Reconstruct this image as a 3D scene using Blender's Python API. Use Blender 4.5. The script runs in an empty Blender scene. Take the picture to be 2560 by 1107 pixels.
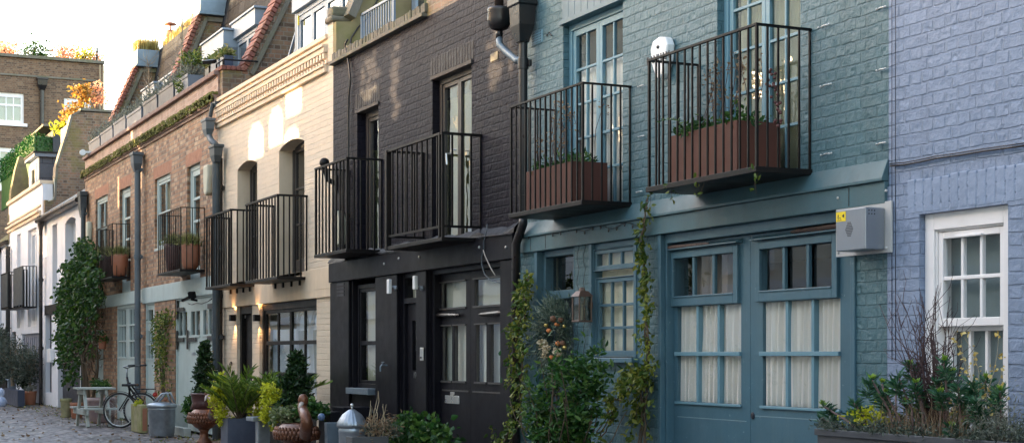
import bpy, math, random
import numpy as np
from mathutils import Vector
R = math.radians
PI = math.pi
sc = bpy.context.scene
col = sc.collection
# ------------------------------------------------------------------ camera
# the row of houses stands on the plane y = 0, the street runs along x, the camera stands in the street at y = -6.5
CAM_D, CAM_H, FPX, HOR = 6.5, 1.37, 3900.0, 887.0
AX = R(25.0); SA, CA = math.sin(AX), math.cos(AX)
cam_d = bpy.data.cameras.new('camera'); cam = bpy.data.objects.new('camera', cam_d); col.objects.link(cam)
cam.location = (0, -CAM_D, CAM_H)
cam.rotation_euler = (R(90), 0, R(65))
cam_d.sensor_width = 36; cam_d.lens = FPX / 2560 * 36
cam_d.shift_y = (HOR - 553.5) / 2560
cam_d.clip_end = 2000; cam_d.clip_start = 0.1
sc.camera = cam
# ------------------------------------------------------------------ sky and sun
SUN_DIR = Vector((0.50, 0.80, -0.1326)).normalized()      # the way the light travels
sun_el = math.asin(-SUN_DIR.z)
world = bpy.data.worlds.new('World'); sc.world = world; world.use_nodes = True
nt = world.node_tree; nt.nodes.clear()
sky = nt.nodes.new('ShaderNodeTexSky'); sky.sky_type = 'NISHITA'; sky.sun_disc = False
sky.sun_elevation = sun_el
sky.sun_rotation = math.atan2(-SUN_DIR.x, -SUN_DIR.y)
sky.air_density = 1.0; sky.dust_density = 2.5; sky.ozone_density = 1.0; sky.altitude = 0
bg = nt.nodes.new('ShaderNodeBackground'); bg.inputs['Strength'].default_value = 0.15
wo = nt.nodes.new('ShaderNodeOutputWorld')
wb_ = nt.nodes.new('ShaderNodeMix'); wb_.data_type = 'RGBA'; wb_.blend_type = 'MULTIPLY'; wb_.inputs[0].default_value = 1.0
wb_.inputs[7].default_value = (1.09, 0.975, 0.93, 1)          # camera white balance for shade
nt.links.new(sky.outputs[0], wb_.inputs[6]); nt.links.new(wb_.outputs[2], bg.inputs[0]); nt.links.new(bg.outputs[0], wo.inputs[0])
sun_l = bpy.data.lights.new('sun', 'SUN'); sun = bpy.data.objects.new('sun', sun_l); col.objects.link(sun)
sun_l.energy = 2.0; sun_l.angle = R(0.5); sun_l.color = (1.0, 0.74, 0.44)
sun.rotation_euler = SUN_DIR.to_track_quat('-Z', 'Y').to_euler()
sc.view_settings.view_transform = 'Standard'; sc.view_settings.look = 'None'
sc.view_settings.gamma = 1.0; sc.view_settings.exposure = 3.45
sc.cycles.max_bounces = 8; sc.cycles.transparent_max_bounces = 16
sc.cycles.use_denoising = True
sc.cycles.caustics_reflective = False; sc.cycles.caustics_refractive = False
rnd = random.Random(7)
nrg = np.random.default_rng(11)
# ------------------------------------------------------------------ picture measurements to places on a known plane
def fx(px, y=0.0):
    t = (px - 1280) / FPX
    return -(CAM_D + y) * (CA - t * SA) / (t * CA + SA)
def dep(X, y=0.0): return -X * CA + (CAM_D + y) * SA
def pz(X, y, py): return CAM_H + (HOR - py) * dep(X, y) / FPX
def fz(px, py, y=0.0): return pz(fx(px, y), y, py)
def fy(px, X):
    t = (px - 1280) / FPX
    return (-t * X * CA - X * SA) / (CA - t * SA) - CAM_D
def gp(px, py):
    d = CAM_H * FPX / (py - HOR); r = (px - 1280) / FPX * d
    return (-d * CA + r * SA, d * SA + r * CA - CAM_D)
# ------------------------------------------------------------------ mesh helpers
class MB:
    def __init__(s): s.v = []; s.f = []
    def add(s, vs, fs):
        n = len(s.v); s.v += [tuple(v) for v in vs]; s.f += [tuple(i + n for i in f) for f in fs]; return s
    def box(s, x0, x1, y0, y1, z0, z1):
        if x0 > x1: x0, x1 = x1, x0
        if y0 > y1: y0, y1 = y1, y0
        if z0 > z1: z0, z1 = z1, z0
        return s.add([(x0,y0,z0),(x1,y0,z0),(x1,y1,z0),(x0,y1,z0),(x0,y0,z1),(x1,y0,z1),(x1,y1,z1),(x0,y1,z1)],
                     [(0,3,2,1),(4,5,6,7),(0,1,5,4),(1,2,6,5),(2,3,7,6),(3,0,4,7)])
    def rbox(s, c, half, rot):
        m = rot
        vs = [];
        for a in (-1,1):
            for b in (-1,1):
                for d in (-1,1):
                    vs.append(Vector(c) + m @ Vector((a*half[0], b*half[1], d*half[2])))
        return s.add(vs, [(0,1,3,2),(4,6,7,5),(0,4,5,1),(2,3,7,6),(0,2,6,4),(1,5,7,3)])
    def bar(s, a, b, w, h=None):
        a, b = Vector(a), Vector(b); h = h or w
        d = b - a; q = d.to_track_quat('X', 'Z').to_matrix()
        return s.rbox((a + b) / 2, (d.length / 2, w / 2, h / 2), q)
    def prism(s, poly, axis, a0, a1):
        # poly: list of 2D points; axis 'x': points are (y,z); 'y': (x,z); 'z': (x,y)
        def P(p, a):
            return (a, p[0], p[1]) if axis == 'x' else ((p[0], a, p[1]) if axis == 'y' else (p[0], p[1], a))
        n = len(poly)
        vs = [P(p, a0) for p in poly] + [P(p, a1) for p in poly]
        fs = [tuple(range(n)), tuple(range(2*n-1, n-1, -1))]
        fs += [(i, i+n, (i+1) % n + n, (i+1) % n) for i in range(n)]
        return s.add(vs, fs)
    def tube(s, pts, r, n=8, cap=True):
        pts = [Vector(p) for p in pts]; m = len(pts)
        rs = r if isinstance(r, (list, tuple)) else [r] * m
        vs = []; up = Vector((0, 0, 1)); prev = None
        for i, p in enumerate(pts):
            d = (pts[min(i+1, m-1)] - pts[max(i-1, 0)]).normalized()
            if prev is None:
                a = d.cross(up)
                if a.length < 1e-3: a = d.cross(Vector((1, 0, 0)))
            else:
                a = prev - d * prev.dot(d)
                if a.length < 1e-4: a = d.cross(up)
            a.normalize(); prev = a; b = d.cross(a)
            for k in range(n):
                t = 2 * PI * k / n
                vs.append(p + (a * math.cos(t) + b * math.sin(t)) * rs[i])
        fs = []
        for i in range(m - 1):
            for k in range(n):
                fs.append((i*n+k, i*n+(k+1) % n, (i+1)*n+(k+1) % n, (i+1)*n+k))
        if cap: fs += [tuple(range(n-1, -1, -1)), tuple((m-1)*n + k for k in range(n))]
        return s.add(vs, fs)
    def lathe(s, prof, c=(0,0,0), n=24, sx=1.0, sy=1.0, flute=0.0, nf=0):
        vs = []; m = len(prof)
        for (r, z) in prof:
            for k in range(n):
                t = 2*PI*k/n; rr = r * (1 + flute * math.cos(nf * t))
                vs.append((c[0] + rr*math.cos(t)*sx, c[1] + rr*math.sin(t)*sy, c[2] + z))
        fs = []
        for i in range(m-1):
            for k in range(n):
                fs.append((i*n+k, i*n+(k+1) % n, (i+1)*n+(k+1) % n, (i+1)*n+k))
        fs += [tuple(range(n-1, -1, -1)), tuple((m-1)*n + k for k in range(n))]
        return s.add(vs, fs)
    def ball(s, c, r, n=8, sz=1.0):
        prof = [(max(1e-4, r*math.sin(PI*i/(n//2+2))), -r*sz*math.cos(PI*i/(n//2+2))) for i in range(n//2+3)]
        return s.lathe(prof, c, n)
    def build(s, name, m, parent=None, smooth=False, bevel=0.0, label=None, segs=2):
        me = bpy.data.meshes.new(name); me.from_pydata(s.v, [], s.f); me.update()
        o = bpy.data.objects.new(name, me); col.objects.link(o)
        if m: me.materials.append(m)
        if smooth: me.polygons.foreach_set('use_smooth', [True] * len(me.polygons))
        if bevel:
            b = o.modifiers.new('bevel', 'BEVEL'); b.width = bevel; b.segments = segs; b.limit_method = 'ANGLE'; b.angle_limit = R(50)
        if parent: o.parent = parent
        if label: o['label'] = label
        return o
def empty(name, loc, label, cat, group=None):
    o = bpy.data.objects.new(name, None); col.objects.link(o); o.location = (0, 0, 0)
    o.empty_display_size = 0.2
    o['label'] = label; o['category'] = cat
    if group: o['group'] = group
    return o
def tag(o, label, cat, group=None, kind=None):
    if label: o['label'] = label
    if cat: o['category'] = cat
    if group: o['group'] = group
    if kind: o['kind'] = kind
    return o
def struct(o): o['kind'] = 'structure'; return o
# ------------------------------------------------------------------ materials
def mat(name):
    m = bpy.data.materials.new(name); m.use_nodes = True; n = m.node_tree; n.nodes.clear()
    o = n.nodes.new('ShaderNodeOutputMaterial'); b = n.nodes.new('ShaderNodeBsdfPrincipled')
    n.links.new(b.outputs[0], o.inputs[0]); return m, n, b, o
def N(n, t, **kw):
    x = n.nodes.new(t)
    for k, v in kw.items():
        if k in x.inputs: x.inputs[k].default_value = v
        else: setattr(x, k, v)
    return x
def mixc(n, fac, a, b, mode='MIX'):
    x = n.nodes.new('ShaderNodeMix'); x.data_type = 'RGBA'; x.blend_type = mode; x.clamp_factor = True
    for sock, val in ((x.inputs[0], fac), (x.inputs[6], a), (x.inputs[7], b)):
        if hasattr(val, 'links') or isinstance(val, bpy.types.NodeSocket): n.links.new(val, sock)
        else: sock.default_value = val if isinstance(val, (int, float)) else (*val, 1)[:4]
    return x.outputs[2]
def math_(n, op, a, b=0.0, c=0.0):
    x = n.nodes.new('ShaderNodeMath'); x.operation = op
    for i, v in enumerate((a, b, c)):
        if isinstance(v, bpy.types.NodeSocket): n.links.new(v, x.inputs[i])
        else: x.inputs[i].default_value = v
    return x.outputs[0]
def noise(n, vec, scale, detail=4, rough=0.55):
    x = N(n, 'ShaderNodeTexNoise', Scale=scale, Detail=detail, Roughness=rough)
    n.links.new(vec, x.inputs['Vector']); return x
def ramp(n, fac, pts):
    x = n.nodes.new('ShaderNodeValToRGB'); e = x.color_ramp.elements
    while len(e) < len(pts): e.new(0.5)
    for i, (p, c) in enumerate(pts):
        e[i].position = p; e[i].color = (*c, 1) if len(c) == 3 else c
    n.links.new(fac, x.inputs[0]); return x.outputs[0]
def pos(n):
    return n.nodes.new('ShaderNodeNewGeometry').outputs['Position']
def bump(n, b, h, dist=1.0, strength=1.0):
    x = n.nodes.new('ShaderNodeBump'); x.inputs['Distance'].default_value = dist; x.inputs['Strength'].default_value = strength
    n.links.new(h, x.inputs['Height']); n.links.new(x.outputs[0], b.inputs['Normal'])
def plain(name, c, rough=0.5, metal=0.0, var=0.12, vs=3.0, bmp=0.0015, bs=25.0, c2=None, spec=0.5, dirt=None, dirt_amt=0.5, streak=False, chips=None):
    m, n, b, o = mat(name); p = pos(n)
    nz = noise(n, p, vs, 5)
    c2 = c2 or tuple(x * (1 - 2.2 * var) for x in c)
    colr = mixc(n, nz.outputs[0], tuple(min(1, x * (1 + var)) for x in c), c2)
    if dirt:
        q = p
        if streak:
            mp = n.nodes.new('ShaderNodeMapping'); mp.inputs['Scale'].default_value = (6, 6, 0.5); n.links.new(p, mp.inputs[0]); q = mp.outputs[0]
        d = noise(n, q, 2.3 if not streak else 1.2, 7, 0.65)
        f = ramp(n, d.outputs[0], [(0.45, (0, 0, 0)), (0.75, (1, 1, 1))])
        f = math_(n, 'MULTIPLY', f, dirt_amt)
        colr = mixc(n, f, colr, dirt)
    if chips:
        c1_ = noise(n, p, 26, 5, .7); colr = mixc(n, math_(n, 'MULTIPLY', ramp(n, c1_.outputs[0], [(0.655, (0, 0, 0)), (0.69, (1, 1, 1))]), 0.6), colr, chips)
        c2_ = noise(n, p, 7, 7, .75); colr = mixc(n, math_(n, 'MULTIPLY', ramp(n, c2_.outputs[0], [(0.60, (0, 0, 0)), (0.66, (1, 1, 1))]), 0.35), colr, tuple(x * .5 for x in c))
    n.links.new(colr, b.inputs['Base Color'])
    rr = noise(n, p, 6, 3)
    r_ = math_(n, 'MULTIPLY_ADD', rr.outputs[0], 0.25, rough - 0.12); n.links.new(r_, b.inputs['Roughness'])
    b.inputs['Metallic'].default_value = metal; b.inputs['Specular IOR Level'].default_value = spec
    if bmp:
        hb = noise(n, p, bs, 4); bump(n, b, hb.outputs[0], bmp)
    return m
def brick(name, cols, mortar, painted=None, msize=0.009, depth=0.006, row=0.077, wid=0.222, rough=0.6, dirt=None, dirt_amt=0.4, spec=0.4, lump=0.006, wob=0.012, moss=None, jit=0.006):
    """cols: dark/mid/light brick colours (bare) ; painted: one paint colour over bricks and joints"""
    m, n, b, o = mat(name); p = pos(n)
    sx = n.nodes.new('ShaderNodeSeparateXYZ'); n.links.new(p, sx.inputs[0])
    u = math_(n, 'ADD', sx.outputs[0], sx.outputs[1])
    cx = n.nodes.new('ShaderNodeCombineXYZ'); n.links.new(u, cx.inputs[0]); n.links.new(sx.outputs[2], cx.inputs[1])
    dn = noise(n, p, 3.5, 4); dv = n.nodes.new('ShaderNodeVectorMath'); dv.operation = 'SUBTRACT'
    n.links.new(dn.outputs['Color'], dv.inputs[0]); dv.inputs[1].default_value = (0.5, 0.5, 0.5)
    ds = n.nodes.new('ShaderNodeVectorMath'); ds.operation = 'SCALE'; n.links.new(dv.outputs[0], ds.inputs[0]); ds.inputs[3].default_value = wob * 2
    dn2 = noise(n, p, 22, 3); dv2 = n.nodes.new('ShaderNodeVectorMath'); dv2.operation = 'SUBTRACT'
    n.links.new(dn2.outputs['Color'], dv2.inputs[0]); dv2.inputs[1].default_value = (0.5, 0.5, 0.5)
    ds2 = n.nodes.new('ShaderNodeVectorMath'); ds2.operation = 'SCALE'; n.links.new(dv2.outputs[0], ds2.inputs[0]); ds2.inputs[3].default_value = wob * 0.9
    av = n.nodes.new('ShaderNodeVectorMath'); av.operation = 'ADD'; n.links.new(cx.outputs[0], av.inputs[0]); n.links.new(ds.outputs[0], av.inputs[1])
    av2 = n.nodes.new('ShaderNodeVectorMath'); av2.operation = 'ADD'; n.links.new(av.outputs[0], av2.inputs[0]); n.links.new(ds2.outputs[0], av2.inputs[1])
    bt = N(n, 'ShaderNodeTexBrick'); bt.offset = 0.5; bt.squash = 0.5; bt.squash_frequency = 2
    n.links.new(av2.outputs[0], bt.inputs['Vector'])
    for k, v in (('Scale', 1.0), ('Mortar Size', msize), ('Mortar Smooth', 0.45 if painted else 0.25), ('Bias', 0.0), ('Brick Width', wid), ('Row Height', row)):
        bt.inputs[k].default_value = v
    bt.inputs['Color1'].default_value = (0, 0, 0, 1); bt.inputs['Color2'].default_value = (1, 1, 1, 1); bt.inputs['Mortar'].default_value = (0.5, 0.5, 0.5, 1)
    rndb = bt.outputs['Color']; mort = bt.outputs['Fac']
    big = noise(n, p, 0.9, 5); fine = noise(n, p, 60, 5, 0.7); mid = noise(n, p, 14, 5, 0.6)
    if painted:
        c = mixc(n, big.outputs[0], tuple(x * 1.12 for x in painted), tuple(x * 0.84 for x in painted))
        c = mixc(n, math_(n, 'MULTIPLY', mid.outputs[0], 0.35), c, tuple(x * 0.7 for x in painted))
        c = mixc(n, math_(n, 'MULTIPLY', rndb, 0.28), c, tuple(x * 0.72 for x in painted))
        sp_ = noise(n, p, 38, 3, .7); c = mixc(n, math_(n, 'MULTIPLY', ramp(n, sp_.outputs[0], [(0.64, (0, 0, 0)), (0.70, (1, 1, 1))]), 0.55), c, tuple(min(.8, x * 1.6 + .004) for x in painted))
        sp2 = noise(n, p, 19, 5, .75); c = mixc(n, math_(n, 'MULTIPLY', ramp(n, sp2.outputs[0], [(0.66, (0, 0, 0)), (0.72, (1, 1, 1))]), 0.7), c, tuple(x * .45 for x in painted))
    else:
        cr = ramp(n, rndb, [(0.0, cols[0]), (0.35, cols[1]), (0.7, cols[2]), (1.0, cols[3] if len(cols) > 3 else cols[2])])
        cr = mixc(n, math_(n, 'MULTIPLY', mid.outputs[0], 0.7), cr, tuple(x * 0.45 for x in cols[1]))
        cr = mixc(n, math_(n, 'MULTIPLY', ramp(n, fine.outputs[0], [(0.5, (0, 0, 0)), (0.7, (1, 1, 1))]), 0.3), cr, mortar)
        c = mixc(n, mort, cr, mortar)
    if dirt:
        mp = n.nodes.new('ShaderNodeMapping'); mp.inputs['Scale'].default_value = (2.2, 2.2, 0.35); n.links.new(p, mp.inputs[0])
        d = noise(n, mp.outputs[0], 1.0, 8, 0.68)
        f = math_(n, 'MULTIPLY', ramp(n, d.outputs[0], [(0.46, (0, 0, 0)), (0.7, (1, 1, 1))]), dirt_amt)
        c = mixc(n, f, c, dirt)
    if moss:
        d = noise(n, p, 1.6, 7, 0.7)
        f = math_(n, 'MULTIPLY', ramp(n, d.outputs[0], [(0.5, (0, 0, 0)), (0.62, (1, 1, 1))]), 0.75)
        c = mixc(n, f, c, moss)
    n.links.new(c, b.inputs['Base Color'])
    b.inputs['Roughness'].default_value = rough; b.inputs['Specular IOR Level'].default_value = spec
    h = math_(n, 'MULTIPLY', mort, -depth)
    h = math_(n, 'MULTIPLY_ADD', rndb, jit, h)
    h = math_(n, 'MULTIPLY_ADD', mid.outputs[0], lump * 1.6, h)
    h = math_(n, 'MULTIPLY_ADD', fine.outputs[0], 0.0014, h)
    v = N(n, 'ShaderNodeTexVoronoi', Scale=9.0); v.feature = 'F1'; n.links.new(p, v.inputs['Vector'])
    dent = ramp(n, v.outputs['Distance'], [(0.0, (1, 1, 1)), (0.22, (0, 0, 0))])
    h = math_(n, 'MULTIPLY_ADD', dent, -0.006, h)
    bump(n, b, h, 1.0, 1.0)
    return m
def glass(name, tint=(0.96, 0.98, 0.98), wav=0.0006, refl=1.0):
    m, n, b, o = mat(name); n.nodes.remove(b); p = pos(n)
    tr = N(n, 'ShaderNodeBsdfTransparent'); tr.inputs[0].default_value = (*tint, 1)
    gl = N(n, 'ShaderNodeBsdfGlossy', Roughness=0.015); gl.inputs[0].default_value = (1, 1, 1, 1)
    nz = noise(n, p, 3.0, 2); bp = n.nodes.new('ShaderNodeBump'); bp.inputs['Distance'].default_value = wav
    n.links.new(nz.outputs[0], bp.inputs['Height']); n.links.new(bp.outputs[0], gl.inputs['Normal'])
    fr = N(n, 'ShaderNodeFresnel', IOR=1.5)
    f = math_(n, 'MULTIPLY_ADD', fr.outputs[0], 1.25 * refl, 0.02)
    bk_ = n.nodes.new('ShaderNodeNewGeometry').outputs['Backfacing']
    f = math_(n, 'MINIMUM', math_(n, 'MULTIPLY', f, math_(n, 'SUBTRACT', 1.0, bk_)), 1.0)
    mx = n.nodes.new('ShaderNodeMixShader'); n.links.new(f, mx.inputs[0]); n.links.new(tr.outputs[0], mx.inputs[1]); n.links.new(gl.outputs[0], mx.inputs[2])
    n.links.new(mx.outputs[0], o.inputs[0]); return m
def leafm(name, c1, c2, c3=None, trans=0.35, rough=0.45, spec=0.4):
    m, n, b, o = mat(name)
    g = n.nodes.new('ShaderNodeNewGeometry')
    c = ramp(n, g.outputs['Random Per Island'], [(0.0, c1), (0.55, c2), (1.0, c3 or c2)])
    n.links.new(c, b.inputs['Base Color']); b.inputs['Roughness'].default_value = rough; b.inputs['Specular IOR Level'].default_value = spec
    t = N(n, 'ShaderNodeBsdfTranslucent'); n.links.new(c, t.inputs[0])
    mx = n.nodes.new('ShaderNodeMixShader'); mx.inputs[0].default_value = trans
    n.links.new(b.outputs[0], mx.inputs[1]); n.links.new(t.outputs[0], mx.inputs[2]); n.links.new(mx.outputs[0], o.inputs[0])
    return m
TEALC = (0.078, 0.162, 0.188); BLUEC = (0.225, 0.288, 0.405); BLACKC = (0.030, 0.029, 0.037); CREAMC = (0.66, 0.54, 0.40)
M = dict(
 teal_brick=brick('teal painted brick', None, None, painted=TEALC, rough=0.45, depth=0.012, msize=0.009, lump=.010, dirt=(0.05, 0.085, 0.09), dirt_amt=0.4),
 blue_brick=brick('blue painted brick', None, None, painted=BLUEC, rough=0.5, depth=0.012, msize=0.009, dirt=(0.14, 0.16, 0.22), dirt_amt=0.3, lump=0.011),
 black_brick=brick('black painted brick', None, None, painted=(0.0120, 0.0105, 0.0180), rough=0.5, depth=0.012, msize=0.010, spec=0.10, dirt=(0.022, 0.019, 0.016), dirt_amt=0.35, lump=0.009),
 cream_brick=brick('cream painted brick', None, None, painted=(0.72, 0.585, 0.435), rough=0.6, depth=0.007, msize=0.009, lump=0.005),
 red_brick=brick('weathered orange brick', [(0.09, 0.042, 0.025), (0.38, 0.170, 0.078), (0.54, 0.28, 0.14), (0.62, 0.44, 0.28)], (0.22, 0.16, 0.11), dirt=(0.075, 0.045, 0.03), dirt_amt=0.5, msize=0.011),
 parapet_brick=brick('pink rendered parapet brick', [(0.30, 0.17, 0.12), (0.42, 0.24, 0.17), (0.5, 0.33, 0.25)], (0.40, 0.30, 0.24), dirt=(0.13, 0.08, 0.06), dirt_amt=0.7, depth=0.002, msize=0.006),
 stock_brick=brick('brown stock brick', [(0.09, 0.050, 0.030), (0.21, 0.115, 0.062), (0.31, 0.19, 0.105), (0.36, 0.16, 0.09)], (0.24, 0.19, 0.14), dirt=(0.06, 0.045, 0.03), dirt_amt=0.5, moss=(0.16, 0.13, 0.035)),
 far_brick=brick('far brown brick', [(0.07, 0.036, 0.020), (0.16, 0.080, 0.042), (0.24, 0.13, 0.07), (0.30, 0.18, 0.10)], (0.20, 0.15, 0.10), dirt=(0.09, 0.05, 0.03), dirt_amt=0.35),
 white_brick=brick('white painted brick', None, None, painted=(0.74, 0.74, 0.77), rough=0.6, depth=0.003, msize=0.006, lump=0.003, dirt=(0.42, 0.40, 0.36), dirt_amt=0.25),
 teal=plain('teal gloss paint', (0.062, 0.138, 0.180), rough=0.36, var=0.12, bmp=0.0016, bs=14, chips=(0.20, 0.28, 0.30), dirt=(0.11, 0.18, 0.20), dirt_amt=0.4, streak=True),
 teal_fascia=plain('teal fascia paint', (0.070, 0.145, 0.165), rough=0.45, var=0.14, bmp=0.004, bs=8, chips=(0.16, 0.22, 0.23), dirt=(0.07, 0.10, 0.11), dirt_amt=0.5, streak=True),
 teal_frame=plain('teal window paint', (0.14, 0.27, 0.33), rough=0.35, var=0.06, bmp=0.0006),
 door_grey=plain('dark slate door paint', (0.055, 0.085, 0.105), rough=0.4, var=0.06, bmp=0.0006),
 blue=plain('blue reveal paint', (0.19, 0.245, 0.40), rough=0.5, bmp=0.003, bs=14),
 black=plain('black gloss paint', (0.0060, 0.0058, 0.0095), rough=0.42, var=0.2, bmp=0.002, bs=9, spec=.18, chips=(0.035, 0.033, 0.036), dirt=(0.017, 0.016, 0.019), dirt_amt=0.6, streak=True),
 iron=plain('black iron', (0.0065, 0.006, 0.006), rough=0.45, spec=.2, bmp=0.0008, bs=80, dirt=(0.05, 0.026, 0.016), dirt_amt=0.35),
 cream=plain('cream render', (0.72, 0.56, 0.39), rough=0.7, bmp=0.003, bs=9, dirt=(0.40, 0.30, 0.20), dirt_amt=0.35, streak=True),
 cream_trim=plain('cream moulding', (0.72, 0.56, 0.40), rough=0.65, bmp=0.002, bs=14, dirt=(0.42, 0.31, 0.18), dirt_amt=0.45),
 tan=plain('tan mossy render', (0.30, 0.235, 0.12), rough=0.85, bmp=0.006, bs=10, var=0.2, dirt=(0.20, 0.19, 0.05), dirt_amt=0.8),
 mossy=plain('mossy render', (0.20, 0.165, 0.09), rough=0.9, bmp=0.012, bs=8, var=0.3, dirt=(0.24, 0.23, 0.07), dirt_amt=0.8),
 white=plain('white gloss paint', (0.84, 0.81, 0.80), rough=0.35, var=0.05, bmp=0.0008, dirt=(0.5, 0.47, 0.42), dirt_amt=0.25),
 white_wall=plain('white wall render', (0.72, 0.71, 0.73), rough=0.7, var=0.06, bmp=0.003, bs=9, dirt=(0.40, 0.37, 0.32), dirt_amt=0.3, streak=True),
 sage=plain('pale sage paint', (0.46, 0.53, 0.50), rough=0.42, chips=(0.62, 0.64, 0.58), var=0.05, bmp=0.001, dirt=(0.28, 0.31, 0.28), dirt_amt=0.35, streak=True),
 grey_door=plain('grey garage paint', (0.20, 0.22, 0.24), rough=0.5, bmp=0.001),
 dark_wood=plain('dark stained wood', (0.040, 0.032, 0.028), rough=0.4, bmp=0.001),
 slate=brick('slate cladding', [(0.012, 0.014, 0.018), (0.022, 0.025, 0.031), (0.038, 0.041, 0.048)], (0.008, 0.008, 0.009), row=0.26, wid=0.42, msize=0.012, depth=0.02, wob=0.004, dirt=(0.04, 0.04, 0.032), dirt_amt=0.4, spec=.1, rough=.75),
 lead=plain('lead sheet', (0.13, 0.155, 0.19), rough=0.45, var=0.2, bmp=0.004, bs=6, metal=0.3),
 dormer=plain('blue grey dormer paint', (0.22, 0.27, 0.33), rough=0.45, bmp=0.001),
 pipe=plain('dark grey green pipe paint', (0.025, 0.038, 0.048), rough=0.4, bmp=0.002, bs=20, dirt=(0.10, 0.12, 0.12), dirt_amt=0.4),
 pipe_grey=plain('grey pipe paint', (0.085, 0.105, 0.12), rough=0.42, bmp=0.002, bs=20, dirt=(0.2, 0.2, 0.19), dirt_amt=0.4),
 pipe_black=plain('black pipe paint', (0.011, 0.010, 0.011), rough=0.3, bmp=0.0015, bs=18, dirt=(0.10, 0.055, 0.035), dirt_amt=0.35),
 galv=plain('galvanised steel', (0.42, 0.46, 0.50), rough=0.38, metal=0.75, var=0.25, vs=9, bmp=0.002, bs=6, dirt=(0.22, 0.24, 0.26), dirt_amt=0.5),
 galv_dull=plain('dull zinc', (0.20, 0.25, 0.29), rough=0.5, metal=0.5, var=0.2, vs=5, bmp=0.002, bs=6),
 steel=plain('brushed steel box', (0.27, 0.295, 0.33), rough=0.35, metal=0.55, var=0.08, bmp=0.0008, dirt=(0.28, 0.29, 0.31), dirt_amt=0.4, streak=True),
 silver=plain('bright metal', (0.62, 0.62, 0.60), rough=0.3, metal=0.8, bmp=0.001),
 rust=plain('rusty cast iron', (0.20, 0.075, 0.035), rough=0.36, metal=0.35, var=0.35, vs=7, bmp=0.008, bs=22, dirt=(0.07, 0.03, 0.02), dirt_amt=0.8),
 corten=plain('corten steel', (0.100, 0.031, 0.019), rough=0.6, var=0.15, vs=2.2, bmp=0.001, dirt=(0.13, 0.038, 0.016), dirt_amt=0.7, streak=True),
 rust_arm=plain('rusty brown iron', (0.06, 0.033, 0.026), rough=0.5, bmp=0.004, bs=50),
 terra=plain('terracotta', (0.33, 0.115, 0.055), rough=0.6, var=0.12, bmp=0.003, bs=20, dirt=(0.38, 0.26, 0.2), dirt_amt=0.3),
 terra_dark=plain('dark glazed pot', (0.09, 0.035, 0.03), rough=0.3, bmp=0.003),
 tile=plain('red clay tile', (0.26, 0.085, 0.06), rough=0.75, var=0.3, vs=6, bmp=0.006, bs=18, dirt=(0.15, 0.12, 0.05), dirt_amt=0.5),
 coping=plain('mossy stone coping', (0.19, 0.165, 0.13), rough=0.85, var=0.25, bmp=0.012, bs=14, dirt=(0.10, 0.11, 0.03), dirt_amt=0.8),
 pinkcop=plain('pink coping', (0.25, 0.155, 0.125), rough=0.8, var=0.2, bmp=0.006, bs=14, dirt=(0.12, 0.08, 0.06), dirt_amt=0.6),
 moss=plain('moss', (0.19, 0.19, 0.03), rough=0.95, var=0.4, vs=10, bmp=0.02, bs=25, dirt=(0.07, 0.045, 0.015), dirt_amt=0.9),
 navy=plain('navy planter glaze', (0.028, 0.040, 0.075), rough=0.35, bmp=0.001),
 slatebox=plain('slate grey planter', (0.060, 0.070, 0.105), rough=0.42, var=0.15, bmp=0.002, bs=8, dirt=(0.17, 0.19, 0.23), dirt_amt=0.4),
 trough=plain('fibreclay trough', (0.055, 0.058, 0.068), rough=0.55, var=0.2, bmp=0.003, bs=20, dirt=(0.13, 0.13, 0.13), dirt_amt=0.4),
 leadplanter=plain('lead planter', (0.085, 0.085, 0.085), rough=0.5, bmp=0.002),
 roofbox=plain('grey roof trough', (0.13, 0.145, 0.17), rough=0.5, var=0.2, vs=1.3, bmp=0.002, dirt=(0.10, 0.095, 0.08), dirt_amt=0.5),
 bench=plain('weathered painted timber', (0.42, 0.44, 0.40), rough=0.7, var=0.15, bmp=0.003, bs=20, dirt=(0.25, 0.23, 0.17), dirt_amt=0.6),
 mossbox=plain('mossy rusted tin', (0.33, 0.29, 0.15), rough=0.8, var=0.3, vs=8, bmp=0.008, bs=25, dirt=(0.17, 0.17, 0.02), dirt_amt=0.9),
 rubber=plain('black rubber', (0.015, 0.015, 0.016), rough=0.6, bmp=0.0005),
 bike=plain('black bicycle enamel', (0.010, 0.010, 0.012), rough=0.25, bmp=0),
 soil=plain('soil', (0.045, 0.028, 0.018), rough=0.95, var=0.3, vs=20, bmp=0.02, bs=30),
 blind=plain('grey blind', (0.14, 0.185, 0.195), rough=0.7, var=0.03, bmp=0),
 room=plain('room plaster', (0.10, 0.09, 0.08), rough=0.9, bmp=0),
 ceil=plain('interior timber floor', (0.09, 0.07, 0.05), rough=0.8, bmp=0),
 plastic=plain('white plastic', (0.80, 0.80, 0.78), rough=0.3, var=0.02, bmp=0),
 ivory=plain('aged ivory plastic', (0.52, 0.50, 0.38), rough=0.5, var=0.1, bmp=0.001),
 ink=plain('black lettering', (0.02, 0.02, 0.03), rough=0.5, bmp=0),
 yellow=plain('yellow sticker', (0.85, 0.62, 0.01), rough=0.4, var=0.02, bmp=0),
 bark=plain('bark', (0.11, 0.075, 0.045), rough=0.9, var=0.3, bmp=0.01, bs=30),
 bark_pale=plain('pale bark', (0.30, 0.235, 0.16), rough=0.9, var=0.25, bmp=0.01, bs=30),
 twig=plain('dark bare twig', (0.060, 0.028, 0.026), rough=0.7, bmp=0.001),
 straw=plain('straw stem', (0.38, 0.30, 0.19), rough=0.8, bmp=0.001),
 blossom=plain('dried flower', (0.62, 0.50, 0.33), rough=0.8, bmp=0.003),
 orange=plain('dried orange', (0.62, 0.20, 0.05), rough=0.6, bmp=0.003),
 gold=plain('gold bauble', (0.70, 0.52, 0.16), rough=0.25, metal=0.7, bmp=0),
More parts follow.
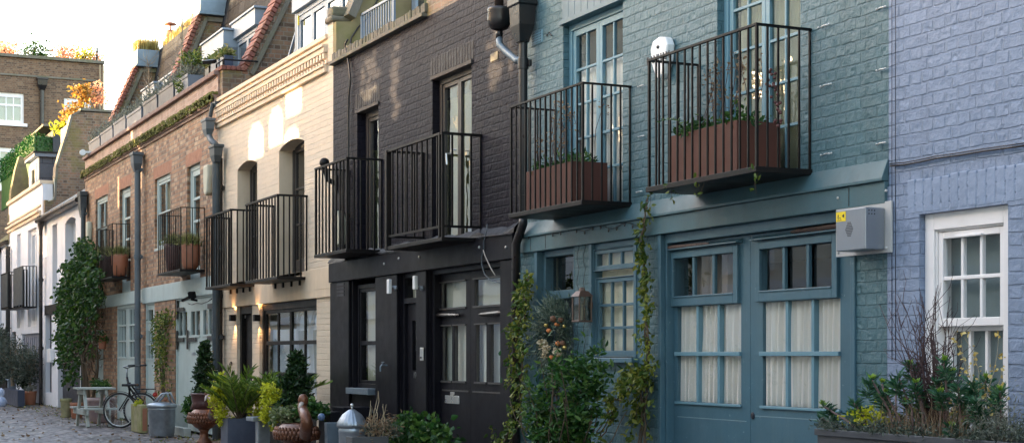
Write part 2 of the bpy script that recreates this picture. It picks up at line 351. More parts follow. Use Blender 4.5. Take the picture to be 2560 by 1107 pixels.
 brownfruit=plain('brown pine cone', (0.16, 0.07, 0.035), rough=0.7, bmp=0.004, bs=60),
 rednum=plain('red reflector', (0.5, 0.03, 0.02), rough=0.3, bmp=0),
 glass=glass('window glass'), glass_old=glass('old wavy glass', wav=0.0012), glass_dark=glass('deep glass', tint=(0.55, 0.6, 0.6)),
 glass_sky=glass('bright reflecting glass', tint=(0.75, 0.78, 0.72), wav=0.0016, refl=1.9),
)
def cloth(name, c, tr=0.3, sh=0.0):
    m, n, b, o = mat(name); b.inputs['Base Color'].default_value = (*c, 1); b.inputs['Roughness'].default_value = 0.9
    t = N(n, 'ShaderNodeBsdfTranslucent'); t.inputs[0].default_value = (*c, 1)
    mx = n.nodes.new('ShaderNodeMixShader'); mx.inputs[0].default_value = tr
    n.links.new(b.outputs[0], mx.inputs[1]); n.links.new(t.outputs[0], mx.inputs[2]); n.links.new(mx.outputs[0], o.inputs[0])
    nz = noise(n, pos(n), 90, 3); bump(n, b, nz.outputs[0], 0.001); return m
M['linen'] = cloth('linen curtain', (0.90, 0.83, 0.75), tr=.2); M['net'] = cloth('net curtain', (0.74, 0.78, 0.84)); M['warmcurt'] = cloth('warm cream curtain', (0.86, 0.80, 0.60)); M['beige'] = cloth('beige shutter', (0.62, 0.58, 0.46))
L = dict(
 ivy=leafm('ivy leaves', (0.016, 0.045, 0.010), (0.030, 0.085, 0.014), (0.075, 0.13, 0.018)),
 bay=leafm('bay leaves', (0.010, 0.028, 0.010), (0.018, 0.050, 0.014), (0.04, 0.08, 0.02), trans=0.2, rough=0.3),
 shrub=leafm('shrub leaves', (0.014, 0.05, 0.012), (0.032, 0.105, 0.018), (0.11, 0.19, 0.035)),
 vine=leafm('climber leaves', (0.03, 0.075, 0.012), (0.11, 0.16, 0.022), (0.30, 0.30, 0.05)),
 yellow=leafm('golden evergreen leaves', (0.22, 0.27, 0.01), (0.55, 0.56, 0.03), (0.78, 0.74, 0.06), trans=0.4),
 palm=leafm('palm leaflets', (0.06, 0.12, 0.012), (0.13, 0.22, 0.025), (0.28, 0.34, 0.06), trans=0.35),
 euph=leafm('spurge leaves', (0.018, 0.075, 0.040), (0.04, 0.13, 0.06), (0.09, 0.19, 0.08), trans=0.2),
 euph_tip=leafm('spurge tips', (0.16, 0.30, 0.03), (0.25, 0.40, 0.05), (0.35, 0.45, 0.08)),
 olive=leafm('olive leaves', (0.035, 0.05, 0.035), (0.075, 0.095, 0.065), (0.13, 0.15, 0.11), trans=0.2),
 grey=leafm('grey lavender leaves', (0.12, 0.13, 0.10), (0.20, 0.21, 0.17), (0.30, 0.30, 0.22)),
 grass=leafm('tufted grass', (0.10, 0.14, 0.03), (0.22, 0.24, 0.07), (0.38, 0.32, 0.15)),
 gold=leafm('golden grass', (0.24, 0.19, 0.06), (0.40, 0.31, 0.09), (0.52, 0.44, 0.17), trans=0.5),
 autumn=leafm('autumn leaves', (0.24, 0.10, 0.02), (0.42, 0.23, 0.04), (0.46, 0.36, 0.08), trans=0.5),
 pink=leafm('pink autumn leaves', (0.70, 0.28, 0.16), (0.80, 0.42, 0.25), (0.85, 0.6, 0.35), trans=0.5),
 lime=leafm('lime leaves', (0.30, 0.38, 0.03), (0.50, 0.52, 0.04), (0.75, 0.68, 0.06), trans=0.5),
 yleaf=leafm('yellow dry leaves', (0.50, 0.33, 0.06), (0.70, 0.50, 0.14), (0.80, 0.66, 0.28)),
 hedge=leafm('bright hedge', (0.008, 0.055, 0.006), (0.014, 0.10, 0.010), (0.025, 0.15, 0.015), trans=0.2),
 dead=leafm('dead stems', (0.16, 0.09, 0.05), (0.28, 0.18, 0.10), (0.40, 0.30, 0.18)),
)
# ------------------------------------------------------------------ building helpers
def wall_mb(x0, x1, z0, z1, holes, y=0.0, t=0.28, mb=None, reveal=True):
    """front wall with real openings; holes = (x0,x1,z0,z1)"""
    mb = mb or MB()
    xs = sorted(set([x0, x1] + [h[0] for h in holes] + [h[1] for h in holes])); xs = [v for v in xs if x0 <= v <= x1]
    zs = sorted(set([z0, z1] + [h[2] for h in holes] + [h[3] for h in holes])); zs = [v for v in zs if z0 <= v <= z1]
    def inh(x, z): return any(h[0] < x < h[1] and h[2] < z < h[3] for h in holes)
    for i in range(len(xs) - 1):
        for j in range(len(zs) - 1):
            if inh((xs[i] + xs[i+1]) / 2, (zs[j] + zs[j+1]) / 2): continue
            a, b, c, d = xs[i], xs[i+1], zs[j], zs[j+1]
            mb.add([(a,y,c),(b,y,c),(b,y,d),(a,y,d)], [(0,1,2,3)])
            mb.add([(a,y+t,c),(b,y+t,c),(b,y+t,d),(a,y+t,d)], [(3,2,1,0)])
    for (a, b, c, d) in holes:
        c2 = max(c, z0); d2 = min(d, z1)
        mb.add([(a,y,c2),(a,y+t,c2),(a,y+t,d2),(a,y,d2)], [(3,2,1,0)])
        mb.add([(b,y,c2),(b,y+t,c2),(b,y+t,d2),(b,y,d2)], [(0,1,2,3)])
        if c > z0: mb.add([(a,y,c),(b,y,c),(b,y+t,c),(a,y+t,c)], [(0,1,2,3)])
        if d < z1: mb.add([(a,y,d),(b,y,d),(b,y+t,d),(a,y+t,d)], [(3,2,1,0)])
    mb.add([(x0,y,z1),(x1,y,z1),(x1,y+t,z1),(x0,y+t,z1)], [(0,1,2,3)])
    mb.add([(x0,y,z0),(x0,y+t,z0),(x0,y+t,z1),(x0,y,z1)], [(0,1,2,3)])
    mb.add([(x1,y,z0),(x1,y+t,z0),(x1,y+t,z1),(x1,y,z1)], [(3,2,1,0)])
    return mb
def arch_fill(mb, x0, x1, zt, rise, y, t, n=10):
    """brickwork left under a flat hole top so the opening reads as a shallow arch"""
    pts = []
    for i in range(n + 1):
        u = i / n; pts.append((x0 + (x1 - x0) * u, zt - rise * (1 - math.sin(PI * (0.15 + 0.7 * u)) ) / (1 - math.sin(PI * 0.15)) ))
    poly = [(x0, zt + 0.001)] + [] + [(x1, zt + 0.001)][:0] + pts + [(x1, zt + 0.001)]
    poly = [(x0, zt + 0.001)] + pts + [(x1, zt + 0.001)]
    mb.prism(poly[::-1], 'y', y, y + t)
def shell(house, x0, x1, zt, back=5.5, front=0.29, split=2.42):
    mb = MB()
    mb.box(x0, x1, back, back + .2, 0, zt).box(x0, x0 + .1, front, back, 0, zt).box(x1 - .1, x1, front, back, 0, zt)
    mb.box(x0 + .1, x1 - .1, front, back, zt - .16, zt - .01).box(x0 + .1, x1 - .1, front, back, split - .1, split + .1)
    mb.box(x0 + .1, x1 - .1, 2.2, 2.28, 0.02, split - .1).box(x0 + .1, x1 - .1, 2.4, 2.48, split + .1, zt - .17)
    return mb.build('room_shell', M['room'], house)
def window(parent, x0, x1, z0, z1, y, m, gm=None, leaves=1, cols=1, rows=1, fw=0.05, sw=0.045, bw=0.022, d=0.06, panel=0.0, gap=0.0, name='window', label=None, top=None, panes=True, sill=None, proud=0.0):
    """a glazed frame: outer frame, leaves with stiles, glazing bars; the glass is a child"""
    gm = gm or M['glass']
    f = MB(); g = MB(); ya, yb = y - proud, y + d
    f.box(x0, x0 + fw, ya, yb, z0, z1).box(x1 - fw, x1, ya, yb, z0, z1)
    f.box(x0 + fw, x1 - fw, ya, yb, z1 - fw, z1).box(x0 + fw, x1 - fw, ya, yb, z0, z0 + fw)
    W = (x1 - x0 - 2 * fw) / leaves
    for i in range(leaves):
        a = x0 + fw + W * i + 0.002; b = a + W - 0.004; c = z0 + fw + 0.002; e = z1 - fw - 0.002
        y1, y2 = ya + 0.014, yb - 0.010
        f.box(a, a + sw, y1, y2, c, e).box(b - sw, b, y1, y2, c, e)
        f.box(a + sw, b - sw, y1, y2, e - sw, e).box(a + sw, b - sw, y1, y2, c, c + sw + panel)
        if panel > 0.12: f.box(a + sw + .03, b - sw - .03, y1 - .008, y1, c + .05, c + sw + panel - .05)
        ga, gb, gc, gd = a + sw, b - sw, c + sw + panel, e - sw
        for k in range(1, cols):
            xm = ga + (gb - ga) * k / cols; f.box(xm - bw / 2, xm + bw / 2, y1 + 0.006, y2 - .004, gc, gd)
        rr = rows if isinstance(rows, (list, tuple)) else [k / rows for k in range(1, rows)]
        for k in rr:
            zm = gc + (gd - gc) * k; f.box(ga, gb, y1 + 0.003, y2 - .003, zm - bw / 2, zm + bw / 2)
        g.box(ga - .004, gb + .004, (y1 + y2) / 2 + .004, (y1 + y2) / 2 + .008, gc - .004, gd + .004)
    if sill: f.box(x0 - .03, x1 + .03, ya - sill, yb, z0 - .05, z0 - .001)
    o = f.build(name, m, parent, bevel=0.003, label=label)
    if panes: g.build('pane', gm, o)
    return o
def curtain(x0, x1, z0, z1, y, m, label, waves=9, amp=0.018, group=None, name='curtain', gather=0.0):
    mb = MB(); n = max(24, int(waves * 9)); rr = random.Random(int(abs(x0) * 1000)); ph = [rr.uniform(0, 6) for _ in range(5)]
    rows = 8; vs = []; fs = []
    for j in range(rows + 1):
        v = j / rows; z = z0 + (z1 - z0) * v
        for i in range(n + 1):
            u = i / n
            w = math.sin(u * waves * 2 * PI + ph[0] + 1.3 * math.sin(u * 7 + ph[1]) + 0.25 * math.sin(v * 3 + u * 9)) + 0.4 * math.sin(u * waves * 4.7 * PI + ph[2])
            vs.append((x0 + (x1 - x0) * u + gather * (1 - v) * 0.02 * math.sin(u * 20), y + w * amp * (0.75 + 0.35 * (1 - v)), z))
    for j in range(rows):
        for i in range(n):
            a = j * (n + 1) + i; fs.append((a, a + 1, a + n + 2, a + n + 1))
    mb.add(vs, fs); o = mb.build(name, m, None, smooth=True)
    s = o.modifiers.new('thick', 'SOLIDIFY'); s.thickness = 0.003
    return tag(o, label, 'curtain', group)
def balcony(parent, x0, x1, zf, zt, d, label, sp=0.085, b=0.014, rail=0.03, mesh_floor=False, lip=0.04, back=0.0, brack=0, bottom_rail=0.0, m=None, gate=False, side=.095):
    m = m or M['iron']
    f = MB()
    y0 = -d
    f.box(x0 - .02, x1 + .02, y0 - .02, back, zf - lip, zf)
    if brack:
        for i in range(brack):
            xx = x0 + (x1 - x0) * (i + .5) / brack; f.box(xx - .012, xx + .012, -.06, -.03, zf - lip - .07, zf - lip)
    o = f.build('balcony', m, parent, bevel=0.003, label=label)
    r = MB()
    h = rail
    r.box(x0 - h/2, x1 + h/2, y0 - h/2, y0 + h/2, zt - h*.6, zt)
    r.box(x0 - h/2, x0 + h/2, y0 + h/2, 0, zt - h*.6, zt).box(x1 - h/2, x1 + h/2, y0 + h/2, 0, zt - h*.6, zt)
    zb = zf + bottom_rail
    if bottom_rail:
        r.box(x0, x1, y0 - .01, y0 + .01, zb - .012, zb + .012).box(x0 - .01, x0 + .01, y0, 0, zb - .012, zb + .012).box(x1 - .01, x1 + .01, y0, 0, zb - .012, zb + .012)
    n = max(2, round((x1 - x0) / sp)); q = b / 2
    for i in range(n + 1):
        x = x0 + (x1 - x0) * i / n; w = q * (1.5 if i in (0, n) else 1); r.box(x - w, x + w, y0 - w, y0 + w, zf if i in (0, n) else zb, zt - h * .6)
    k = max(2, round(d / side))
    for i in range(1, k + 1):
        y = y0 + (d - 0.01) * i / k
        for x in (x0, x1): r.box(x - q, x + q, y - q, y + q, zb, zt - h * .6)
    r.build('railing', m, o)
    return o
def soldier(mb, x0, x1, z0, z1, y=-.002, sp=.077):
    n = max(1, round((x1 - x0) / sp))
    for i in range(n):
        a = x0 + (x1 - x0) * i / n; j = rnd.uniform(-.002, .002); mb.box(a + .003, a + (x1 - x0) / n - .003, y - abs(j), y + .05, z0 + rnd.uniform(-.004, .004), z1 + rnd.uniform(-.006, .006))
def pipe(parent, x, y, z0, z1, r, m, label=None, collars=(), name='drainpipe'):
    mb = MB(); mb.tube([(x, y, z0), (x, y, z1)], r, 14)
    for c in collars:
        mb.tube([(x, y, c - .05), (x, y, c + .05)], r * 1.22, 14).box(x - r * 1.9, x + r * 1.9, y + r * .6, y + r * 1.3, c - .03, c + .03)
    return mb.build(name, m, parent, smooth=False, bevel=0.002, label=label)
def hopper(parent, x, y, zt, w, h, dd, m, label=None, name='hopper'):
    """a rainwater head: rim, tapered box, neck"""
    mb = MB()
    def ring(wx, wy, z): return [(x - wx, y - wy, z), (x + wx, y - wy, z), (x + wx, y + wy, z), (x - wx, y + wy, z)]
    lv = [(w*.5, dd*.5, zt), (w*.5, dd*.5, zt - h*.16), (w*.44, dd*.44, zt - h*.18), (w*.40, dd*.40, zt - h*.62), (w*.20, dd*.25, zt - h)]
    vs = []
    for a in lv: vs += ring(*a)
    fs = [(3,2,1,0)][:0]
    for i in range(len(lv) - 1):
        for k in range(4): fs.append((i*4+k, i*4+(k+1)%4, (i+1)*4+(k+1)%4, (i+1)*4+k)[::-1])
    fs += [(0,1,2,3), (19,18,17,16)]
    mb.add(vs, fs); return mb.build(name, m, parent, bevel=0.006, label=label)
def text(parent, s, x, y, z, size, m, name='lettering', thick=0.002, rz=0.0, italic=0.0, label=None):
    cu = bpy.data.curves.new(name, 'FONT'); cu.body = s; cu.size = size; cu.extrude = thick; cu.align_x = 'CENTER'; cu.align_y = 'CENTER'; cu.shear = italic
    o = bpy.data.objects.new(name, cu); col.objects.link(o)
    dg = bpy.context.evaluated_depsgraph_get(); me = bpy.data.meshes.new_from_object(o.evaluated_get(dg))
    bpy.data.objects.remove(o)
    o = bpy.data.objects.new(name, me); col.objects.link(o); o.rotation_euler = (PI / 2, 0, rz); o.location = (x, y, z)
    me.materials.clear(); me.materials.append(m); o.parent = parent
    if label: o['label'] = label
    return o
XB = dict(right=-2.0, bt=fx(2222), tb=fx(1300), bc=fx(833), cr=fx(545), rl=fx(213), lt=fx(106), tl=fx(22), left=-57.0)

# ================================================================== street and ground
g = MB(); g.add([(-400,-300,-.06),(200,-300,-.06),(200,400,-.06),(-400,400,-.06)], [(0,1,2,3)])
gm, gn, gb, go = mat('town ground'); gb.inputs['Base Color'].default_value = (.10, .095, .09, 1); gb.inputs['Roughness'].default_value = .9
struct(g.build('ground', gm))
sm, n_, b_, o_ = mat('granite setts'); p_ = pos(n_)
gi = n_.nodes.new('ShaderNodeNewGeometry')
at = n_.nodes.new('ShaderNodeAttribute'); at.attribute_name = 'sett'
c_ = ramp(n_, at.outputs['Fac'], [(0.0, (.085, .068, .062)), (.4, (.15, .120, .112)), (.75, (.205, .165, .145)), (1.0, (.27, .235, .21))])
at2 = n_.nodes.new('ShaderNodeAttribute'); at2.attribute_name = 'joint'
c_ = mixc(n_, at2.outputs['Fac'], (.045, .040, .032), c_)
dz = noise(n_, p_, .9, 6, .65); mf = math_(n_, 'MULTIPLY', ramp(n_, dz.outputs[0], [(.5, (0,0,0)), (.68, (1,1,1))]), .55)
c_ = mixc(n_, mf, c_, (.085, .08, .035)); dz2 = noise(n_, p_, .45, 7, .7); c_ = mixc(n_, math_(n_, 'MULTIPLY', ramp(n_, dz2.outputs[0], [(.52, (0,0,0)), (.60, (1,1,1))]), .6), c_, (.05, .042, .038)); n_.links.new(c_, b_.inputs['Base Color']); b_.inputs['Roughness'].default_value = .48
nn = noise(n_, p_, 45, 4); bump(n_, b_, nn.outputs[0], .006)
def setts():
    """real cobbles: a fine sheet pushed up into domed granite setts"""
    x0, x1, y0, y1, h = -56.0, -13.0, -4.6, 0.0, 0.040
    nx, ny = int((x1 - x0) / h) + 1, int((y1 - y0) / h) + 1
    X, Y = np.meshgrid(np.linspace(x0, x1, nx), np.linspace(y0, y1, ny))
    rw, lw = .115, .19
    wx = X + .03 * np.sin(Y * 3.1) + .02 * np.sin(Y * 7 + X); wy = Y + .025 * np.sin(X * 2.3) + .012 * np.sin(X * 9.1)
    ri = np.floor(wx / rw); u = wx / rw - ri - .5
    off = (np.sin(ri * 12.9898) * 43758.5453) % 1.0
    cj = np.floor(wy / lw + off); v = wy / lw + off - cj - .5
    rn = (np.sin(ri * 78.233 + cj * 37.719) * 43758.5453) % 1.0
    rn2 = (np.sin(ri * 15.73 + cj * 91.17) * 24634.6345) % 1.0
    dome = np.clip(1 - np.abs(2 * u) ** 4.5, 0, 1) * np.clip(1 - np.abs(2 * v) ** 5.5, 0, 1)
    Z = .030 * dome + (rn2 - .5) * .016 * dome + .012 * (rn - .5) * u * dome + .02 * np.sin(X * .7) * np.sin(Y * 1.1) - .035
    Z -= .012 * np.exp(-((Y + 2.6) / .5) ** 2)
    vs = np.stack([X.ravel(), Y.ravel(), Z.ravel()], 1)
    idx = np.arange(nx * ny).reshape(ny, nx)
    q = np.stack([idx[:-1, :-1].ravel(), idx[:-1, 1:].ravel(), idx[1:, 1:].ravel(), idx[1:, :-1].ravel()], 1)
    me = bpy.data.meshes.new('street')
    me.vertices.add(len(vs)); me.vertices.foreach_set('co', vs.ravel())
    me.loops.add(q.size); me.loops.foreach_set('vertex_index', q.ravel().astype(np.int32))
    me.polygons.add(len(q)); me.polygons.foreach_set('loop_start', np.arange(0, q.size, 4, dtype=np.int32)); me.polygons.foreach_set('loop_total', np.full(len(q), 4, dtype=np.int32))
    me.update(); me.polygons.foreach_set('use_smooth', np.ones(len(q), dtype=bool))
    a = me.attributes.new('sett', 'FLOAT', 'POINT'); a.data.foreach_set('value', rn.ravel().astype(np.float32))
    a = me.attributes.new('joint', 'FLOAT', 'POINT'); a.data.foreach_set('value', np.clip(dome.ravel() * 2.2, 0, 1).astype(np.float32))
    me.materials.append(sm); o = bpy.data.objects.new('street', me); col.objects.link(o); struct(o)
setts()
# the rest of the mews road, plain sheet around the modelled setts
pv = MB(); pv.add([(-90,-9.4,-.052),(30,-9.4,-.052),(30,0,-.052),(-90,0,-.052)], [(0,1,2,3)])
struct(pv.build('mews_road', brick('distant setts', [(.11,.095,.10),(.17,.145,.15),(.22,.19,.18)], (.05,.045,.035), row=.115, wid=.19)))

# ================================================================== BLUE HOUSE
blue = empty('terraced_house', (0,0,0), 'lavender blue painted brick house at the right edge with white sash window', 'house', 'terraced mews houses in a row')
bw0, bw1 = fx(2312, .03), fx(2524, .02); bzt = (fz(2312, 534) + fz(2522, 510)) / 2; bzb = .66
hx0, hx1 = fx(2302), fx(2524)
w = wall_mb(XB['bt'], XB['right'], 2.46, 5.8, [])
w.build('wall', M['blue_brick'], blue)
w = wall_mb(XB['bt'], XB['right'], 0, 2.46, [(hx0, hx1, bzb, bzt)], y=-.012, t=.30)
w.build('lower_wall', M['blue_brick'], blue)
sb = MB(); soldier(sb, hx0 - .12, hx1 + .14, bzt + .01, bzt + .225, y=-.013, sp=.083); sb.build('window_arch', plain('blue painted bricks', BLUEC, rough=.5, bmp=.012, bs=12), blue, bevel=.008)
shell(blue, XB['bt'], XB['right'], 5.8)
# white box sash window
zmr0 = fz(2426, 815, .10); f = MB(); g_ = MB(); fw = .085
x0, x1 = bw0, bw1
f.box(x0, x0 + fw, .03, .20, bzb, bzt).box(x1 - fw*.75, x1, .03, .20, bzb, bzt).box(x0 + fw, x1 - fw*.75, .03, .20, bzt - .105, bzt)
f.box(x0 + fw, x0 + fw + .012, .045, .19, bzb, bzt - .105).box(x1 - fw*.75 - .012, x1 - fw*.75, .045, .19, bzb, bzt - .105).box(x0 + fw + .012, x1 - fw*.75 - .012, .045, .19, bzt - .117, bzt - .105)
f.box(x0 - .02, x1 + .02, -.05, .2, bzb - .07, bzb)
f.box(x0 + fw + .19, x1 - fw - .17, .028, .058, bzt - .165, bzt - .148)
wb = f.build('window', M['white'], blue, bevel=.005, label='white box sash window with a grey blind behind the panes')
a, b = x0 + fw + .014, x1 - fw*.75 - .014
sash = MB(); c, d_ = zmr0, bzt - .12
def sash_mb(a, b, c, d, y1, y2, cols, rows, st=.042, bw=.024, low=.05):
    s = MB(); s.box(a, a+st, y1, y2, c, d).box(b-st, b, y1, y2, c, d).box(a+st, b-st, y1, y2, d-st, d).box(a+st, b-st, y1, y2, c, c+low)
    ga, gb, gc, gd = a+st, b-st, c+low, d-st
    for k in range(1, cols): x = ga+(gb-ga)*k/cols; s.box(x-bw/2, x+bw/2, y1+.006, y2-.004, gc, gd)
    for k in range(1, rows): z = gc+(gd-gc)*k/rows; s.box(ga, gb, y1+.003, y2-.002, z-bw/2, z+bw/2)
    p = MB(); p.box(ga-.003, gb+.003, (y1+y2)/2+.004, (y1+y2)/2+.008, gc-.003, gd+.003)
    return s, p
s, p = sash_mb(a, b, c, d_, .055, .095, 3, 2, low=.052); o = s.build('upper_sash', M['white'], wb, bevel=.004); gbh = glass('blue house glass', refl=.45); p.build('upper_pane', gbh, wb)
s, p = sash_mb(a + .012, b - .012, bzb + .01, zmr0 + .03, .105, .142, 3, 2, st=.06); o = s.build('lower_sash', M['white'], wb, bevel=.004); p.build('lower_pane', gbh, wb)
bl = MB().box(a - .02, b + .02, .16, .164, bzb, bzt - .05).build('roller_blind', M['blind'], wb)
# cable along the brick band, thin wires at the party line
def wire(parent, pts, r, m, name='cable', label=None):
    return MB().tube(pts, r, 6).build(name, m, parent, smooth=True, label=label)
cb = []
for i, (px, py) in enumerate([(2226,415),(2262,412),(2300,405),(2340,396),(2400,388),(2460,378),(2520,370),(2575,362)]):
    cb.append((fx(px, -.02), -.022, fz(px, py, -.02)))
wire(blue, cb, .0065, M['pipe_black'], label='black cable clipped along the blue wall')
wire(blue, [(a_[0], a_[1] - .002, a_[2] + .014) for a_ in cb], .004, M['pipe_black'])
for px in (2231, 2240):
    wire(blue, [(fx(px, -.01), -.014, fz(px, py, -.01)) for py in (-40, 120, 260, 410, 620, 900)], .0022, M['iron'])
# metal siren box on its white back plate
sx1 = fx(2222); sy = fy(2163, sx1); sx0 = fx(2090, sy); szt = fz(2163, 517, sy); szb = pz(sx1, sy, 622)
bp = MB().box(sx1 - .52, fx(2238), -.018, -.032, pz(sx1, 0, 632), pz(sx1, 0, 504))
for (cx, cz) in ((-.49, .03), (-.49, .40), (.02, .40), (.02, .03)): bp.tube([(sx1 + cx, -.03, pz(sx1, 0, 632) + cz), (sx1 + cx, -.044, pz(sx1, 0, 632) + cz)], .009, 8)
plate = bp.build('back_plate', plain('pale grey plate', (.50, .50, .49), rough=.4), None, bevel=.003); tag(plate, 'square grey steel sounder box on a white plate where teal and blue walls meet', 'alarm box'); plate.name = 'sounder_box'
bx = MB().box(sx0, sx1, sy, -.034, szb, szt); bo = bx.build('casing', M['steel'], plate, bevel=.006)
hol = MB(); hcx, hcz = fx(2123, sy), pz(fx(2123, sy), sy, 573)
for i in range(-4, 5):
    for j in range(-5, 6):
        xx, zz = i * .0125 + (j % 2) * .00625, j * .0108
        if abs(xx) + abs(zz) * .58 < .048 and abs(zz) < .052: hol.tube([(hcx + xx, sy - .0015, hcz + zz), (hcx + xx, sy + .004, hcz + zz)], .0038, 8)
for i in range(3):
    for j in range(2):
        if i == 1 and False: continue
        yy = sy + .03 + i * .022; hol.tube([(sx1 - .004, yy, szt - .02 - j*.022), (sx1 + .0015, yy, szt - .02 - j*.022)], .005, 8)
ho_ = hol.build('speaker_holes', M['ink'], plate); ho_['kind'] = 'stuff'
MB().box(sx0 + .004, sx0 + .105, sy - .002, sy, szt - .075, szt - .012).build('warning_sticker', M['yellow'], plate)
sk = MB(); xs = sx0 + .012
for i in range(4): sk.box(xs + .004 + i*.010, xs + .010 + i*.010, sy - .0035, sy - .002, szt - .052 - .006*(i%2), szt - .048)
sk.prism([(xs + .060, szt - .045), (xs + .078, szt - .052), (xs + .078, szt - .028), (xs + .060, szt - .035)], 'y', sy - .0035, sy - .002)
sk.box(xs + .004, xs + .05, sy - .0035, sy - .002, szt - .068, szt - .064)
sk.prism([(xs + .008, szt - .044), (xs + .022, szt - .044), (xs + .015, szt - .026)], 'y', sy - .0035, sy - .002)
sk.build('sticker_print', M['ink'], plate)

# ================================================================== TEAL HOUSE
teal = empty('terraced_house', (0,0,0), 'teal painted brick house with wide panelled garage doors and two railed balconies', 'house', 'terraced mews houses in a row')
X0, X1 = XB['tb'], XB['bt']
zl = 2.72; zf = fz(1865, 557)             # ledge line, underside of fascia
u1 = (fx(1408), fx(1557), 2.50, (fz(1408, 62) + fz(1557, 5)) / 2); u2 = (fx(1793), fx(2002), 2.50, 4.75)
wall_mb(X0, X1, 2.60, 5.8, [u1, u2]).build('wall', M['teal_brick'], teal)
gd = (fx(1648), fx(2140), 0.0, zf); dr = (fx(1340), fx(1436), 0.0, zf); w3 = (fx(1476), fx(1592), fz(1535, 893), zf)
wall_mb(X0, X1, 0, 2.60, [gd, dr, w3, u1, u2], y=.004, t=.276).build('lower_wall', M['teal_brick'], teal)
fa = MB(); fa.box(X0 + .06, X1, -.035, .002, zf, 2.497)
fa.prism([(.0, 2.499), (-.058, 2.499), (-.058, 2.518), (-.008, 2.64), (.0, 2.64)], 'x', X0, X1)
fa.build('fascia', M['teal_fascia'], teal, bevel=.006)
for px in (1335, 1372, 2133): MB().box(fx(px) - .003, fx(px) + .003, -.0375, -.03, zf + .01, 2.49).build('fascia_joint', M['pipe_black'], teal)
shell(teal, X0, X1, 5.8, split=2.36)
# French windows upstairs
def french(house, h, y, rows, label, m, gm=None, panel=.12, cols=2, leaves=2, **k):
    return window(house, h[0] + .002, h[1] - .002, h[2], h[3] - .002, y, m, gm, leaves=leaves, cols=cols, rows=rows, panel=panel, label=label, **k)
french(teal, u1, .06, 5, 'tall narrow teal French window behind the left balcony', M['teal_frame'], M['glass_old'], panel=.10, fw=.055, sw=.055, bw=.022)
french(teal, u2, .06, 6, 'teal French window with bright reflections behind the right balcony', M['teal_frame'], M['glass_sky'], panel=.10, fw=.055, sw=.05, bw=.022)
pb = MB(); n = 9
for i in range(n): a = u1[0] + (u1[1]-u1[0])*i/n; pb.box(a+.002, a+(u1[1]-u1[0])/n-.002, -.012, .02, u1[3] + .05, 5.2)
pb.box(u1[0] - .03, u1[1] + .03, -.03, .03, u1[3] + .002, u1[3] + .045)
pb.build('boarded_panel', M['teal'], teal, bevel=.003)
curtain(u1[0] + .08, u1[1] - .08, 2.62, u1[3] - .42, .14, M['linen'], 'white net curtain in the teal French window above the left rust planter', waves=11)
curtain(u2[0] + .1, u2[1] - .1, 2.62, u2[3] - .1, .15, M['linen'], 'pale curtain in the teal French window above the right rust planter', waves=12, amp=.03)
# garage doors
GY = .10
jb = MB(); gx0, gx1 = gd[0], gd[1]
jb.box(gx0, gx0 + .07, .03, .2, 0, zf - .002).box(gx1 - .09, gx1, .03, .2, 0, zf - .002).box(gx0 + .07, gx1 - .09, .03, .2, zf - .075, zf - .002)
jb.box(gx0 - .0, gx0 + .045, -.015, .03, 0, zf - .001).box(gx1 - .045, gx1, -.015, .03, 0, zf - .001)
gdo = jb.build('garage_door', M['teal'], teal, bevel=.004, label='wide pair of teal garage doors with curtained panes')
xm = fx(1876, GY); gt = zf - .08
def gleaf(xa, xb, tops, lows, ztop0, ztop1, zl0, zm, zl1, name):
    """one garage leaf: solid board with real openings, a proud top light, 3 x 2 lower panes"""
    holes = [(tops[0], tops[-1], ztop0, ztop1), (lows[0], lows[-1], zl0, zl1)]
    mb = wall_mb(xa, xb, .04, gt, holes, y=GY, t=.045)
    o = mb.build(name, M['teal'], gdo)
    t = MB(); a, b = tops[0] - .055, tops[-1] + .06; c, d = ztop0 - .075, ztop1 + .055
    t.box(a, tops[0], GY - .03, GY + .01, c, d).box(tops[-1], b, GY - .03, GY + .01, c, d).box(tops[0], tops[-1], GY - .03, GY + .01, ztop1, d).box(tops[0], tops[-1], GY - .03, GY + .01, c, ztop0)
    W = (tops[-1] - tops[0]) / 3
    for k in (1, 2): t.box(tops[0] + W*k - .016, tops[0] + W*k + .016, GY - .018, GY + .012, ztop0, ztop1)
    t.box(tops[0], tops[-1], GY - .038, GY - .028, ztop0 - .008, ztop0 + .006)
    t.prism([(GY - .001, d + .012), (GY - .065, d + .012), (GY - .065, d + .022), (GY - .001, d + .05)], 'x', a - .03, b + .035)
    t.build('top_light', M['teal_frame'] if False else M['teal'], o, bevel=.004)
    l = MB(); W = (lows[-1] - lows[0]) / 3
    for k in (1, 2): l.box(lows[0] + W*k - .016, lows[0] + W*k + .016, GY - .006, GY + .04, zl0, zl1)
    l.box(lows[0] - .02, lows[-1] + .005, GY - .022, GY + .04, zm - .018, zm + .014)
    l.box(lows[0] - .02, lows[-1] + .01, GY - .018, GY - .001, zl0 - .022, zl0 - .002)
    l.build('glazing_bars', M['teal_frame'], o, bevel=.003)
    MB().box(tops[0], tops[-1], GY + .018, GY + .022, ztop0, ztop1).box(lows[0], lows[-1], GY + .022, GY + .026, zl0, zl1).build('pane', M['glass'], o)
    bd = MB().box(xa + .05, xb - .05, GY - .0015, GY, pz((xa+xb)/2, GY, 1046) - .003, pz((xa+xb)/2, GY, 1046) + .003)
    bd.build('groove', plain('pale scratch paint', (.20, .30, .33), bmp=0), o)
    return o
zz = lambda px, py: fz(px, py, GY)
L1t = [fx(1690, GY), fx(1840, GY)]; L1l = [fx(1694, GY), fx(1853, GY)]
R1t = [fx(1906, GY), fx(2087, GY)]; R1l = [fx(1907, GY), fx(2101, GY)]
zt0 = (zz(1765, 739) + zz(1995, 722)) / 2; zt1 = (zz(1765, 641) + zz(1995, 612)) / 2
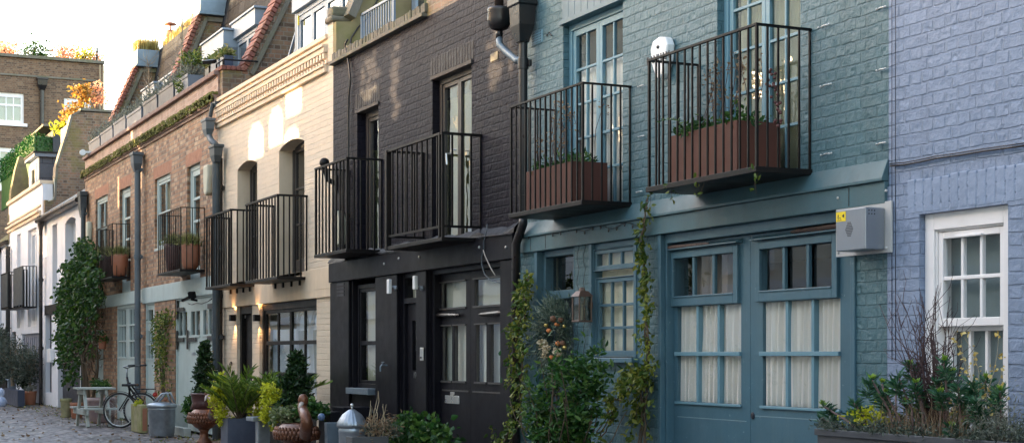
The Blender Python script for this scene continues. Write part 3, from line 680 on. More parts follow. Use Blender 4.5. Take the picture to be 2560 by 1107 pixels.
z_l0 = (zz(1775, 1005) + zz(2003, 1018)) / 2; z_m = (zz(1775, 883) + zz(2003, 883)) / 2; z_l1 = (zz(1775, 763) + zz(2003, 750)) / 2
la = gleaf(gx0 + .072, xm - .002, L1t, L1l, zt0, zt1, z_l0, z_m, z_l1, 'door_leaf')
lb = gleaf(xm + .002, gx1 - .092, R1t, R1l, zt0, zt1, z_l0, z_m, z_l1, 'door_leaf')
curtain(L1l[0] - .07, L1l[1] + .03, z_l0 - .06, z_l1 + .03, GY + .05, M['linen'], 'off white linen curtain behind the left teal garage leaf', waves=13, amp=.024, gather=1)
curtain(R1l[0] - .07, R1l[1] + .03, z_l0 - .06, z_l1 + .03, GY + .05, M['linen'], 'off white linen curtain behind the right teal garage leaf', waves=14, amp=.026, gather=1)
curtain(L1t[0] + .06, L1t[1] - .2, zt0 - .05, zt1 + .05, GY + .16, cloth('dim brown drape', (.30, .24, .20)), 'brown drape in the top panes of the left teal garage leaf', waves=4, amp=.03)
def arm(parent, a, b, y, r0=.016, r1=.022, m=None, knob=True, label=None):
    m = m or M['rust_arm']; mb = MB(); A_, B_ = Vector((a[0], y, a[1])), Vector((b[0], y, b[1]))
    pts = [A_.lerp(B_, i/10) for i in range(11)]
    mb.tube(pts, [r0*.5] + [r0 + (r1-r0)*i/9 for i in range(9)] + [r1*.6], 8)
    for i in range(1, 9):
        if m is M['rust_arm']: q = A_.lerp(B_, i/9.0); mb.ball((q.x, y - r1*.6, q.z + .003), .0075, 6)
    if knob: mb.tube([B_ + Vector((0, 0, .05)), B_ + Vector((0, 0, -.07))], .02, 8).box(B_.x - .035, B_.x + .02, y - .01, y + .05, B_.z - .10, B_.z - .03)
    return mb.build('hinge_arm', m, parent, bevel=0, label=label)
ay = GY - .045
arm(la, (fx(1773, ay), fz(1773, 609, ay)), (fx(1653, ay), fz(1653, 622, ay)), ay)
arm(lb, (fx(1978, ay), fz(1978, 580, ay)), (fx(2112, ay), fz(2112, 563, ay)), ay)
kh = MB(); kx, kz = fx(1883, GY), zz(1883, 1038); kh.lathe([(.0, 0), (.022, 0), (.022, .008), (.012, .012)], (0,0,0), 12)
kh.v = [(kx + v[0], GY - v[2], kz + v[1] * 1.2) for v in kh.v]; kh.build('keyhole_cover', M['ink'], lb)
# front door, wreath door
DY = .13; dx0, dx1 = dr[0], dr[1]
f = MB(); f.box(dx0, dx0 + .055, -.02, .2, 0, zf - .002).box(dx0 + .055, dx0 + .10, .05, .2, 0, zf - .002).box(dx1 - .02, dx1, .0, .2, 0, zf - .002)
f.box(dx0 + .10, dx1 - .02, .05, .2, zf - .06, zf - .002)
ztr = fz(1396, 735, DY); f.box(dx0 + .10, dx1 - .02, .06, .2, ztr - .05, ztr + .03)
dfr = f.build('door', M['teal'], teal, bevel=.004, label='dark slate front door with a glass fanlight in a teal frame')
MB().box(dx0 + .10, dx1 - .02, .135, .14, ztr + .03, zf - .06).build('fanlight', M['glass_dark'], dfr)
MB().box(dx0 + .14, dx0 + .155, .145, .16, ztr + .03, zf - .062).box(dx0 + .19, dx0 + .31, .30, .31, ztr + .03, zf - .062).build('fanlight_trim', M['beige'], dfr)
dl = MB(); dl.box(dx0 + .101, dx1 - .021, DY, DY + .045, .03, ztr - .052)
for i in range(2):
    for j, (c, d) in enumerate(((.15, .75), (.85, 1.55))):
        a = dx0 + .15 + i * .24; dl.box(a, a + .19, DY - .008, DY, c, d)
dl.build('door_leaf', M['door_grey'], dfr, bevel=.004)
gr = MB()
for i in range(9):
    a = dx0 + .19 + i * .043
    if i == 4: continue
    gr.box(a, a + .022, DY - .003, DY + .001, ztr - .13, ztr - .075)
gr.build('door_grille', M['ink'], dfr)
MB().tube([(dx0 + .2, DY - .05, 1.0), (dx0 + .2, DY, 1.0)], .02, 8).ball((dx0 + .2, DY - .06, 1.0), .03).build('door_knob', M['pipe_black'], dfr)
# kitchen window
W3 = w3; f = MB(); wy = .02
f.box(W3[0], W3[0] + .05, -.02, .20, W3[2], zf - .002).box(W3[1] - .045, W3[1], -.01, .2, W3[2], zf - .002)
f.box(W3[0] + .05, W3[1] - .045, .02, .2, zf - .05, zf - .002).box(W3[0] - .04, W3[1] + .03, -.07, .2, W3[2] - .045, W3[2])
kw = f.build('window', M['teal'], teal, bevel=.005, label='teal kitchen window with three top panes over nine')
za = fz(1545, 673, wy); zb_ = fz(1545, 690, wy)
window(kw, W3[0] + .051, W3[1] - .046, za, zf - .052, wy - .02, M['teal'], M['glass'], cols=3, rows=1, fw=.008, sw=.035, bw=.028, name='top_sash')
window(kw, W3[0] + .055, W3[1] - .05, W3[2] + .005, zb_ , wy, M['teal'], M['glass'], cols=3, rows=3, fw=.008, sw=.035, bw=.024, name='lower_sash', panel=.01)
curtain(W3[0] - .1, W3[1] + .25, W3[2], zf - .05, .105, M['warmcurt'], 'warm cream blind behind the teal kitchen window', waves=5, amp=.012)
# brick pier items
vn = MB()
for i in range(5): vn.box(fx(1331, 0) + .0, fx(1355, 0), -.006, .002, fz(1343, 84, 0) - i*.022, fz(1343, 84, 0) - i*.022 - .009)
vb = MB().box(fx(1329), fx(1357), -.006, .002, fz(1343, 111), fz(1343, 80)); vo = vb.build('air_brick', M['teal_frame'], teal, bevel=.002)
h_ = MB()
for i in range(5):
    for j in range(7):
        xa = fx(1331) + (fx(1355) - fx(1331)) * (j + .15) / 7; h_.box(xa, xa + .012, -.0075, -.005, fz(1343, 109) + i*.024, fz(1343, 109) + i*.024 + .012)
h_.build('air_brick_hole', M['ink'], vo)
def tie(parent, px, py, l=.085):
    x, z = fx(px, -.02), fz(px, py, -.02); mb = MB()
    mb.tube([(x - l/2, -.02, z - .004), (x, -.024, z + .004), (x + l/2, -.018, z)], .0045, 6)
    for k in (-1, -.3, .5, 1): mb.ball((x + k * l/2, -.022, z + .002), .0075, 6)
    return mb.build('wall_tie', M['silver'], parent, smooth=True)
for px, py in ((2060, 66), (2065, 214), (2066, 386), (2203, 21), (2203, 175), (2203, 359), (2186, 452), (1602, 216), (1603, 342), (1598, 480)): tie(teal, px, py, .12 if 2050 < px < 2080 else .09)
wire(teal, [(fx(1365 + i*3, -.01), -.012, fz(1365 + i*3, 86 + 5*math.sin(i*1.7), -.01)) for i in range(6)], .005, M['pipe_black'])
# fairy light cable on the fascia and pier
fl = []
for i in range(30):
    px = 1304 + i * 10; fl.append((fx(px, -.04), -.042, fz(px, 583 - i * .9 + 6 * math.sin(i * .9), -.04) - .06 + .05))
wire(teal, fl, .003, M['pipe_black'], 'fairy_light_cable')
for i in range(0, 30, 2): MB().ball((fl[i][0], -.05, fl[i][2] - .018), .008, 6, 1.8).build('fairy_light', M['pipe_black'], teal)
for px0 in (1362, 1446, 1462):
    wire(teal, [(fx(px0 + 3*math.sin(k*1.9), -.02), -.025, fz(px0, 600 + k*18, -.02)) for k in range(2 if px0 == 1362 else 18)], .0028, M['pipe_black'], 'wire')
# alarm bell box, white shield
ab = MB(); ax, az = fx(1655, -.05), fz(1655, 150, -.05)
sh = [(-.135, .10), (-.10, .165), (0, .185), (.10, .165), (.135, .10), (.115, -.02), (.06, -.12), (0, -.165), (-.06, -.12), (-.115, -.02)]
ab.prism([(ax + x, az + z) for x, z in sh][::-1], 'y', -.085, -.004)
abo = ab.build('burglar_alarm', M['plastic'], teal, bevel=.018, label='white shield shaped alarm box with black lettering', segs=3)
text(abo, 'BANHAM', ax, -.0875, az + .01, .088, M['ink'], thick=.003)
MB().ball((ax, -.0875, az + .10), .014, 8).build('emblem', M['ink'], abo)
# lantern on the pier
lx, lz = fx(1440, -.16), fz(1440, 765, -.16)
ln = MB(); 
def frus(mb, c, w0, d0, z0, w1, d1, z1):
    x, y = c; mb.add([(x-w0,y-d0,z0),(x+w0,y-d0,z0),(x+w0,y+d0,z0),(x-w0,y+d0,z0),(x-w1,y-d1,z1),(x+w1,y-d1,z1),(x+w1,y+d1,z1),(x-w1,y+d1,z1)],
        [(3,2,1,0),(4,5,6,7),(0,1,5,4),(1,2,6,5),(2,3,7,6),(3,0,4,7)])
frus(ln, (lx, -.10), .082, .075, lz + .085, .045, .04, lz + .135); ln.ball((lx, -.10, lz + .14), .03, 8)
for sx_ in (-1, 1):
    for sy_ in (-1, 1): ln.box(lx + sx_*.064 - .006, lx + sx_*.064 + .006, -.10 + sy_*.06 - .006, -.10 + sy_*.06 + .006, lz - .13, lz + .085)
ln.box(lx - .072, lx + .072, -.168, -.032, lz - .14, lz - .125).box(lx - .02, lx + .02, -.03, .0, lz - .02, lz + .04)
lo = ln.build('wall_lantern', plain('bronze lantern', (.16, .10, .075), rough=.4, metal=.3), teal, bevel=.003, label='square bronze lantern beside the wreath door')
MB().box(lx - .06, lx + .06, -.156, -.044, lz - .124, lz + .084).build('lantern_glass', glass('lantern glass', tint=(.55, .55, .52)), lo)
MB().tube([(lx, -.10, lz - .12), (lx, -.10, lz + .02)], .012, 8).build('lantern_bulb', M['beige'], lo)
# balconies of the teal house
def bal_px(house, fl, fr, wr, ytop, ybot, label, **k):
    """corner columns in the photo: front left, front right, right end at the wall"""
    x1 = fx(wr); d = -fy(fr, x1); x0 = fx(fl, -d)
    zt = fz(fr, ytop, -d); zf_ = fz(fr, ybot, -d)
    return balcony(house, x0, x1, zf_, zt, d, label, **k), x0, x1, d, zf_, zt
tb1 = bal_px(teal, 1278, 1457, 1577, 205, 500, 'black iron balcony over the front door holding a rust planter', sp=.104, b=.013, rail=.026)
tb2 = bal_px(teal, 1623, 1892, 2027, 58, 416, 'black iron balcony over the garage doors holding the longer rust planter', sp=.104, b=.013, rail=.026)
# ================================================================== BLACK HOUSE
black = empty('terraced_house', (0,0,0), 'black painted brick house numbered 17 between the cream and teal houses', 'house', 'terraced mews houses in a row')
X0, X1 = XB['bc'], XB['tb']; BT = 5.14
u1 = (fx(893), fx(946), 2.52, (fz(893, 276) + fz(946, 256)) / 2); u2 = (fx(1081), fx(1179), 2.52, (fz(1081, 190) + fz(1179, 155)) / 2)
bf = fz(1097, 673)
wall_mb(X0, X1, 2.62, BT, [u1, u2], y=.0).build('wall', M['black_brick'], black)
bwn = (fx(884), fx(945), fz(915, 985), bf); bdr = (fx(1003), fx(1047), 0, bf); bg_ = (fx(1076), fx(1258), 0, bf)
wall_mb(X0, X1, 0, 2.62, [bwn, bdr, bg_, u1, u2], y=-.01, t=.29).build('lower_wall', M['black'], black, bevel=.004)
fa = MB(); fa.box(X0 + .03, X1 - .02, -.075, -.011, bf + .002, 2.56)
n = 40; vs = []; 
for i in range(n + 1):
    x = X0 + (X1 - X0) * i / n; w = .015 * math.sin(i * .8) + .01 * math.sin(i * 2.1)
    vs += [(x, -.08 + w * .3, 2.562), (x, -.06, 2.60 + w), (x, .001, 2.66 + w)]
fa.add(vs, [(3*i+k, 3*i+3+k, 3*i+4+k, 3*i+1+k) for i in range(n) for k in (0, 1)])
fa.build('fascia', M['black'], black, bevel=.006)
cp = MB(); n = 60
for i in range(n):
    a = X0 + .02 + (fx(1068) - X0) * i / n; cp.box(a, a + (fx(1068) - X0) / n - .008, -.03 + rnd.uniform(-.008, .008), .3, BT + .05, BT + .15 + rnd.uniform(-.012, .012))
cp.box(X0, fx(1068), -.07, .32, BT + .002, BT + .045)
cp.build('parapet_coping', M['coping'], black, bevel=.006)
MB().box(fx(1066), X1, .0, .28, BT, BT + .10).build('wall_head', M['stock_brick'], black)
MB().box(fx(1066), fx(1116), .001, .5, BT + .10, BT + 1.4).build('parapet_pier', M['stock_brick'], black)
MB().box(fx(1178), X1, .001, .3, BT + .1, BT + 1.5).build('upper_wall', M['black_brick'], black)
shell(black, X0, X1, BT - .25, split=2.4)
for u in (u1, u2):
    s = MB(); soldier(s, u[0] - .06, u[1] + .06, u[3] + .008, u[3] + .21); s.build('lintel', plain('black painted bricks', (.0105, .0095, .013), rough=.5, spec=.2, bmp=.01, bs=14), black, bevel=.007)
    MB().box(u[0] - .03, u[1] + .03, -.02, .10, u[3] - .035, u[3] + .004).build('lintel_trim', M['silver'] if False else plain('worn timber trim', (.06, .048, .038), rough=.7, bmp=.003), black, bevel=.003)
M['olive_pane'] = glass('olive tinted glass', tint=(.62, .64, .48), wav=.004, refl=2.2)
window(black, u1[0] + .04, u1[1], u1[2], u1[3] - .036, .10, M['dark_wood'], M['olive_pane'], leaves=1, fw=.075, sw=.045, panel=.04, label='tall narrow window with yellow reflections in the black wall')
window(black, u2[0] + .04, u2[1], u2[2], u2[3] - .036, .07, M['dark_wood'], M['olive_pane'], leaves=2, fw=.06, sw=.045, panel=.04, label='two leaf window with sky reflections in the black wall')
curtain(u1[0] - .3, u1[1], 2.6, u1[3] - .5, .20, cloth('pale blind cloth', (.82, .80, .68)), 'pale blind inside the narrow window of the black house', waves=2, amp=.008)
curtain(u2[0] - .3, u2[1], 2.6, u2[3] - .25, .18, cloth('pale blind cloth', (.82, .80, .72)), 'pale blind inside the two leaf window of the black house', waves=3, amp=.01)
MB().box(u2[0] + .1, u2[1] - .02, -.03, .08, 2.50, 2.56).build('window_sill', plain('worn sill', (.30, .26, .20)), black)
# street level: sash window
o = window(black, bwn[0] + .04, bwn[1], bwn[2] + .08, bf - .06, .04, M['black'], M['glass'], leaves=1, rows=[.42], fw=.05, sw=.04, bw=.05, label='tall black sash window at street level')
MB().box(bwn[0] - .02, bwn[1] - .1, -.10, .28, bwn[2] - .0, bwn[2] + .075).box(bwn[0] + .03, bwn[1] - .12, -.05, -.01, bwn[2] - .22, bwn[2] - .18).build('window_sill', M['galv_dull'], black, bevel=.004)
curtain(bwn[0] + .2, bwn[1] - .03, bwn[2] + .1, bf - .1, .13, M['beige'], 'beige shutters behind the street level black sash window', waves=2.5, amp=.012)
pw = MB()
for a, b in ((X0 + .001, fx(880)), (fx(947), fx(1001)), (fx(1049), fx(1074)), (fx(1258), X1 - .05)): pw.box(a, b, -.035, -.011, 0, bf - .001)
pil = None
for a, b in ((X0 + .001, fx(880)), (fx(947), fx(1001)), (fx(1049), fx(1074)), (fx(1260), X1 - .07)):
    MB().box(a, b, -.045, -.011, 0, bf - .001).build('pilaster', M['black'], black, bevel=.006)
# front door 17
DY = .06; f = MB(); a, b = bdr[0], bdr[1]
zt_ = fz(1028, 752, DY)
f.box(a, a + .05, .02, .2, 0, bf).box(b - .03, b, .02, .2, 0, bf).box(a + .05, b - .03, .03, .2, bf - .05, bf).box(a + .05, b - .03, .01, .2, zt_ - .03, zt_ + .03)
do = f.build('door', M['black'], black, bevel=.003, label='narrow black front door with a glass strip and the number 17')
MB().box(a + .05, b - .03, .07, .075, zt_ + .03, bf - .05).build('fanlight', M['glass'], do)
MB().box(a + .05, b - .03, .13, .135, zt_ + .03, bf - .05).build('fanlight_blind', M['beige'], do)
gx_, gx2 = fx(1031, DY), fx(1046, DY); gz0, gz1 = fz(1038, 925, DY), fz(1038, 800, DY)
wall_mb(a + .05, b - .03, .03, zt_ - .03, [(gx_, gx2, gz0, gz1)], y=DY, t=.04).build('door_leaf', M['black'], do)
MB().box(gx_, gx2, DY + .015, DY + .02, gz0, gz1).build('door_pane', M['glass'], do)
MB().box(gx_ + .04, gx2 + .1, DY + .12, DY + .13, gz0 - .05, gz1 + .05).build('door_blind', plain('brown hall curtain', (.30, .20, .14)), do)
text(do, '17', fx(1038, DY), DY - .003, fz(1038, 938, DY), .10, M['silver'])
# wall lights and intercom
for px, pa, pb_ in ((973, 698, 734), (1038, 689, 723)):
    yy = -.13; x = fx(px, yy); lb_ = MB(); lb_.box(x - .035, x + .035, yy - .02, yy + .02, fz(px, pb_, yy), fz(px, pa, yy))
    lo = lb_.build('wall_light', M['plastic'], black, bevel=.006, label='slim white upright wall light')
    MB().tube([(x, yy + .02, fz(px, 716, yy)), (x + .02, -.046, fz(px, 716, yy))], .012, 8).ball((x + .02, -.06, fz(px, 716, yy) - .02), .028, 8).build('bracket', M['galv'], lo)
x = fx(1056, -.05); MB().box(x - .045, x + .045, -.065, -.047, fz(1056, 901, -.05), fz(1056, 868, -.05)).build('intercom', M['silver'], black, bevel=.006)
MB().ball((x, -.067, fz(1056, 893, -.05)), .012, 8).build('intercom_button', M['ink'], black)
# black garage doors
GY = .10; jb = MB(); gx0, gx1 = bg_[0], bg_[1]
jb.box(gx0, gx0 + .06, .02, .2, 0, bf).box(gx1 - .02, gx1, .02, .2, 0, bf).box(gx0 + .06, gx1 - .02, .02, .2, bf - .05, bf)
bgo = jb.build('garage_door', M['black'], black, bevel=.004, label='pair of black garage doors with pale glazing and a silver letter box')
zz = lambda px, py: fz(px, py, GY)
xm = fx(1177, GY); A = (fx(1103, GY), fx(1165, GY)); B = (fx(1187, GY), fx(1253, GY))
A1, A2 = (fx(1106, GY), fx(1130, GY)), (fx(1136, GY), fx(1165, GY)); B1, B2 = (fx(1190, GY), fx(1216, GY)), (fx(1225, GY), fx(1254, GY))
t0 = (zz(1133, 768) + zz(1220, 762)) / 2; t1 = (zz(1133, 704) + zz(1220, 696)) / 2; l0 = zz(1180, 953); l1 = zz(1180, 812)
for i, (xa, xb, T, P1, P2) in enumerate(((gx0 + .062, xm - .002, A, A1, A2), (xm + .002, gx1 - .022, B, B1, B2))):
    lf = wall_mb(xa, xb, .03, bf - .052, [(T[0], T[1], t0, t1), (P1[0], P1[1], l0, l1), (P2[0], P2[1], l0, l1)], y=GY, t=.045).build('door_leaf', M['black'], bgo)
    e = MB()
    for (p, q, c, d) in ((T[0], T[1], t0, t1), (P1[0], P1[1], l0, l1), (P2[0], P2[1], l0, l1)):
        e.box(p - .02, q + .015, GY - .018, GY, c - .02, c).box(p - .02, q + .015, GY - .018, GY, d, d + .015)
        e.box(p - .0, p + .012, GY + .005, GY + .03, c, d)
    e.box(xa + .05, xb - .05, GY - .006, GY, zz(1180, 980), zz(1180, 976))
    e.build('beading', plain('worn black edges', (.06, .055, .05), rough=.35), lf)
    MB().box(T[0], T[1], GY + .02, GY + .024, t0, t1).box(P1[0], P1[1], GY + .02, GY + .024, l0, l1).box(P2[0], P2[1], GY + .02, GY + .024, l0, l1).build('pane', M['glass_old'], lf)
    if i == 0:
        p = MB().box(fx(1115, GY), fx(1150, GY), GY - .014, GY, zz(1133, 1008), zz(1133, 988)).box(fx(1128, GY), fx(1137, GY), GY - .014, GY, zz(1133, 988), zz(1133, 979))
        p.build('letter_box', M['silver'], lf, bevel=.003)
    ay = GY - .035
    if i == 0: arm(lf, (fx(1148, ay), fz(1148, 787, ay)), (fx(1082, ay), fz(1082, 787, ay)), ay, m=M['pipe_black'], r0=.02, r1=.028)
    else: arm(lf, (fx(1197, ay), fz(1197, 786, ay)), (fx(1256, ay), fz(1256, 781, ay)), ay, m=M['pipe_black'], r0=.02, r1=.03, knob=False)
curtain(A[0] - .05, gx1, .7, bf - .05, GY + .075, cloth('hazy screen', (.72, .70, .60)), 'pale roller screens behind the black garage doors', waves=3, amp=.02)
# bolts on the fascia, tap, vent
bo = MB()
for px, py in ((960, 659), (997, 646), (1048, 643), (1198, 618), (1265, 618)):
    b1 = MB().lathe([(.0, 0), (.016, .0), (.014, .012), (.004, .016)], (0,0,0), 8); b1.v = [(fx(px, -.08) + v[0], -.076 - v[2], fz(px, py, -.08) + v[1]) for v in b1.v]; b1.build('bolt', M['silver'], black)
tp = MB(); x, z = fx(967, -.05), fz(967, 913, -.05); tp.tube([(x, -.045, z), (x, -.11, z + .01), (x, -.13, z - .015), (x, -.13, z - .07)], .011, 8).box(x - .04, x + .04, -.105, -.095, z + .035, z + .045).tube([(x, -.1, z), (x, -.1, z + .04)], .006, 6)
tp.build('tap', M['galv_dull'], black)
v_ = MB()
for k in range(5): v_.box(fx(842, -.05), fx(860, -.05), -.052, -.044, fz(850, 740, -.05) + k * .045, fz(850, 740, -.05) + k * .045 + .028)
v_.build('wall_vent', M['ink'], black)
v_ = MB().box(fx(1228), fx(1246), -.008, .002, fz(1237, 152), fz(1237, 132)); v_.build('air_brick', M['coping'], black)
# cables: parapet to street cable, loose loops above the garage
wire(black, [(fx(px, -.03), -.03, fz(px, py, -.03)) for px, py in ((869, 100), (862, 112), (866, 128), (872, 160), (876, 200), (872, 240), (871, 300), (871, 400), (872, 500), (873, 640))], .014, M['pipe_black'], 'cable', 'thick black cable falling from the parapet')
wire(black, [(fx(px, -.09), -.085, fz(px, py, -.09)) for px, py in ((1217, 560), (1215, 580), (1208, 602), (1209, 622), (1203, 640), (1203, 660), (1210, 685), (1225, 700), (1248, 706))], .006, M['pipe_grey'], 'cable', 'loose cable looping over the black garage doors')
wire(black, [(fx(px, -.10), -.10, fz(px, py, -.10)) for px, py in ((1208, 625), (1213, 640), (1220, 655), (1228, 672), (1238, 688))], .006, plain('frayed pale cable', (.4, .36, .3)), 'cable')
wire(black, [(fx(px, -.085), -.09, fz(px, py, -.085)) for px, py in ((940, 632), (985, 628), (1000, 620), (1030, 614), (1048, 614), (1100, 606), (1200, 592), (1280, 585))], .007, M['pipe_black'], 'cable')
# rainwater pipes by the teal corner
px_, pyy = fx(1308, -.10), -.10
pipe(black, px_, pyy, fz(1308, 540, -.10), fz(1308, 55, -.10), .042, M['pipe_black'], 'black downpipe between the black and teal walls', collars=(fz(1308, 75, -.1), fz(1308, 160, -.1), fz(1308, 475, -.1)))
hopper(black, px_, pyy - .01, fz(1300, 2, -.1), .26, .42, .2, M['pipe_black'])
sb_ = MB(); sb_.tube([(px_, pyy, fz(1308, 540, -.1)), (px_, pyy, fz(1308, 560, -.1)), (px_ - .10, pyy + .0, fz(1300, 590, -.1)), (px_ - .16, pyy, fz(1290, 610, -.1)), (px_ - .16, pyy, .02)], .042, 14)
sb_.build('swan_neck_pipe', M['pipe_black'], black, smooth=True)
bar_ = MB(); bx_, bz_ = fx(1248, -.16), fz(1248, 72, -.16)
bar_.lathe([(.04, -.02), (.085, 0), (.11, .04), (.118, .09), (.112, .16), (.118, .18), (.112, .20), (.06, .21)], (bx_, -.16, bz_), 20)
bar_.tube([(bx_, -.16, bz_ - .1), (bx_, -.16, bz_)], .035, 12).tube([(bx_, -.16, bz_ + .2), (bx_ - .02, -.16, bz_ + .7)], .045, 12)
bo_ = bar_.build('rainwater_barrel', M['pipe_black'], black, smooth=True, label='round black rainwater head with a silver elbow')
MB().tube([(bx_, -.16, bz_ - .08), (bx_ + .01, -.16, bz_ - .16), (bx_ + .10, -.13, bz_ - .24), (bx_ + .30, -.11, bz_ - .36), (px_ - .03, -.10, fz(1300, 150, -.1))], .034, 14).build('elbow_pipe', M['galv_dull'], bo_, smooth=True)
# balconies
bal_px(black, 790, 868, 955, 393, 622, 'black iron balcony beside the cream wall', sp=.14, b=.018, rail=.035)
_, ba0, ba1, bad, bzf, bzt_ = bal_px(black, 970, 1107, 1203, 330, 592, 'black iron balcony with a gate leaf under the two leaf window', sp=.14, b=.018, rail=.04, bottom_rail=.11)
MB().box(ba1 - .07, ba1 - .035, -bad - .025, -bad + .03, bzf, bzt_ + .0).build('gate_post', M['iron'], black, bevel=.004)
MB().box(ba0 - .03, ba0 + .03, -bad - .03, -bad + .03, bzf - .04, bzt_).build('gate_post', M['iron'], black, bevel=.004)
# roof terrace of the black house
tr = MB(); ra, rb = fx(906, .3), fx(986, .3); zt_ = fz(940, 15, .3)
tr.box(ra - .02, rb + .02, .28, .31, zt_ - .03, zt_).box(ra - .02, ra + .02, .28, .31, BT + .1, zt_).box(rb - .02, rb + .02, .28, .31, BT + .1, zt_ + .3)
for i in range(1, 13): xx = ra + (rb - ra) * i / 13; tr.box(xx - .01, xx + .01, .29, .305, BT + .1, zt_)
t_ = tr.build('terrace_railing', M['dormer'], black, label='pale railing on the black parapet')
tr = MB(); ra, rb = fx(1118, .3), fx(1180, .3)
for i in range(0, 9): xx = ra + (rb - ra) * i / 8; tr.box(xx - .015, xx + .015, .31, .335, BT + .1, BT + 1.2)
tr.box(ra, rb, .31, .335, BT + .62, BT + .66).build('terrace_railing', M['lead'], black)
window(black, fx(990, 1.0), fx(1075, 1.0), BT - .3, BT + 1.6, 1.0, M['dormer'], M['glass'], leaves=2, fw=.07, sw=.07, label='terrace door behind the black parapet')
MB().box(X0 + .2, fx(990, 1.0), 1.05, 1.2, BT - .3, BT + 1.8).box(fx(1075, 1.0), X1 - .3, 1.05, 1.2, BT - .3, BT + 1.8).build('terrace_wall', M['slate'], black)

# ================================================================== CREAM HOUSE
cream = empty('terraced_house', (0,0,0), 'cream painted brick house with a toothed cornice and a black front door', 'house', 'terraced mews houses in a row')
X0, X1 = XB['cr'], XB['bc']; CT = 5.10
A = (fx(593), fx(643), 2.50, (fz(593, 412) + fz(643, 392)) / 2); B = (fx(697), fx(761), 2.50, (fz(697, 360) + fz(761, 338)) / 2)
ch = .5 * (fz(590, 767) + fz(720, 752))
cw = (fx(648), fx(791), 0.02, ch); cd = (fx(592), fx(630), 0, ch)
mb = wall_mb(X0, X1, 2.52, CT, [A, B])
for h in (A, B): arch_fill(mb, h[0] + .001, h[1] - .001, h[3], .09, .001, .27)
mb.build('wall', M['cream_brick'], cream)
wall_mb(X0, X1, 0, ch + .0, [cd, cw], y=.003, t=.277).build('lower_wall', M['cream_brick'], cream)
fa = MB(); fa.box(X0, X1, -.03, .25, ch + .001, 2.52); fa.box(fx(793), X1 - .0, -.034, -.03, ch + .11, ch + .13)
fa.build('fascia', M['cream'], cream, bevel=.008)
# reveals with smooth render
for h in (A, B):
    MB().box(h[0] - .0, h[0] + .012, .0, .27, h[2], h[3] - .08).build('window_reveal', M['cream'], cream)
# cornice
pxr = fx(820); c_ = MB()
c_.box(X0, pxr, -.05, .0, CT + .0, CT + .07).box(X0, pxr, -.075, -.0, CT + .07, CT + .10)
c_.box(X0, pxr, .0, .26, CT + .0, CT + .44)
c_.box(X0, pxr, -.06, .0, CT + .26, CT + .33).box(X0, pxr, -.085, -.0, CT + .33, CT + .37)
c_.box(X0, pxr, -.04, .30, CT + .44, CT + .50)
n = 44
for i in range(n):
    a = X0 + (pxr - X0) * i / n; w_ = (pxr - X0) / n
    c_.box(a + w_ * .22, a + w_ * .78, -.05, .0, CT + .18, CT + .26)
    c_.box(a + w_ * .72, a + w_ * 1.28, -.035, .0, CT + .105, CT + .155)
c_.build('cornice', M['cream_trim'], cream, bevel=.004)
pr = MB(); pr.box(pxr, X1, -.004, .30, CT, 5.72); pr.build('parapet_pier', M['cream_brick'], cream)
MB().box(pxr - .03, X1 + .05, -.05, .40, 5.722, 5.80).box(pxr, X1 + .02, -.02, .36, 5.80, 5.93).build('pier_cap', M['coping'], cream, bevel=.03)
shell(cream, X0, X1, CT + .2, split=2.35)
# curved party wall between cream and black
pl = [(.0, 5.30), (.0, 5.70), (.22, 5.72), (.32, 5.95), (.42, 6.35), (.62, 6.9), (.95, 7.5), (1.6, 8.1), (4, 8.2), (4, 5.30)]
MB().prism(pl[::-1], 'x', X1 - .02, X1 + .12).build('party_wall', M['tan'], cream)
cpw = MB(); pts = [(X1 + .06, y - .04, z + .05) for y, z in pl[2:8]]
for i in range(len(pts) - 1): cpw.bar(pts[i], pts[i+1], .34, .11)
cpw.build('party_wall_coping', M['coping'], cream)
wire(cream, [(X1 + .135, y, z) for y, z in ((.16, 5.2), (.2, 5.5), (.30, 5.65), (.45, 5.8), (.6, 6.1), (.8, 6.6))], .012, M['pipe_black'])
# upper doors
for h, lab in ((A, 'dark wooden French door in the left arched recess'), (B, 'dark wooden French door in the right arched recess')):
    window(cream, h[0] + .013, h[1], h[2] + .02, h[3] - .002, .20, M['dark_wood'], M['glass_dark'], leaves=2, rows=[.33, .66], fw=.06, sw=.06, bw=.03, label=lab, panel=.1)
    MB().box(h[0], h[1], -.03, .28, 2.47, 2.52 + .0).build('door_step', M['cream'], cream)
# balconies
bal_px(cream, 517, 578, 640, 522, 708, 'left black iron balcony of the cream house', sp=.145, b=.018, rail=.045, side=.09, brack=4)
bal_px(cream, 617, 695, 768, 485, 690, 'right black iron balcony of the cream house', sp=.145, b=.018, rail=.045, side=.09, brack=4)
# ground floor window, four columns by four
window(cream, cw[0] + .002, cw[1] - .002, .55, cw[3] - .002, .05, M['iron'], M['glass'], leaves=2, cols=2, rows=[.31, .66], fw=.10, sw=.045, bw=.055, label='large black window in twelve panes with curtains', panel=.0)
MB().box(cw[0], cw[1], .03, .2, .02, .55).build('window_panel', M['iron'], cream)
curtain(cw[0] + .12, cw[1] - .1, .5, 1.75, .2, M['net'], 'blue white half curtain in the left panes of the cream house window', waves=9, amp=.018)
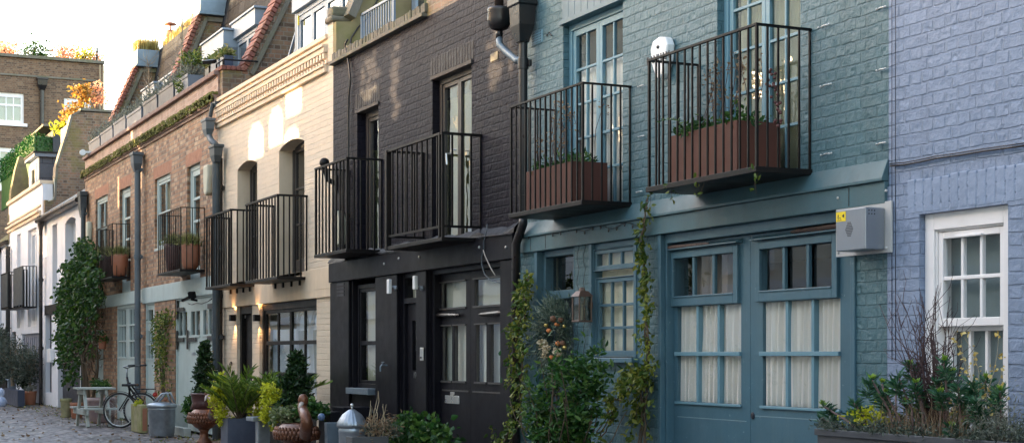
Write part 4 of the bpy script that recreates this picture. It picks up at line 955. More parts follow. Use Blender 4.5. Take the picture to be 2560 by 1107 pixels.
# gathered drapes with painted swag pattern in the two right panes
curtain(cw[0] + 1.38, cw[1] - .09, .5, cw[3] - .1, .17, M['net'], 'white drape with grey swags in the right panes of the cream house window', waves=7, amp=.014)
sw = MB()
for k in range(2):
    cx_ = cw[0] + 1.72 + k * .68; zt_ = cw[3] - .3
    for r_ in (.25, .19):
        sw.tube([(cx_ + r_ * math.cos(t), .145, zt_ - .05 + r_ * .9 * math.sin(t)) for t in [PI * i / 10 for i in range(11)]], .013, 6)
    for dx_ in (-.14, -.05, .05, .14): sw.tube([(cx_ + dx_ * 1.1, .148, zt_ - .12), (cx_ + dx_ * .8, .148, zt_ - .6), (cx_ + dx_ * .5, .148, zt_ - .95)], [.02, .014, .004], 6)
sw = sw.build('swag_motif', plain('grey swag', (.30, .31, .30)), None); tag(sw, 'grey swag and ribbon motifs on the right hand drape of the cream house window', 'curtain trim')
# black front door with sconces
f = MB(); f.box(cd[0], cd[0] + .10, .05, .2, 0, ch).box(cd[1] - .06, cd[1], .05, .2, 0, ch).box(cd[0] + .1, cd[1] - .06, .05, .2, ch - .12, ch)
do = f.build('door', M['iron'], cream, bevel=.004, label='black front door between two lit sconces')
d_ = MB().box(cd[0] + .1, cd[1] - .06, .12, .16, .02, ch - .12)
for c, d in ((.15, .8), (.95, 1.9)): d_.box(cd[0] + .2, cd[1] - .16, .11, .12, c, d)
d_.build('door_leaf', M['iron'], do, bevel=.004)
text(do, '16', fx(610, .11), .105, fz(610, 791, .11), .09, M['silver']) if False else MB().box(fx(606, .11), fx(615, .11), .10, .11, fz(610, 795, .11), fz(610, 788, .11)).build('number_plate', M['silver'], do)
for px in (573, 633):
    x = fx(px, -.10); z = fz(px, 794, -.10)
    so = MB().box(x - .05, x + .05, -.095, -.004, z - .05, z + .05).build('sconce', M['iron'], cream, bevel=.003, label='small black box sconce throwing warm light up and down')
    for sgn in (1, -1):
        ld = bpy.data.lights.new('sconce_light', 'SPOT'); lo_ = bpy.data.objects.new('sconce_light', ld); col.objects.link(lo_)
        ld.energy = 2.2; ld.color = (1, .55, .22); ld.spot_size = R(85); ld.spot_blend = .7; ld.shadow_soft_size = .02
        lo_.location = (x + .0, -.05, z + sgn * .057); lo_.rotation_euler = (0 if sgn < 0 else PI, 0, 0); lo_.parent = so
wire(cream, [(fx(576, -.01) + .09 * math.cos(t) * (1 + .3 * math.sin(3 * t)), -.012, fz(576, 913, -.01) + .06 * math.sin(t * 1.3)) for t in [i * .6 for i in range(12)]], .006, M['pipe_black'], 'house_sign', 'small wrought mark on the cream pier')
# roof of the cream house: slate slope, dormer strip
rf = MB(); rf.prism([(1.25, CT + .3), (1.7, 7.9), (1.9, 7.9), (1.45, CT + .3)][::-1], 'x', X0 + .18, X1 - .02); rf.build('roof', M['slate'], cream)
dy = .42; a, b = fx(742, dy), fx(862, dy) + .5; zb1 = fz(790, 20, dy) + .0
zt1 = fz(760, 22, dy)
window(cream, a, b, CT + .3, zt1, dy, M['dormer'], M['glass_sky'], leaves=4, fw=.07, sw=.07, label='wide blue grey dormer window with bright sky in its panes')
dm = MB(); dm.box(a - .06, b, dy - .06, dy + .6, zt1 + .002, zt1 + .32).box(a - .08, b, dy - .09, dy + .6, zt1 + .32, zt1 + .36)
dm.build('dormer_fascia', M['dormer'], cream, bevel=.005)
MB().prism([(dy, CT + .3), (dy, zt1), (1.6, zt1), (1.3, CT + .3)][::-1], 'x', a - .10, a - .002).build('dormer_cheek', M['lead'], cream)
ld_ = MB()
for px in (708, 722): 
    x = fx(px, .5); ld_.bar((x, .42, CT + .3), (x, 1.0, 7.4), .05, .03)
ld_.build('lead_roll', M['lead'], cream)
MB().box(fx(742, dy) + .1, fx(742, dy) + .12, dy - .02, dy, zt1 - .2, zt1 - .06).build('dormer_handle', M['yellow'], cream)
wire(cream, [(X0 + .1, -.02, .5), (X0 + .1, -.02, 2.2)], .006, M['pipe_black'])

# ================================================================== pipes between cream and brick houses
xp = fx(538, -.12)
# ================================================================== BRICK HOUSE
bk = empty('terraced_house', (0,0,0), 'long orange brick house with pale sage doors and mossy parapet ledge', 'house', 'terraced mews houses in a row')
X0, X1 = XB['rl'], XB['cr']; LT = 5.60
W1 = (fx(239), fx(269), fz(254, 648), (fz(239, 497) + fz(269, 487)) / 2); W2 = (fx(299), fx(326), 2.55, (fz(300, 473) + fz(325, 466)) / 2)
W3_ = (fx(387), fx(426), fz(405, 617), (fz(387, 447) + fz(426, 433)) / 2); W4 = (fx(468), fx(500), 2.55, (fz(468, 418) + fz(500, 405)) / 2)
bb0 = (fz(442, 757) + fz(299, 752)) / 2; bb1 = bb0 + .26
wall_mb(X0, X1, bb1, LT, [W1, W2, W3_, W4]).build('wall', M['red_brick'], bk)
D0 = (fx(237), fx(258), 0, 1.95); D1 = (fx(291), fx(339), 0, bb0); D2 = (fx(362), fx(386), 0, bb0); D3 = (fx(437), X1 - .15, 0, bb0)
wall_mb(X0, X1, 0, bb0, [D0, D1, D2, D3], y=.002, t=.278).build('lower_wall', M['red_brick'], bk)
bd_ = MB().box(X0 + .3, fx(358), -.022, .27, bb0 + .001, bb1 - .001).box(fx(358) + .002, X1 - .1, -.018, .27, bb0 - .03, bb1 + .02)
bd_.build('band', M['sage'], bk, bevel=.006)
MB().box(X0, X1, -.001, .28, LT, 6.0).build('parapet', M['parapet_brick'], bk)
lg = MB(); lg.box(X0, X1, -.03, -.001, LT - .10, LT - .05).box(X0, X1, -.06, -.001, LT - .05, LT + .02).box(X0, X1, -.10, -.001, LT + .02, LT + .10)
lg.build('ledge', M['parapet_brick'], bk, bevel=.006)
ms = MB()
for i in range(2600):
    u = rnd.random(); x = X0 + (X1 - X0) * u; dens = .5 + .5 * math.sin(x * 1.9) * math.sin(x * .7 + 1)
    if rnd.random() > .35 + .65 * dens: continue
    h = rnd.uniform(.01, .05); s_ = rnd.uniform(.02, .05); y = rnd.uniform(-.115, -.02); z = LT + .10 if rnd.random() < .6 else LT + rnd.uniform(-.02, .09)
    if z < LT + .09: y = -.105
    ms.box(x - s_, x + s_, y - .012, y + s_ * .6, z - .01 - h * .4, z + h * .55)
ms = ms.build('moss', M['moss'], bk); ms['kind'] = 'stuff'
pc = MB(); n = 30
for i in range(n): a = X0 + (X1 - X0) * i / n; pc.box(a + .003, a + (X1 - X0) / n - .003, -.07, .36, 6.0, 6.075 + rnd.uniform(-.006, .006))
pc.build('parapet_coping', M['pinkcop'], bk, bevel=.01)
shell(bk, X0, X1, 5.7, split=2.42)
for h in (W1, W2, W3_, W4):
    s = MB(); soldier(s, h[0] - .12, h[1] + .12, h[3] + .01, h[3] + .23, y=-.001)
    o = s.build('window_arch', plain('rubbed red bricks', (.42, .19, .11), rough=.8, var=.25, vs=9, bmp=.006, bs=20), bk, bevel=.005)
for h, lab, rws in ((W1, 'left sage sash window of the brick house', [.5]), (W3_, 'right sage sash window of the brick house', [.5])):
    window(bk, h[0], h[1], h[2], h[3], .045, M['sage'], M['glass_old'], leaves=1, cols=2, rows=rws, fw=.075, sw=.05, bw=.03, label=lab, sill=.05)
for h, lab in ((W2, 'left narrow sage balcony door of the brick house'), (W4, 'right narrow sage balcony door of the brick house')):
    window(bk, h[0], h[1], h[2], h[3], .06, M['sage'], M['glass_old'], leaves=1, cols=1, rows=4, fw=.08, sw=.10, bw=.045, panel=.2, label=lab)
curtain(W3_[0] + .1, W3_[1] - .1, W3_[2] + .7, W3_[3] - .08, .2, plain('olive blind', (.30, .30, .20)), 'olive blind in the right sash window of the brick house', waves=2, amp=.006)
b1 = bal_px(bk, 242, 281, 325, 558, 690, 'small iron balcony holding a bowl between the left windows', sp=.14, b=.012, rail=.022, side=.1)
b2 = bal_px(bk, 397, 452, 512, 517, 672, 'small iron balcony holding a bowl between the right windows', sp=.14, b=.012, rail=.022, side=.1)
# sage garage doors and doors
def sage_door(h, y, label, lights, slab_label=None):
    """boarded sage door with real openings for the lights; lights=(x0,x1,z0,z1,cols,rows)"""
    a, b, c, d = h; f = MB(); f.box(a, a + .05, y - .03, y + .1, 0, d).box(b - .05, b, y - .03, y + .1, 0, d).box(a + .05, b - .05, y - .03, y + .1, d - .06, d)
    o = f.build('garage_door' if b - a > 1.5 else 'door', M['sage'], bk, bevel=.003, label=label)
    hs = [l[:4] for l in lights]; wall_mb(a + .052, b - .052, .03, d - .062, hs, y=y, t=.045).build('door_leaf', M['sage'], o)
    bb = MB(); pp = MB()
    for (p, q, r_, s, cc, rr) in lights:
        for k in range(1, cc): x = p + (q - p) * k / cc; bb.box(x - .018, x + .018, y - .004, y + .03, r_, s)
        for k in range(1, rr): z = r_ + (s - r_) * k / rr; bb.box(p, q, y - .008, y + .03, z - .018, z + .018)
        bb.box(p - .03, q + .03, y - .02, y - .001, r_ - .04, r_ - .0)
        pp.box(p, q, y + .024, y + .028, r_, s)
    bb.build('glazing_bars', M['sage'], o); pp.build('pane', M['glass_dark'], o); return o
yd = .05; Z_ = lambda px, py: fz(px, py, yd)
g1 = sage_door(D1, yd, 'pale sage garage doors with tall paned lights behind the bicycle', [(fx(296, yd), fx(315, yd), Z_(305, 891), Z_(305, 775), 3, 3), (fx(324, yd), fx(338.3, yd), Z_(330, 891), Z_(330, 772), 2, 3)])
g2 = sage_door(D2, yd, 'narrow sage door beside the climbing rose', [(fx(368, yd), fx(383, yd), Z_(376, 802), Z_(376, 774), 1, 1), (fx(368, yd), fx(383, yd), Z_(376, 895), Z_(376, 826), 2, 2)])
g3 = sage_door(D3, yd, 'wide sage garage door with three small lights and strap hinges', [(fx(447, yd), fx(468, yd), Z_(457, 838), Z_(457, 780), 2, 1), (fx(477, yd), fx(500, yd), Z_(488, 837), Z_(488, 777), 2, 1), (fx(508, yd), fx(535, yd), Z_(520, 835), Z_(520, 773), 2, 1)])
g0 = sage_door(D0, yd, 'slim sage door behind the ivy', [])
hg = MB()
def strap(px0, px1, py, cross=True, w=.07):
    mb = MB(); y = yd - .035; x0, x1 = fx(px0, y), fx(px1, y); z = fz((px0+px1)/2, py, y); mb.box(x0, x1, y, y + .012, z - w/2, z + w/2)
    if cross: mb.box(x0 - .05, x0 + .04, y - .006, y + .014, z - .17, z + .17)
    mb.build('strap_hinge', M['pipe_black'], g3, bevel=.003)
strap(442, 459, 773); strap(442, 458, 849); strap(468, 489, 848); strap(517, 545, 845, False, .09); strap(518, 530, 765, False, .09); strap(503, 520, 1064, False)
x = fx(485, yd); MB().box(x - .13, x + .13, yd - .01, yd - .001, Z_(485, 887), Z_(485, 880)).build('number_plate', M['galv'], g3)
MB().ball((fx(249, .0), .02, fz(249, 914)), .035, 8).build('door_knob', M['silver'], g0)
MB().tube([(fx(294, yd), yd - .04, Z_(294, 923)), (fx(294, yd), yd, Z_(294, 923))], .03, 8).build('door_knob', M['ink'], g1)
# floodlight
x, z = fx(479, -.12), fz(479, 745, -.12); fl_ = MB(); fl_.rbox((x + .12, -.14, z + .05), (.06, .03, .055), Vector((.6, -.6, -.4)).to_track_quat('Y', 'Z').to_matrix()); fl_.tube([(x, -.02, z - .04), (x, -.12, z - .02), (x + .1, -.13, z + .03)], .02, 8).rbox((x - .18, -.16, z - .0), (.10, .03, .02), Vector((.5, .5, .3)).to_track_quat('X', 'Z').to_matrix())
fl_.build('floodlight', M['iron'], bk, label='small black floodlight on the pale band')
wire(bk, [(fx(px, -.03), -.03, fz(px, py, -.03)) for px, py in ((470, 758), (480, 761), (492, 757), (505, 759), (520, 753), (530, 746))], .008, M['pipe_black'])
# alarm boxes in ivory
for px, py, s in ((223, 578, .9), (521, 450, 1.0)):
    x, z = fx(px, -.05), fz(px, py, -.05); mb = MB(); mb.prism([(x - .13*s, z + .25*s), (x + .13*s, z + .25*s), (x + .15*s, z + .05), (x + .10*s, z - .22*s), (x, z - .27*s), (x - .10*s, z - .22*s), (x - .15*s, z + .05)], 'y', -.11, -.002)
    mb.build('burglar_alarm', M['ivory'], bk, bevel=.03)
# drainpipes on the brick house
x = fx(344, -.12)
pipe(bk, x, -.12, 0, fz(344, 404, -.12), .062, M['pipe_grey'], 'stout grey downpipe in front of the brick house', collars=(fz(344, 425, -.12), fz(344, 642, -.12), fz(344, 840, -.12)))
hopper(bk, x, -.14, fz(341, 384, -.12), .34, .36, .22, M['pipe_grey'])
x = fx(540, -.14)
pipe(bk, x, -.14, 0, fz(540, 375, -.14), .062, M['pipe'], 'stout dark downpipe at the cream and brick party line', collars=(fz(540, 620, -.14), fz(540, 842, -.14)))
hopper(bk, x + .05, -.15, fz(545, 362, -.14), .36, .28, .17, M['pipe'])
x2 = fx(522, -.16); hopper(bk, x2, -.17, fz(522, 298, -.16), .34, .28, .17, M['pipe_grey'])
MB().tube([(x2, -.17, fz(522, 325, -.16)), (x2, -.17, fz(522, 335, -.16)), (x2 + .15, -.16, fz(530, 350, -.16)), (x + .02, -.15, fz(540, 362, -.14))], .05, 12).build('elbow_pipe', M['pipe_grey'], bk, smooth=True)
MB().box(x2 - .02, x2 + .16, -.1, 0, fz(522, 275, -.1), fz(522, 262, -.1)).tube([(x2 + .1, -.12, fz(528, 262, -.1)), (x2 + .05, -.15, fz(525, 298, -.1))], .035, 10).build('gutter_outlet', M['pipe'], bk)
pipe(bk, fx(550, -.06), -.06, 0, fz(550, 395, -.06), .045, M['pipe_black'], collars=(fz(550, 470, -.06), fz(550, 740, -.06), fz(550, 842, -.06)))
# roofs, three party gables with tiled verge
def gable(xc, foot=(.42, 6.08), top=(1.22, 8.3), t=.36, ret=False, parent=bk, m=None):
    m = m or M['stock_brick']
    pl = ([(.03, 5.0), (.03, foot[1])] if ret else [(foot[0] - .05, 5.0)]) + [foot, top, (4.4, top[1]), (4.4, 5.0)]
    MB().prism(pl[::-1], 'x', xc - t/2, xc + t/2).build('gable_wall', m, parent)
    tb = MB(); a, b = Vector((xc, foot[0], foot[1])), Vector((xc, top[0], top[1])); n = int((b - a).length / .085)
    q = (b - a).to_track_quat('X', 'Z').to_matrix()
    for i in range(n):
        p = a.lerp(b, (i + .5) / n); tb.rbox(p + Vector((0, -.035, .02)), (.036, t/2 + .05, .045 + .008 * (i % 2)), q)
    for i in range(5 if ret else 0): yy = .0 + i * .085; tb.box(xc - t/2 - .04, xc + t/2 + .04, yy, yy + .075, foot[1], foot[1] + .07)
    tb.build('verge_tiles', M['tile'], parent, bevel=.012)
    mb = MB(); mb.bar(a + Vector((t/2 + .03, .09, -.05)), b + Vector((t/2 + .03, .09, -.05)), .06, .07); mb.bar(b + Vector((t/2 + .03, 0.1, -.08)), b + Vector((t/2 + .03, .9, -.08)), .06, .09)
    mb.build('verge_mortar', M['cream'] if False else M['coping'], parent)
gable(-38.0, foot=(.62, 6.9)); gable(-31.7, foot=(.62, 6.75)); gable(-25.45, ret=True, foot=(.42, 6.06), top=(1.32, 7.9))
for a, b in ((-37.8, -31.9), (-31.5, -25.65)):
    MB().prism([(1.25, 5.9), (1.72, 8.75), (1.9, 8.75), (1.45, 5.9)][::-1], 'x', a, b).build('roof', M['slate'], bk)
    MB().box(a, b, 1.74, 4.4, 8.65, 8.74).build('flat_roof', M['lead'], bk)
def dormer(px0, px1, ytop, y, zb, hb, cheek=.8, lab=None):
    a, b = fx(px0, y), fx(px1, y); zt = fz((px0 + px1) / 2, ytop, y)
    o = window(bk, a, b, zb, zt - hb, y, M['dormer'], M['glass_sky'], leaves=2, fw=.06, sw=.06, label=lab)
    MB().box(a - .05, b + .05, y - .07, y + cheek, zt - hb + .002, zt).box(a - .10, b + .10, y - .10, y + cheek, zt, zt + .035).build('dormer_fascia', M['dormer'], bk, bevel=.004)
    for p_, q_ in ((b + .001, b + .06), (a - .06, a - .001)): MB().box(p_, q_, y + .05, y + cheek, zb, zt - hb).build('dormer_cheek', M['lead'], bk)
dormer(364, 392, 220, .80, 6.1, .28, lab='left small lead dormer above the brick parapet'); dormer(404, 450, 193, .95, 6.1, .25, lab='second lead dormer above the brick parapet')
dormer(515, 566, 96, .72, 6.1, .30, lab='third lead dormer with a tall side cheek'); dormer(590, 645, 43, .90, 6.1, .28, cheek=.6, lab='fourth dormer against the right hand tiled gable')
# chimney pot with cowl
cx_, cy_ = fx(426, 2.6), 2.6; zt_ = fz(426, 60, 2.6)
MB().box(cx_ - .45, cx_ + .45, cy_ - .3, cy_ + .4, 8.0, zt_ - .75).build('chimney', M['stock_brick'], bk)
MB().lathe([(.13, -1.0), (.12, -.75), (.10, -.3), (.13, -.28), (.13, -.22), (.10, -.2), (.09, -.12)], (cx_, cy_, zt_ - .05), 16).build('chimney_pot', M['terra'], bk, smooth=True)
MB().tube([(cx_, cy_, zt_ - .2), (cx_, cy_, zt_ + .02)], .02, 6).lathe([(.16, -.03), (.14, .01), (.06, .035), (.01, .04)], (cx_, cy_, zt_), 16).build('chimney_cowl', M['terra'], bk, smooth=True)
# security cameras
for X_, y_, z_ in ((fx(212, -.15), -.18, fz(212, 380, -.15)),):
    MB().tube([(X_ - .15, -.18, z_), (X_ + .15, -.22, z_ - .03)], .07, 10).box(X_ - .03, X_ + .03, -.18, 0, z_ - .02, z_ + .02).build('security_camera', M['plastic'], bk, label='white security camera on the parapet corner')

# ================================================================== LOW WHITE HOUSE
low = empty('terraced_house', (0,0,0), 'low white house under a slate eave left of the brick house', 'house', 'terraced mews houses in a row')
X0, X1 = XB['lt'], XB['rl']; ET = 5.05
A = (fx(131), fx(143), 2.6, fz(137, 561)); B = (fx(163), fx(189), 2.3, fz(176, 543)); D = (fx(114), fx(129), 0.35, 2.46); D2_ = (fx(145), fx(200), 0.0, 2.3)
mb = wall_mb(X0, X1, 0, ET, [A, B, D, D2_]); arch_fill(mb, B[0] + .001, B[1] - .001, B[3], .1, .001, .27); mb.build('wall', M['white_wall'], low)
shell(low, X0, X1, ET - .1, split=2.5)
window(low, B[0] + .05, B[1], B[2] + .3, B[3], .2, M['white'], M['glass'], cols=1, rows=2, fw=.05, label='arched white sash window in the low house')
window(low, A[0] + .05, A[1], A[2], A[3], .22, M['white'], M['glass'], cols=1, rows=2, fw=.05, label='narrow recessed window in the low house')
MB().box(D[0], D[1], .12, .2, .35, 2.46).build('door', M['ink'], low, label='narrow near black door panel')
MB().box(D2_[0], D2_[1], .12, .2, 0, 2.3).build('garage_door', M['ink'], low, label='dark garage door behind the ivy')
MB().box(fx(114), fx(150), -.03, .0, 2.46, 2.72).build('door_lintel', M['iron'], low)
MB().box(fx(126), fx(136), -.10, -.001, fz(131, 905), fz(131, 871)).build('meter_box', M['white'], low, bevel=.01, label='white meter box on the low house wall')
rf = MB(); n = 22
for i in range(n):
    a = X0 + (X1 - X0) * i / n; w_ = (X1 - X0) / n
    for j in range(8):
        y = -.15 + j * .3; z = ET + .1 + j * .2; rf.add([(a+.01, y, z), (a+w_-.01, y, z), (a+w_-.01, y+.32, z+.22), (a+.01, y+.32, z+.22), (a+.01, y, z+.03), (a+w_-.01, y, z+.03), (a+w_-.01, y+.32, z+.24), (a+.01, y+.32, z+.24)], [(3,2,1,0),(4,5,6,7),(0,1,5,4),(1,2,6,5),(2,3,7,6),(3,0,4,7)])
rf.build('roof', plain('pale slates', (.13, .15, .16), var=.3, vs=4), low)
gt_ = MB(); gt_.tube([(X0 + .1, -.17, ET + .02), (X1 - .1, -.17, ET + .02)], .06, 8).box(X0, X1, -.12, .02, ET - .02, ET + .08); gt_.build('gutter', M['pipe_black'], low)
pipe(low, fx(102, -.12), -.12, 0, fz(102, 575, -.1), .05, M['pipe_black'], 'black downpipe between the two white houses', collars=(fz(102, 700, -.1), fz(102, 870, -.1)))
hopper(low, fx(102, -.12), -.12, fz(102, 540, -.12), .4, .4, .16, M['pipe_black'])
pipe(low, fx(208, -.12), -.12, 0, fz(208, 520, -.1), .055, M['pipe'], 'green grey downpipe between the low white and brick houses', collars=(fz(208, 535, -.1),))
hopper(low, fx(206, -.12), -.12, fz(206, 480, -.12), .4, .6, .18, M['pipe'])
# tall brick gable between the two white houses
gb = [(.03, 4.0), (.03, 5.66), (.33, 5.66), (.38, 6.6), (.62, 7.4), (.80, 8.05), (1.0, 8.16), (4.4, 8.2), (4.4, 4.0)]
MB().prism(gb[::-1], 'x', X0 - .20, X0 + .20).build('gable_wall', M['stock_brick'], low)
cq = MB()
for i in range(2, 6): cq.bar((X0, gb[i][0] - .02, gb[i][1]), (X0, gb[i+1][0] - .02, gb[i+1][1] + .02), .46, .06)
cq.box(X0 - .23, X0 + .23, 1.0, 4.4, 8.2, 8.27)
cq.build('gable_coping', M['coping'], low)
wire(low, [(X0 + .21, fy(p_x, X0 + .21), pz(X0 + .21, fy(p_x, X0 + .21), p_y)) for p_x, p_y in ((135, 447), (137, 470), (137, 490), (130, 500), (120, 503))], .014, M['ivory'])

# ================================================================== TALL WHITE HOUSE
tall = empty('terraced_house', (0,0,0), 'white house with stone cornice, slate dormer and railed balcony near the far end', 'house', 'terraced mews houses in a row')
X0, X1 = XB['tl'], XB['lt']; TT = 6.13
A = (fx(43), fx(52), 2.2, fz(48, 585)); B = (fx(70), fx(91), 2.2, fz(80, 572)); G = (fx(55), fx(101), 0, 2.0); DD = (fx(30), fx(40), 0, 2.1)
wall_mb(X0, X1, 0, TT, [A, B, G, DD]).build('wall', M['white_wall'], tall)
shell(tall, X0, X1, TT - .2, split=2.1)
cn = MB(); cn.box(X0, X1 - .2, -.06, 0, 5.25, 5.35).box(X0, X1 - .2, -.12, 0, 5.35, 5.42).box(X0, X1 - .2, -.05, 0, 5.52, 5.58).box(X0, X1, -.08, .3, TT, TT + .1); cn.build('cornice', M['cream_trim'], tall, bevel=.01)
window(tall, A[0], A[1], A[2], A[3], .08, M['white'], M['glass_sky'], rows=3, fw=.08, sw=.08, label='narrow white window behind the far balcony')
window(tall, B[0], B[1], B[2], B[3], .08, M['white'], M['glass_sky'], leaves=2, rows=3, fw=.08, sw=.08, label='white French window behind the far balcony')
gg = MB(); gg.box(G[0], G[1], .08, .14, 0, 2.0)
for i in range(9): a = G[0] + (G[1] - G[0]) * i / 9; gg.box(a, a + .05, .06, .08, .9, 1.9)
gg.box(G[0], G[1], .05, .08, 1.35, 1.42).box(G[0], G[1], .05, .08, .86, .93)
gg.build('garage_door', plain('lilac grey garage paint', (.24, .24, .28)), tall, label='grey ribbed garage door of the far white house')
MB().box(DD[0], DD[1], .08, .14, 0, 2.1).build('door', M['iron'], tall)
bal_px(tall, 35, 57, 92, 664, 765, 'far balcony with a dark front panel and a white side rail', sp=.3, b=.025, rail=.03)
d_ = .5; MB().box(fx(35, -.45), fx(57, -.45), -.47, -.44, fz(50, 762, -.45), fz(50, 668, -.45)).build('balcony_panel', plain('dark panel', (.05, .055, .055)), tall)
# slate dormer
dx0_, dx1_ = fx(76, .5), fx(96, .5); zt_ = fz(86, 400, .5)
MB().box(dx0_, dx1_, .5, .56, TT - .1, zt_).build('dormer_front', M['dormer'], tall)
window(tall, dx0_ + .15, dx1_ - .2, TT + .1, zt_ - .15, .44, M['white'], M['glass_sky'], rows=1, fw=.1, label='white window in the far slate dormer')
dsl = brick('dormer slates', [(.06,.068,.085),(.08,.09,.11),(.11,.12,.145)], (.03,.03,.04), row=.45, wid=.6, msize=.015)
for p_, q_ in ((dx1_ + .001, dx1_ + .05), (dx0_ - .05, dx0_ - .001)): MB().box(p_, q_, .52, 1.25, TT - .1, zt_).build('dormer_cheek', dsl, tall)
MB().box(dx0_ - .25, dx1_ + .15, .36, 1.3, zt_ + .002, zt_ + .10).build('dormer_roof', M['lead'], tall)
MB().box(dx0_ - .27, dx1_ + .17, .33, 1.32, zt_ + .10, zt_ + .16).build('dormer_felt', M['iron'], tall)
MB().prism([(.7, 5.9), (1.3, 7.7), (1.5, 7.7), (.9, 5.9)][::-1], 'x', X0 + .2, X1 - .2).build('roof', plain('old roof', (.10, .085, .07), bmp=.01), tall)
mg = [(.0, 4.9), (.0, 5.85), (.05, 6.6), (.18, 7.3), (.30, 7.72), (.46, 7.68), (.60, 7.0), (1.2, 6.6), (4.4, 6.4), (4.4, 4.9)]
MB().prism(mg[::-1], 'x', X0 - .25, X0 + .2).build('gable_wall', M['mossy'], tall)
MB().box(fx(60, 1.2), fx(85, 1.2), 1.2, 1.9, 7.0, fz(72, 352, 1.2)).build('chimney', M['stock_brick'], tall)
MB().box(fx(60, 1.2) - .1, fx(85, 1.2) + 2.4, 1.15, 1.95, fz(72, 350, 1.2), fz(72, 345, 1.2)).build('chimney_cap', M['coping'], tall)
MB().box(fx(85, 1.2), fx(85, 1.2) + 2.2, 1.5, 1.9, 7.0, fz(72, 352, 1.2) - .05).build('roof_shed', plain('dark shed', (.03, .035, .045)), tall)

# ================================================================== LEFTMOST WHITE HOUSE
lm = empty('terraced_house', (0,0,0), 'sliver of a white house at the far left edge', 'house', 'terraced mews houses in a row')
X0, X1 = -60.0, XB['tl']
wall_mb(X0, X1, 0, 4.9, [(-56, fx(4), 2.3, fz(2, 613)), (-59, fx(17), 0, 2.1)]).build('wall', M['white_wall'], lm)
shell(lm, X0, X1, 4.8)
window(lm, -56, fx(4), 2.3, fz(2, 613), .1, M['grey_door'], M['glass_sky'], label='pale window at the left edge of the picture')
MB().box(X0, X1 - .1, -.1, .3, 4.9, 5.05).build('eave', M['pipe_black'], lm)
MB().prism([(-.05, 5.05), (1.6, 6.3), (1.8, 6.3), (.15, 5.05)][::-1], 'x', X0, X1 - .3).build('roof', M['mossy'], lm)
MB().box(-59, fx(17), .1, .16, 0, 2.1).build('door', M['iron'], lm)
pipe(lm, fx(21.5, -.08), -.1, 0, 4.8, .07, M['pipe_black'], 'thin black downpipe at the far left')
balcony(lm, fx(4, -.45), fx(22, -.45), fz(13, 770, -.45), fz(13, 682, -.45), .45, 'dark balcony at the far left edge', sp=.2, b=.025)
MB().box(fx(6, -.46), fx(21, -.46), -.49, -.47, fz(13, 768, -.46), fz(13, 686, -.46)).build('balcony_panel', plain('dark panel', (.04, .045, .045)), lm)

# ================================================================== END BUILDING across the street
end = empty('apartment_building', (0,0,0), 'tall brown brick building closing the far end of the mews', 'building')
XE = -66.0
def ez(px, py): y = fy(px, XE); return pz(XE, y, py)
ey = lambda px: fy(px, XE)
zt_ = 13.45; y0_, y1_ = -14.0, ey(257)
hs = [(ey(-10), ey(60), ez(30, 308), ez(30, 232)), (ey(160), ey(228), ez(190, 325), ez(190, 246)), (ey(-30), ey(52), ez(10, 470), ez(10, 368)), (ey(-140), ey(-80), 10.6, 12.1)]
mb = wall_mb(-y1_, -y0_, 0, zt_, [(-b, -a, c, d) for a, b, c, d in hs], y=0, t=.3)
# rotate: (u, v, z) -> x = XE - v, y = -u
mb.v = [(XE - v[1], -v[0], v[2]) for v in mb.v]; mb.f = [f[::-1] for f in mb.f]
mb.box(XE - 12, XE - .3, y1_ - .3, y1_, 0, zt_).box(XE - 12, XE - .3, y0_, y1_, zt_ - .6, zt_ - .4)
mb.build('wall', M['far_brick'], end)
MB().box(XE - .35, XE + .12, y0_, y1_ + .05, zt_, zt_ + .12).box(XE, XE + .05, y0_, y1_, zt_ - .75, zt_ - .68).build('parapet_coping', M['coping'], end)
for (a, b, c, d) in hs:
    f = MB(); x = XE - .08; f.box(x - .06, x, a, a + .12, c, d).box(x - .06, x, b - .12, b, c, d).box(x - .06, x, a + .12, b - .12, d - .18, d).box(x - .06, x, a + .12, b - .12, c, c + .12)
    zm_ = c + (d - c) * .60; f.box(x - .05, x - .01, a + .12, b - .12, zm_ - .04, zm_ + .04)
    for k in (1/3, 2/3) if b - a > .99 else (.5,): yy = a + .12 + (b - a - .24) * k; f.box(x - .045, x - .012, yy - .02, yy + .02, c + .1, d - .1)
    f.box(XE - .1, XE + .08, a - .12, b + .12, c - .12, c)
    fo = f.build('window', M['white'], end); MB().box(x - .035, x - .03, a + .1, b - .1, c + .1, d - .1).build('pane', M['glass_sky'], fo)
    MB().box(x - .12, x - .1, a + .1, b - .1, c + .1, d - .1).build('window_blind', M['white_wall'], fo)
yp = ey(104); MB().tube([(XE + .1, yp, 7), (XE + .1, yp, ez(104, 213))], .09, 8).build('drainpipe', M['pipe_black'], end)
hopper(end, XE + .12, yp, ez(104, 196), .4, .5, .45, M['pipe_black'])
MB().tube([(XE - .2, ey(244), zt_), (XE - .2, ey(245), ez(245, 118))], .04, 6).build('roof_pole', M['iron'], end)
lt_ = MB()
for yy in (ey(248), ey(256)): lt_.tube([(XE + .2, yy, ez(250, 290)), (XE + .2, yy, ez(250, 165))], .03, 6)
lt_.build('ladder', M['straw'], end)
# roof hut seen as pinkish block behind the parapet
MB().box(XE - 4, XE - 2.4, ey(135), ey(185), zt_, zt_ + .6).build('roof_hut', plain('pink hut', (.62, .36, .26)), end)
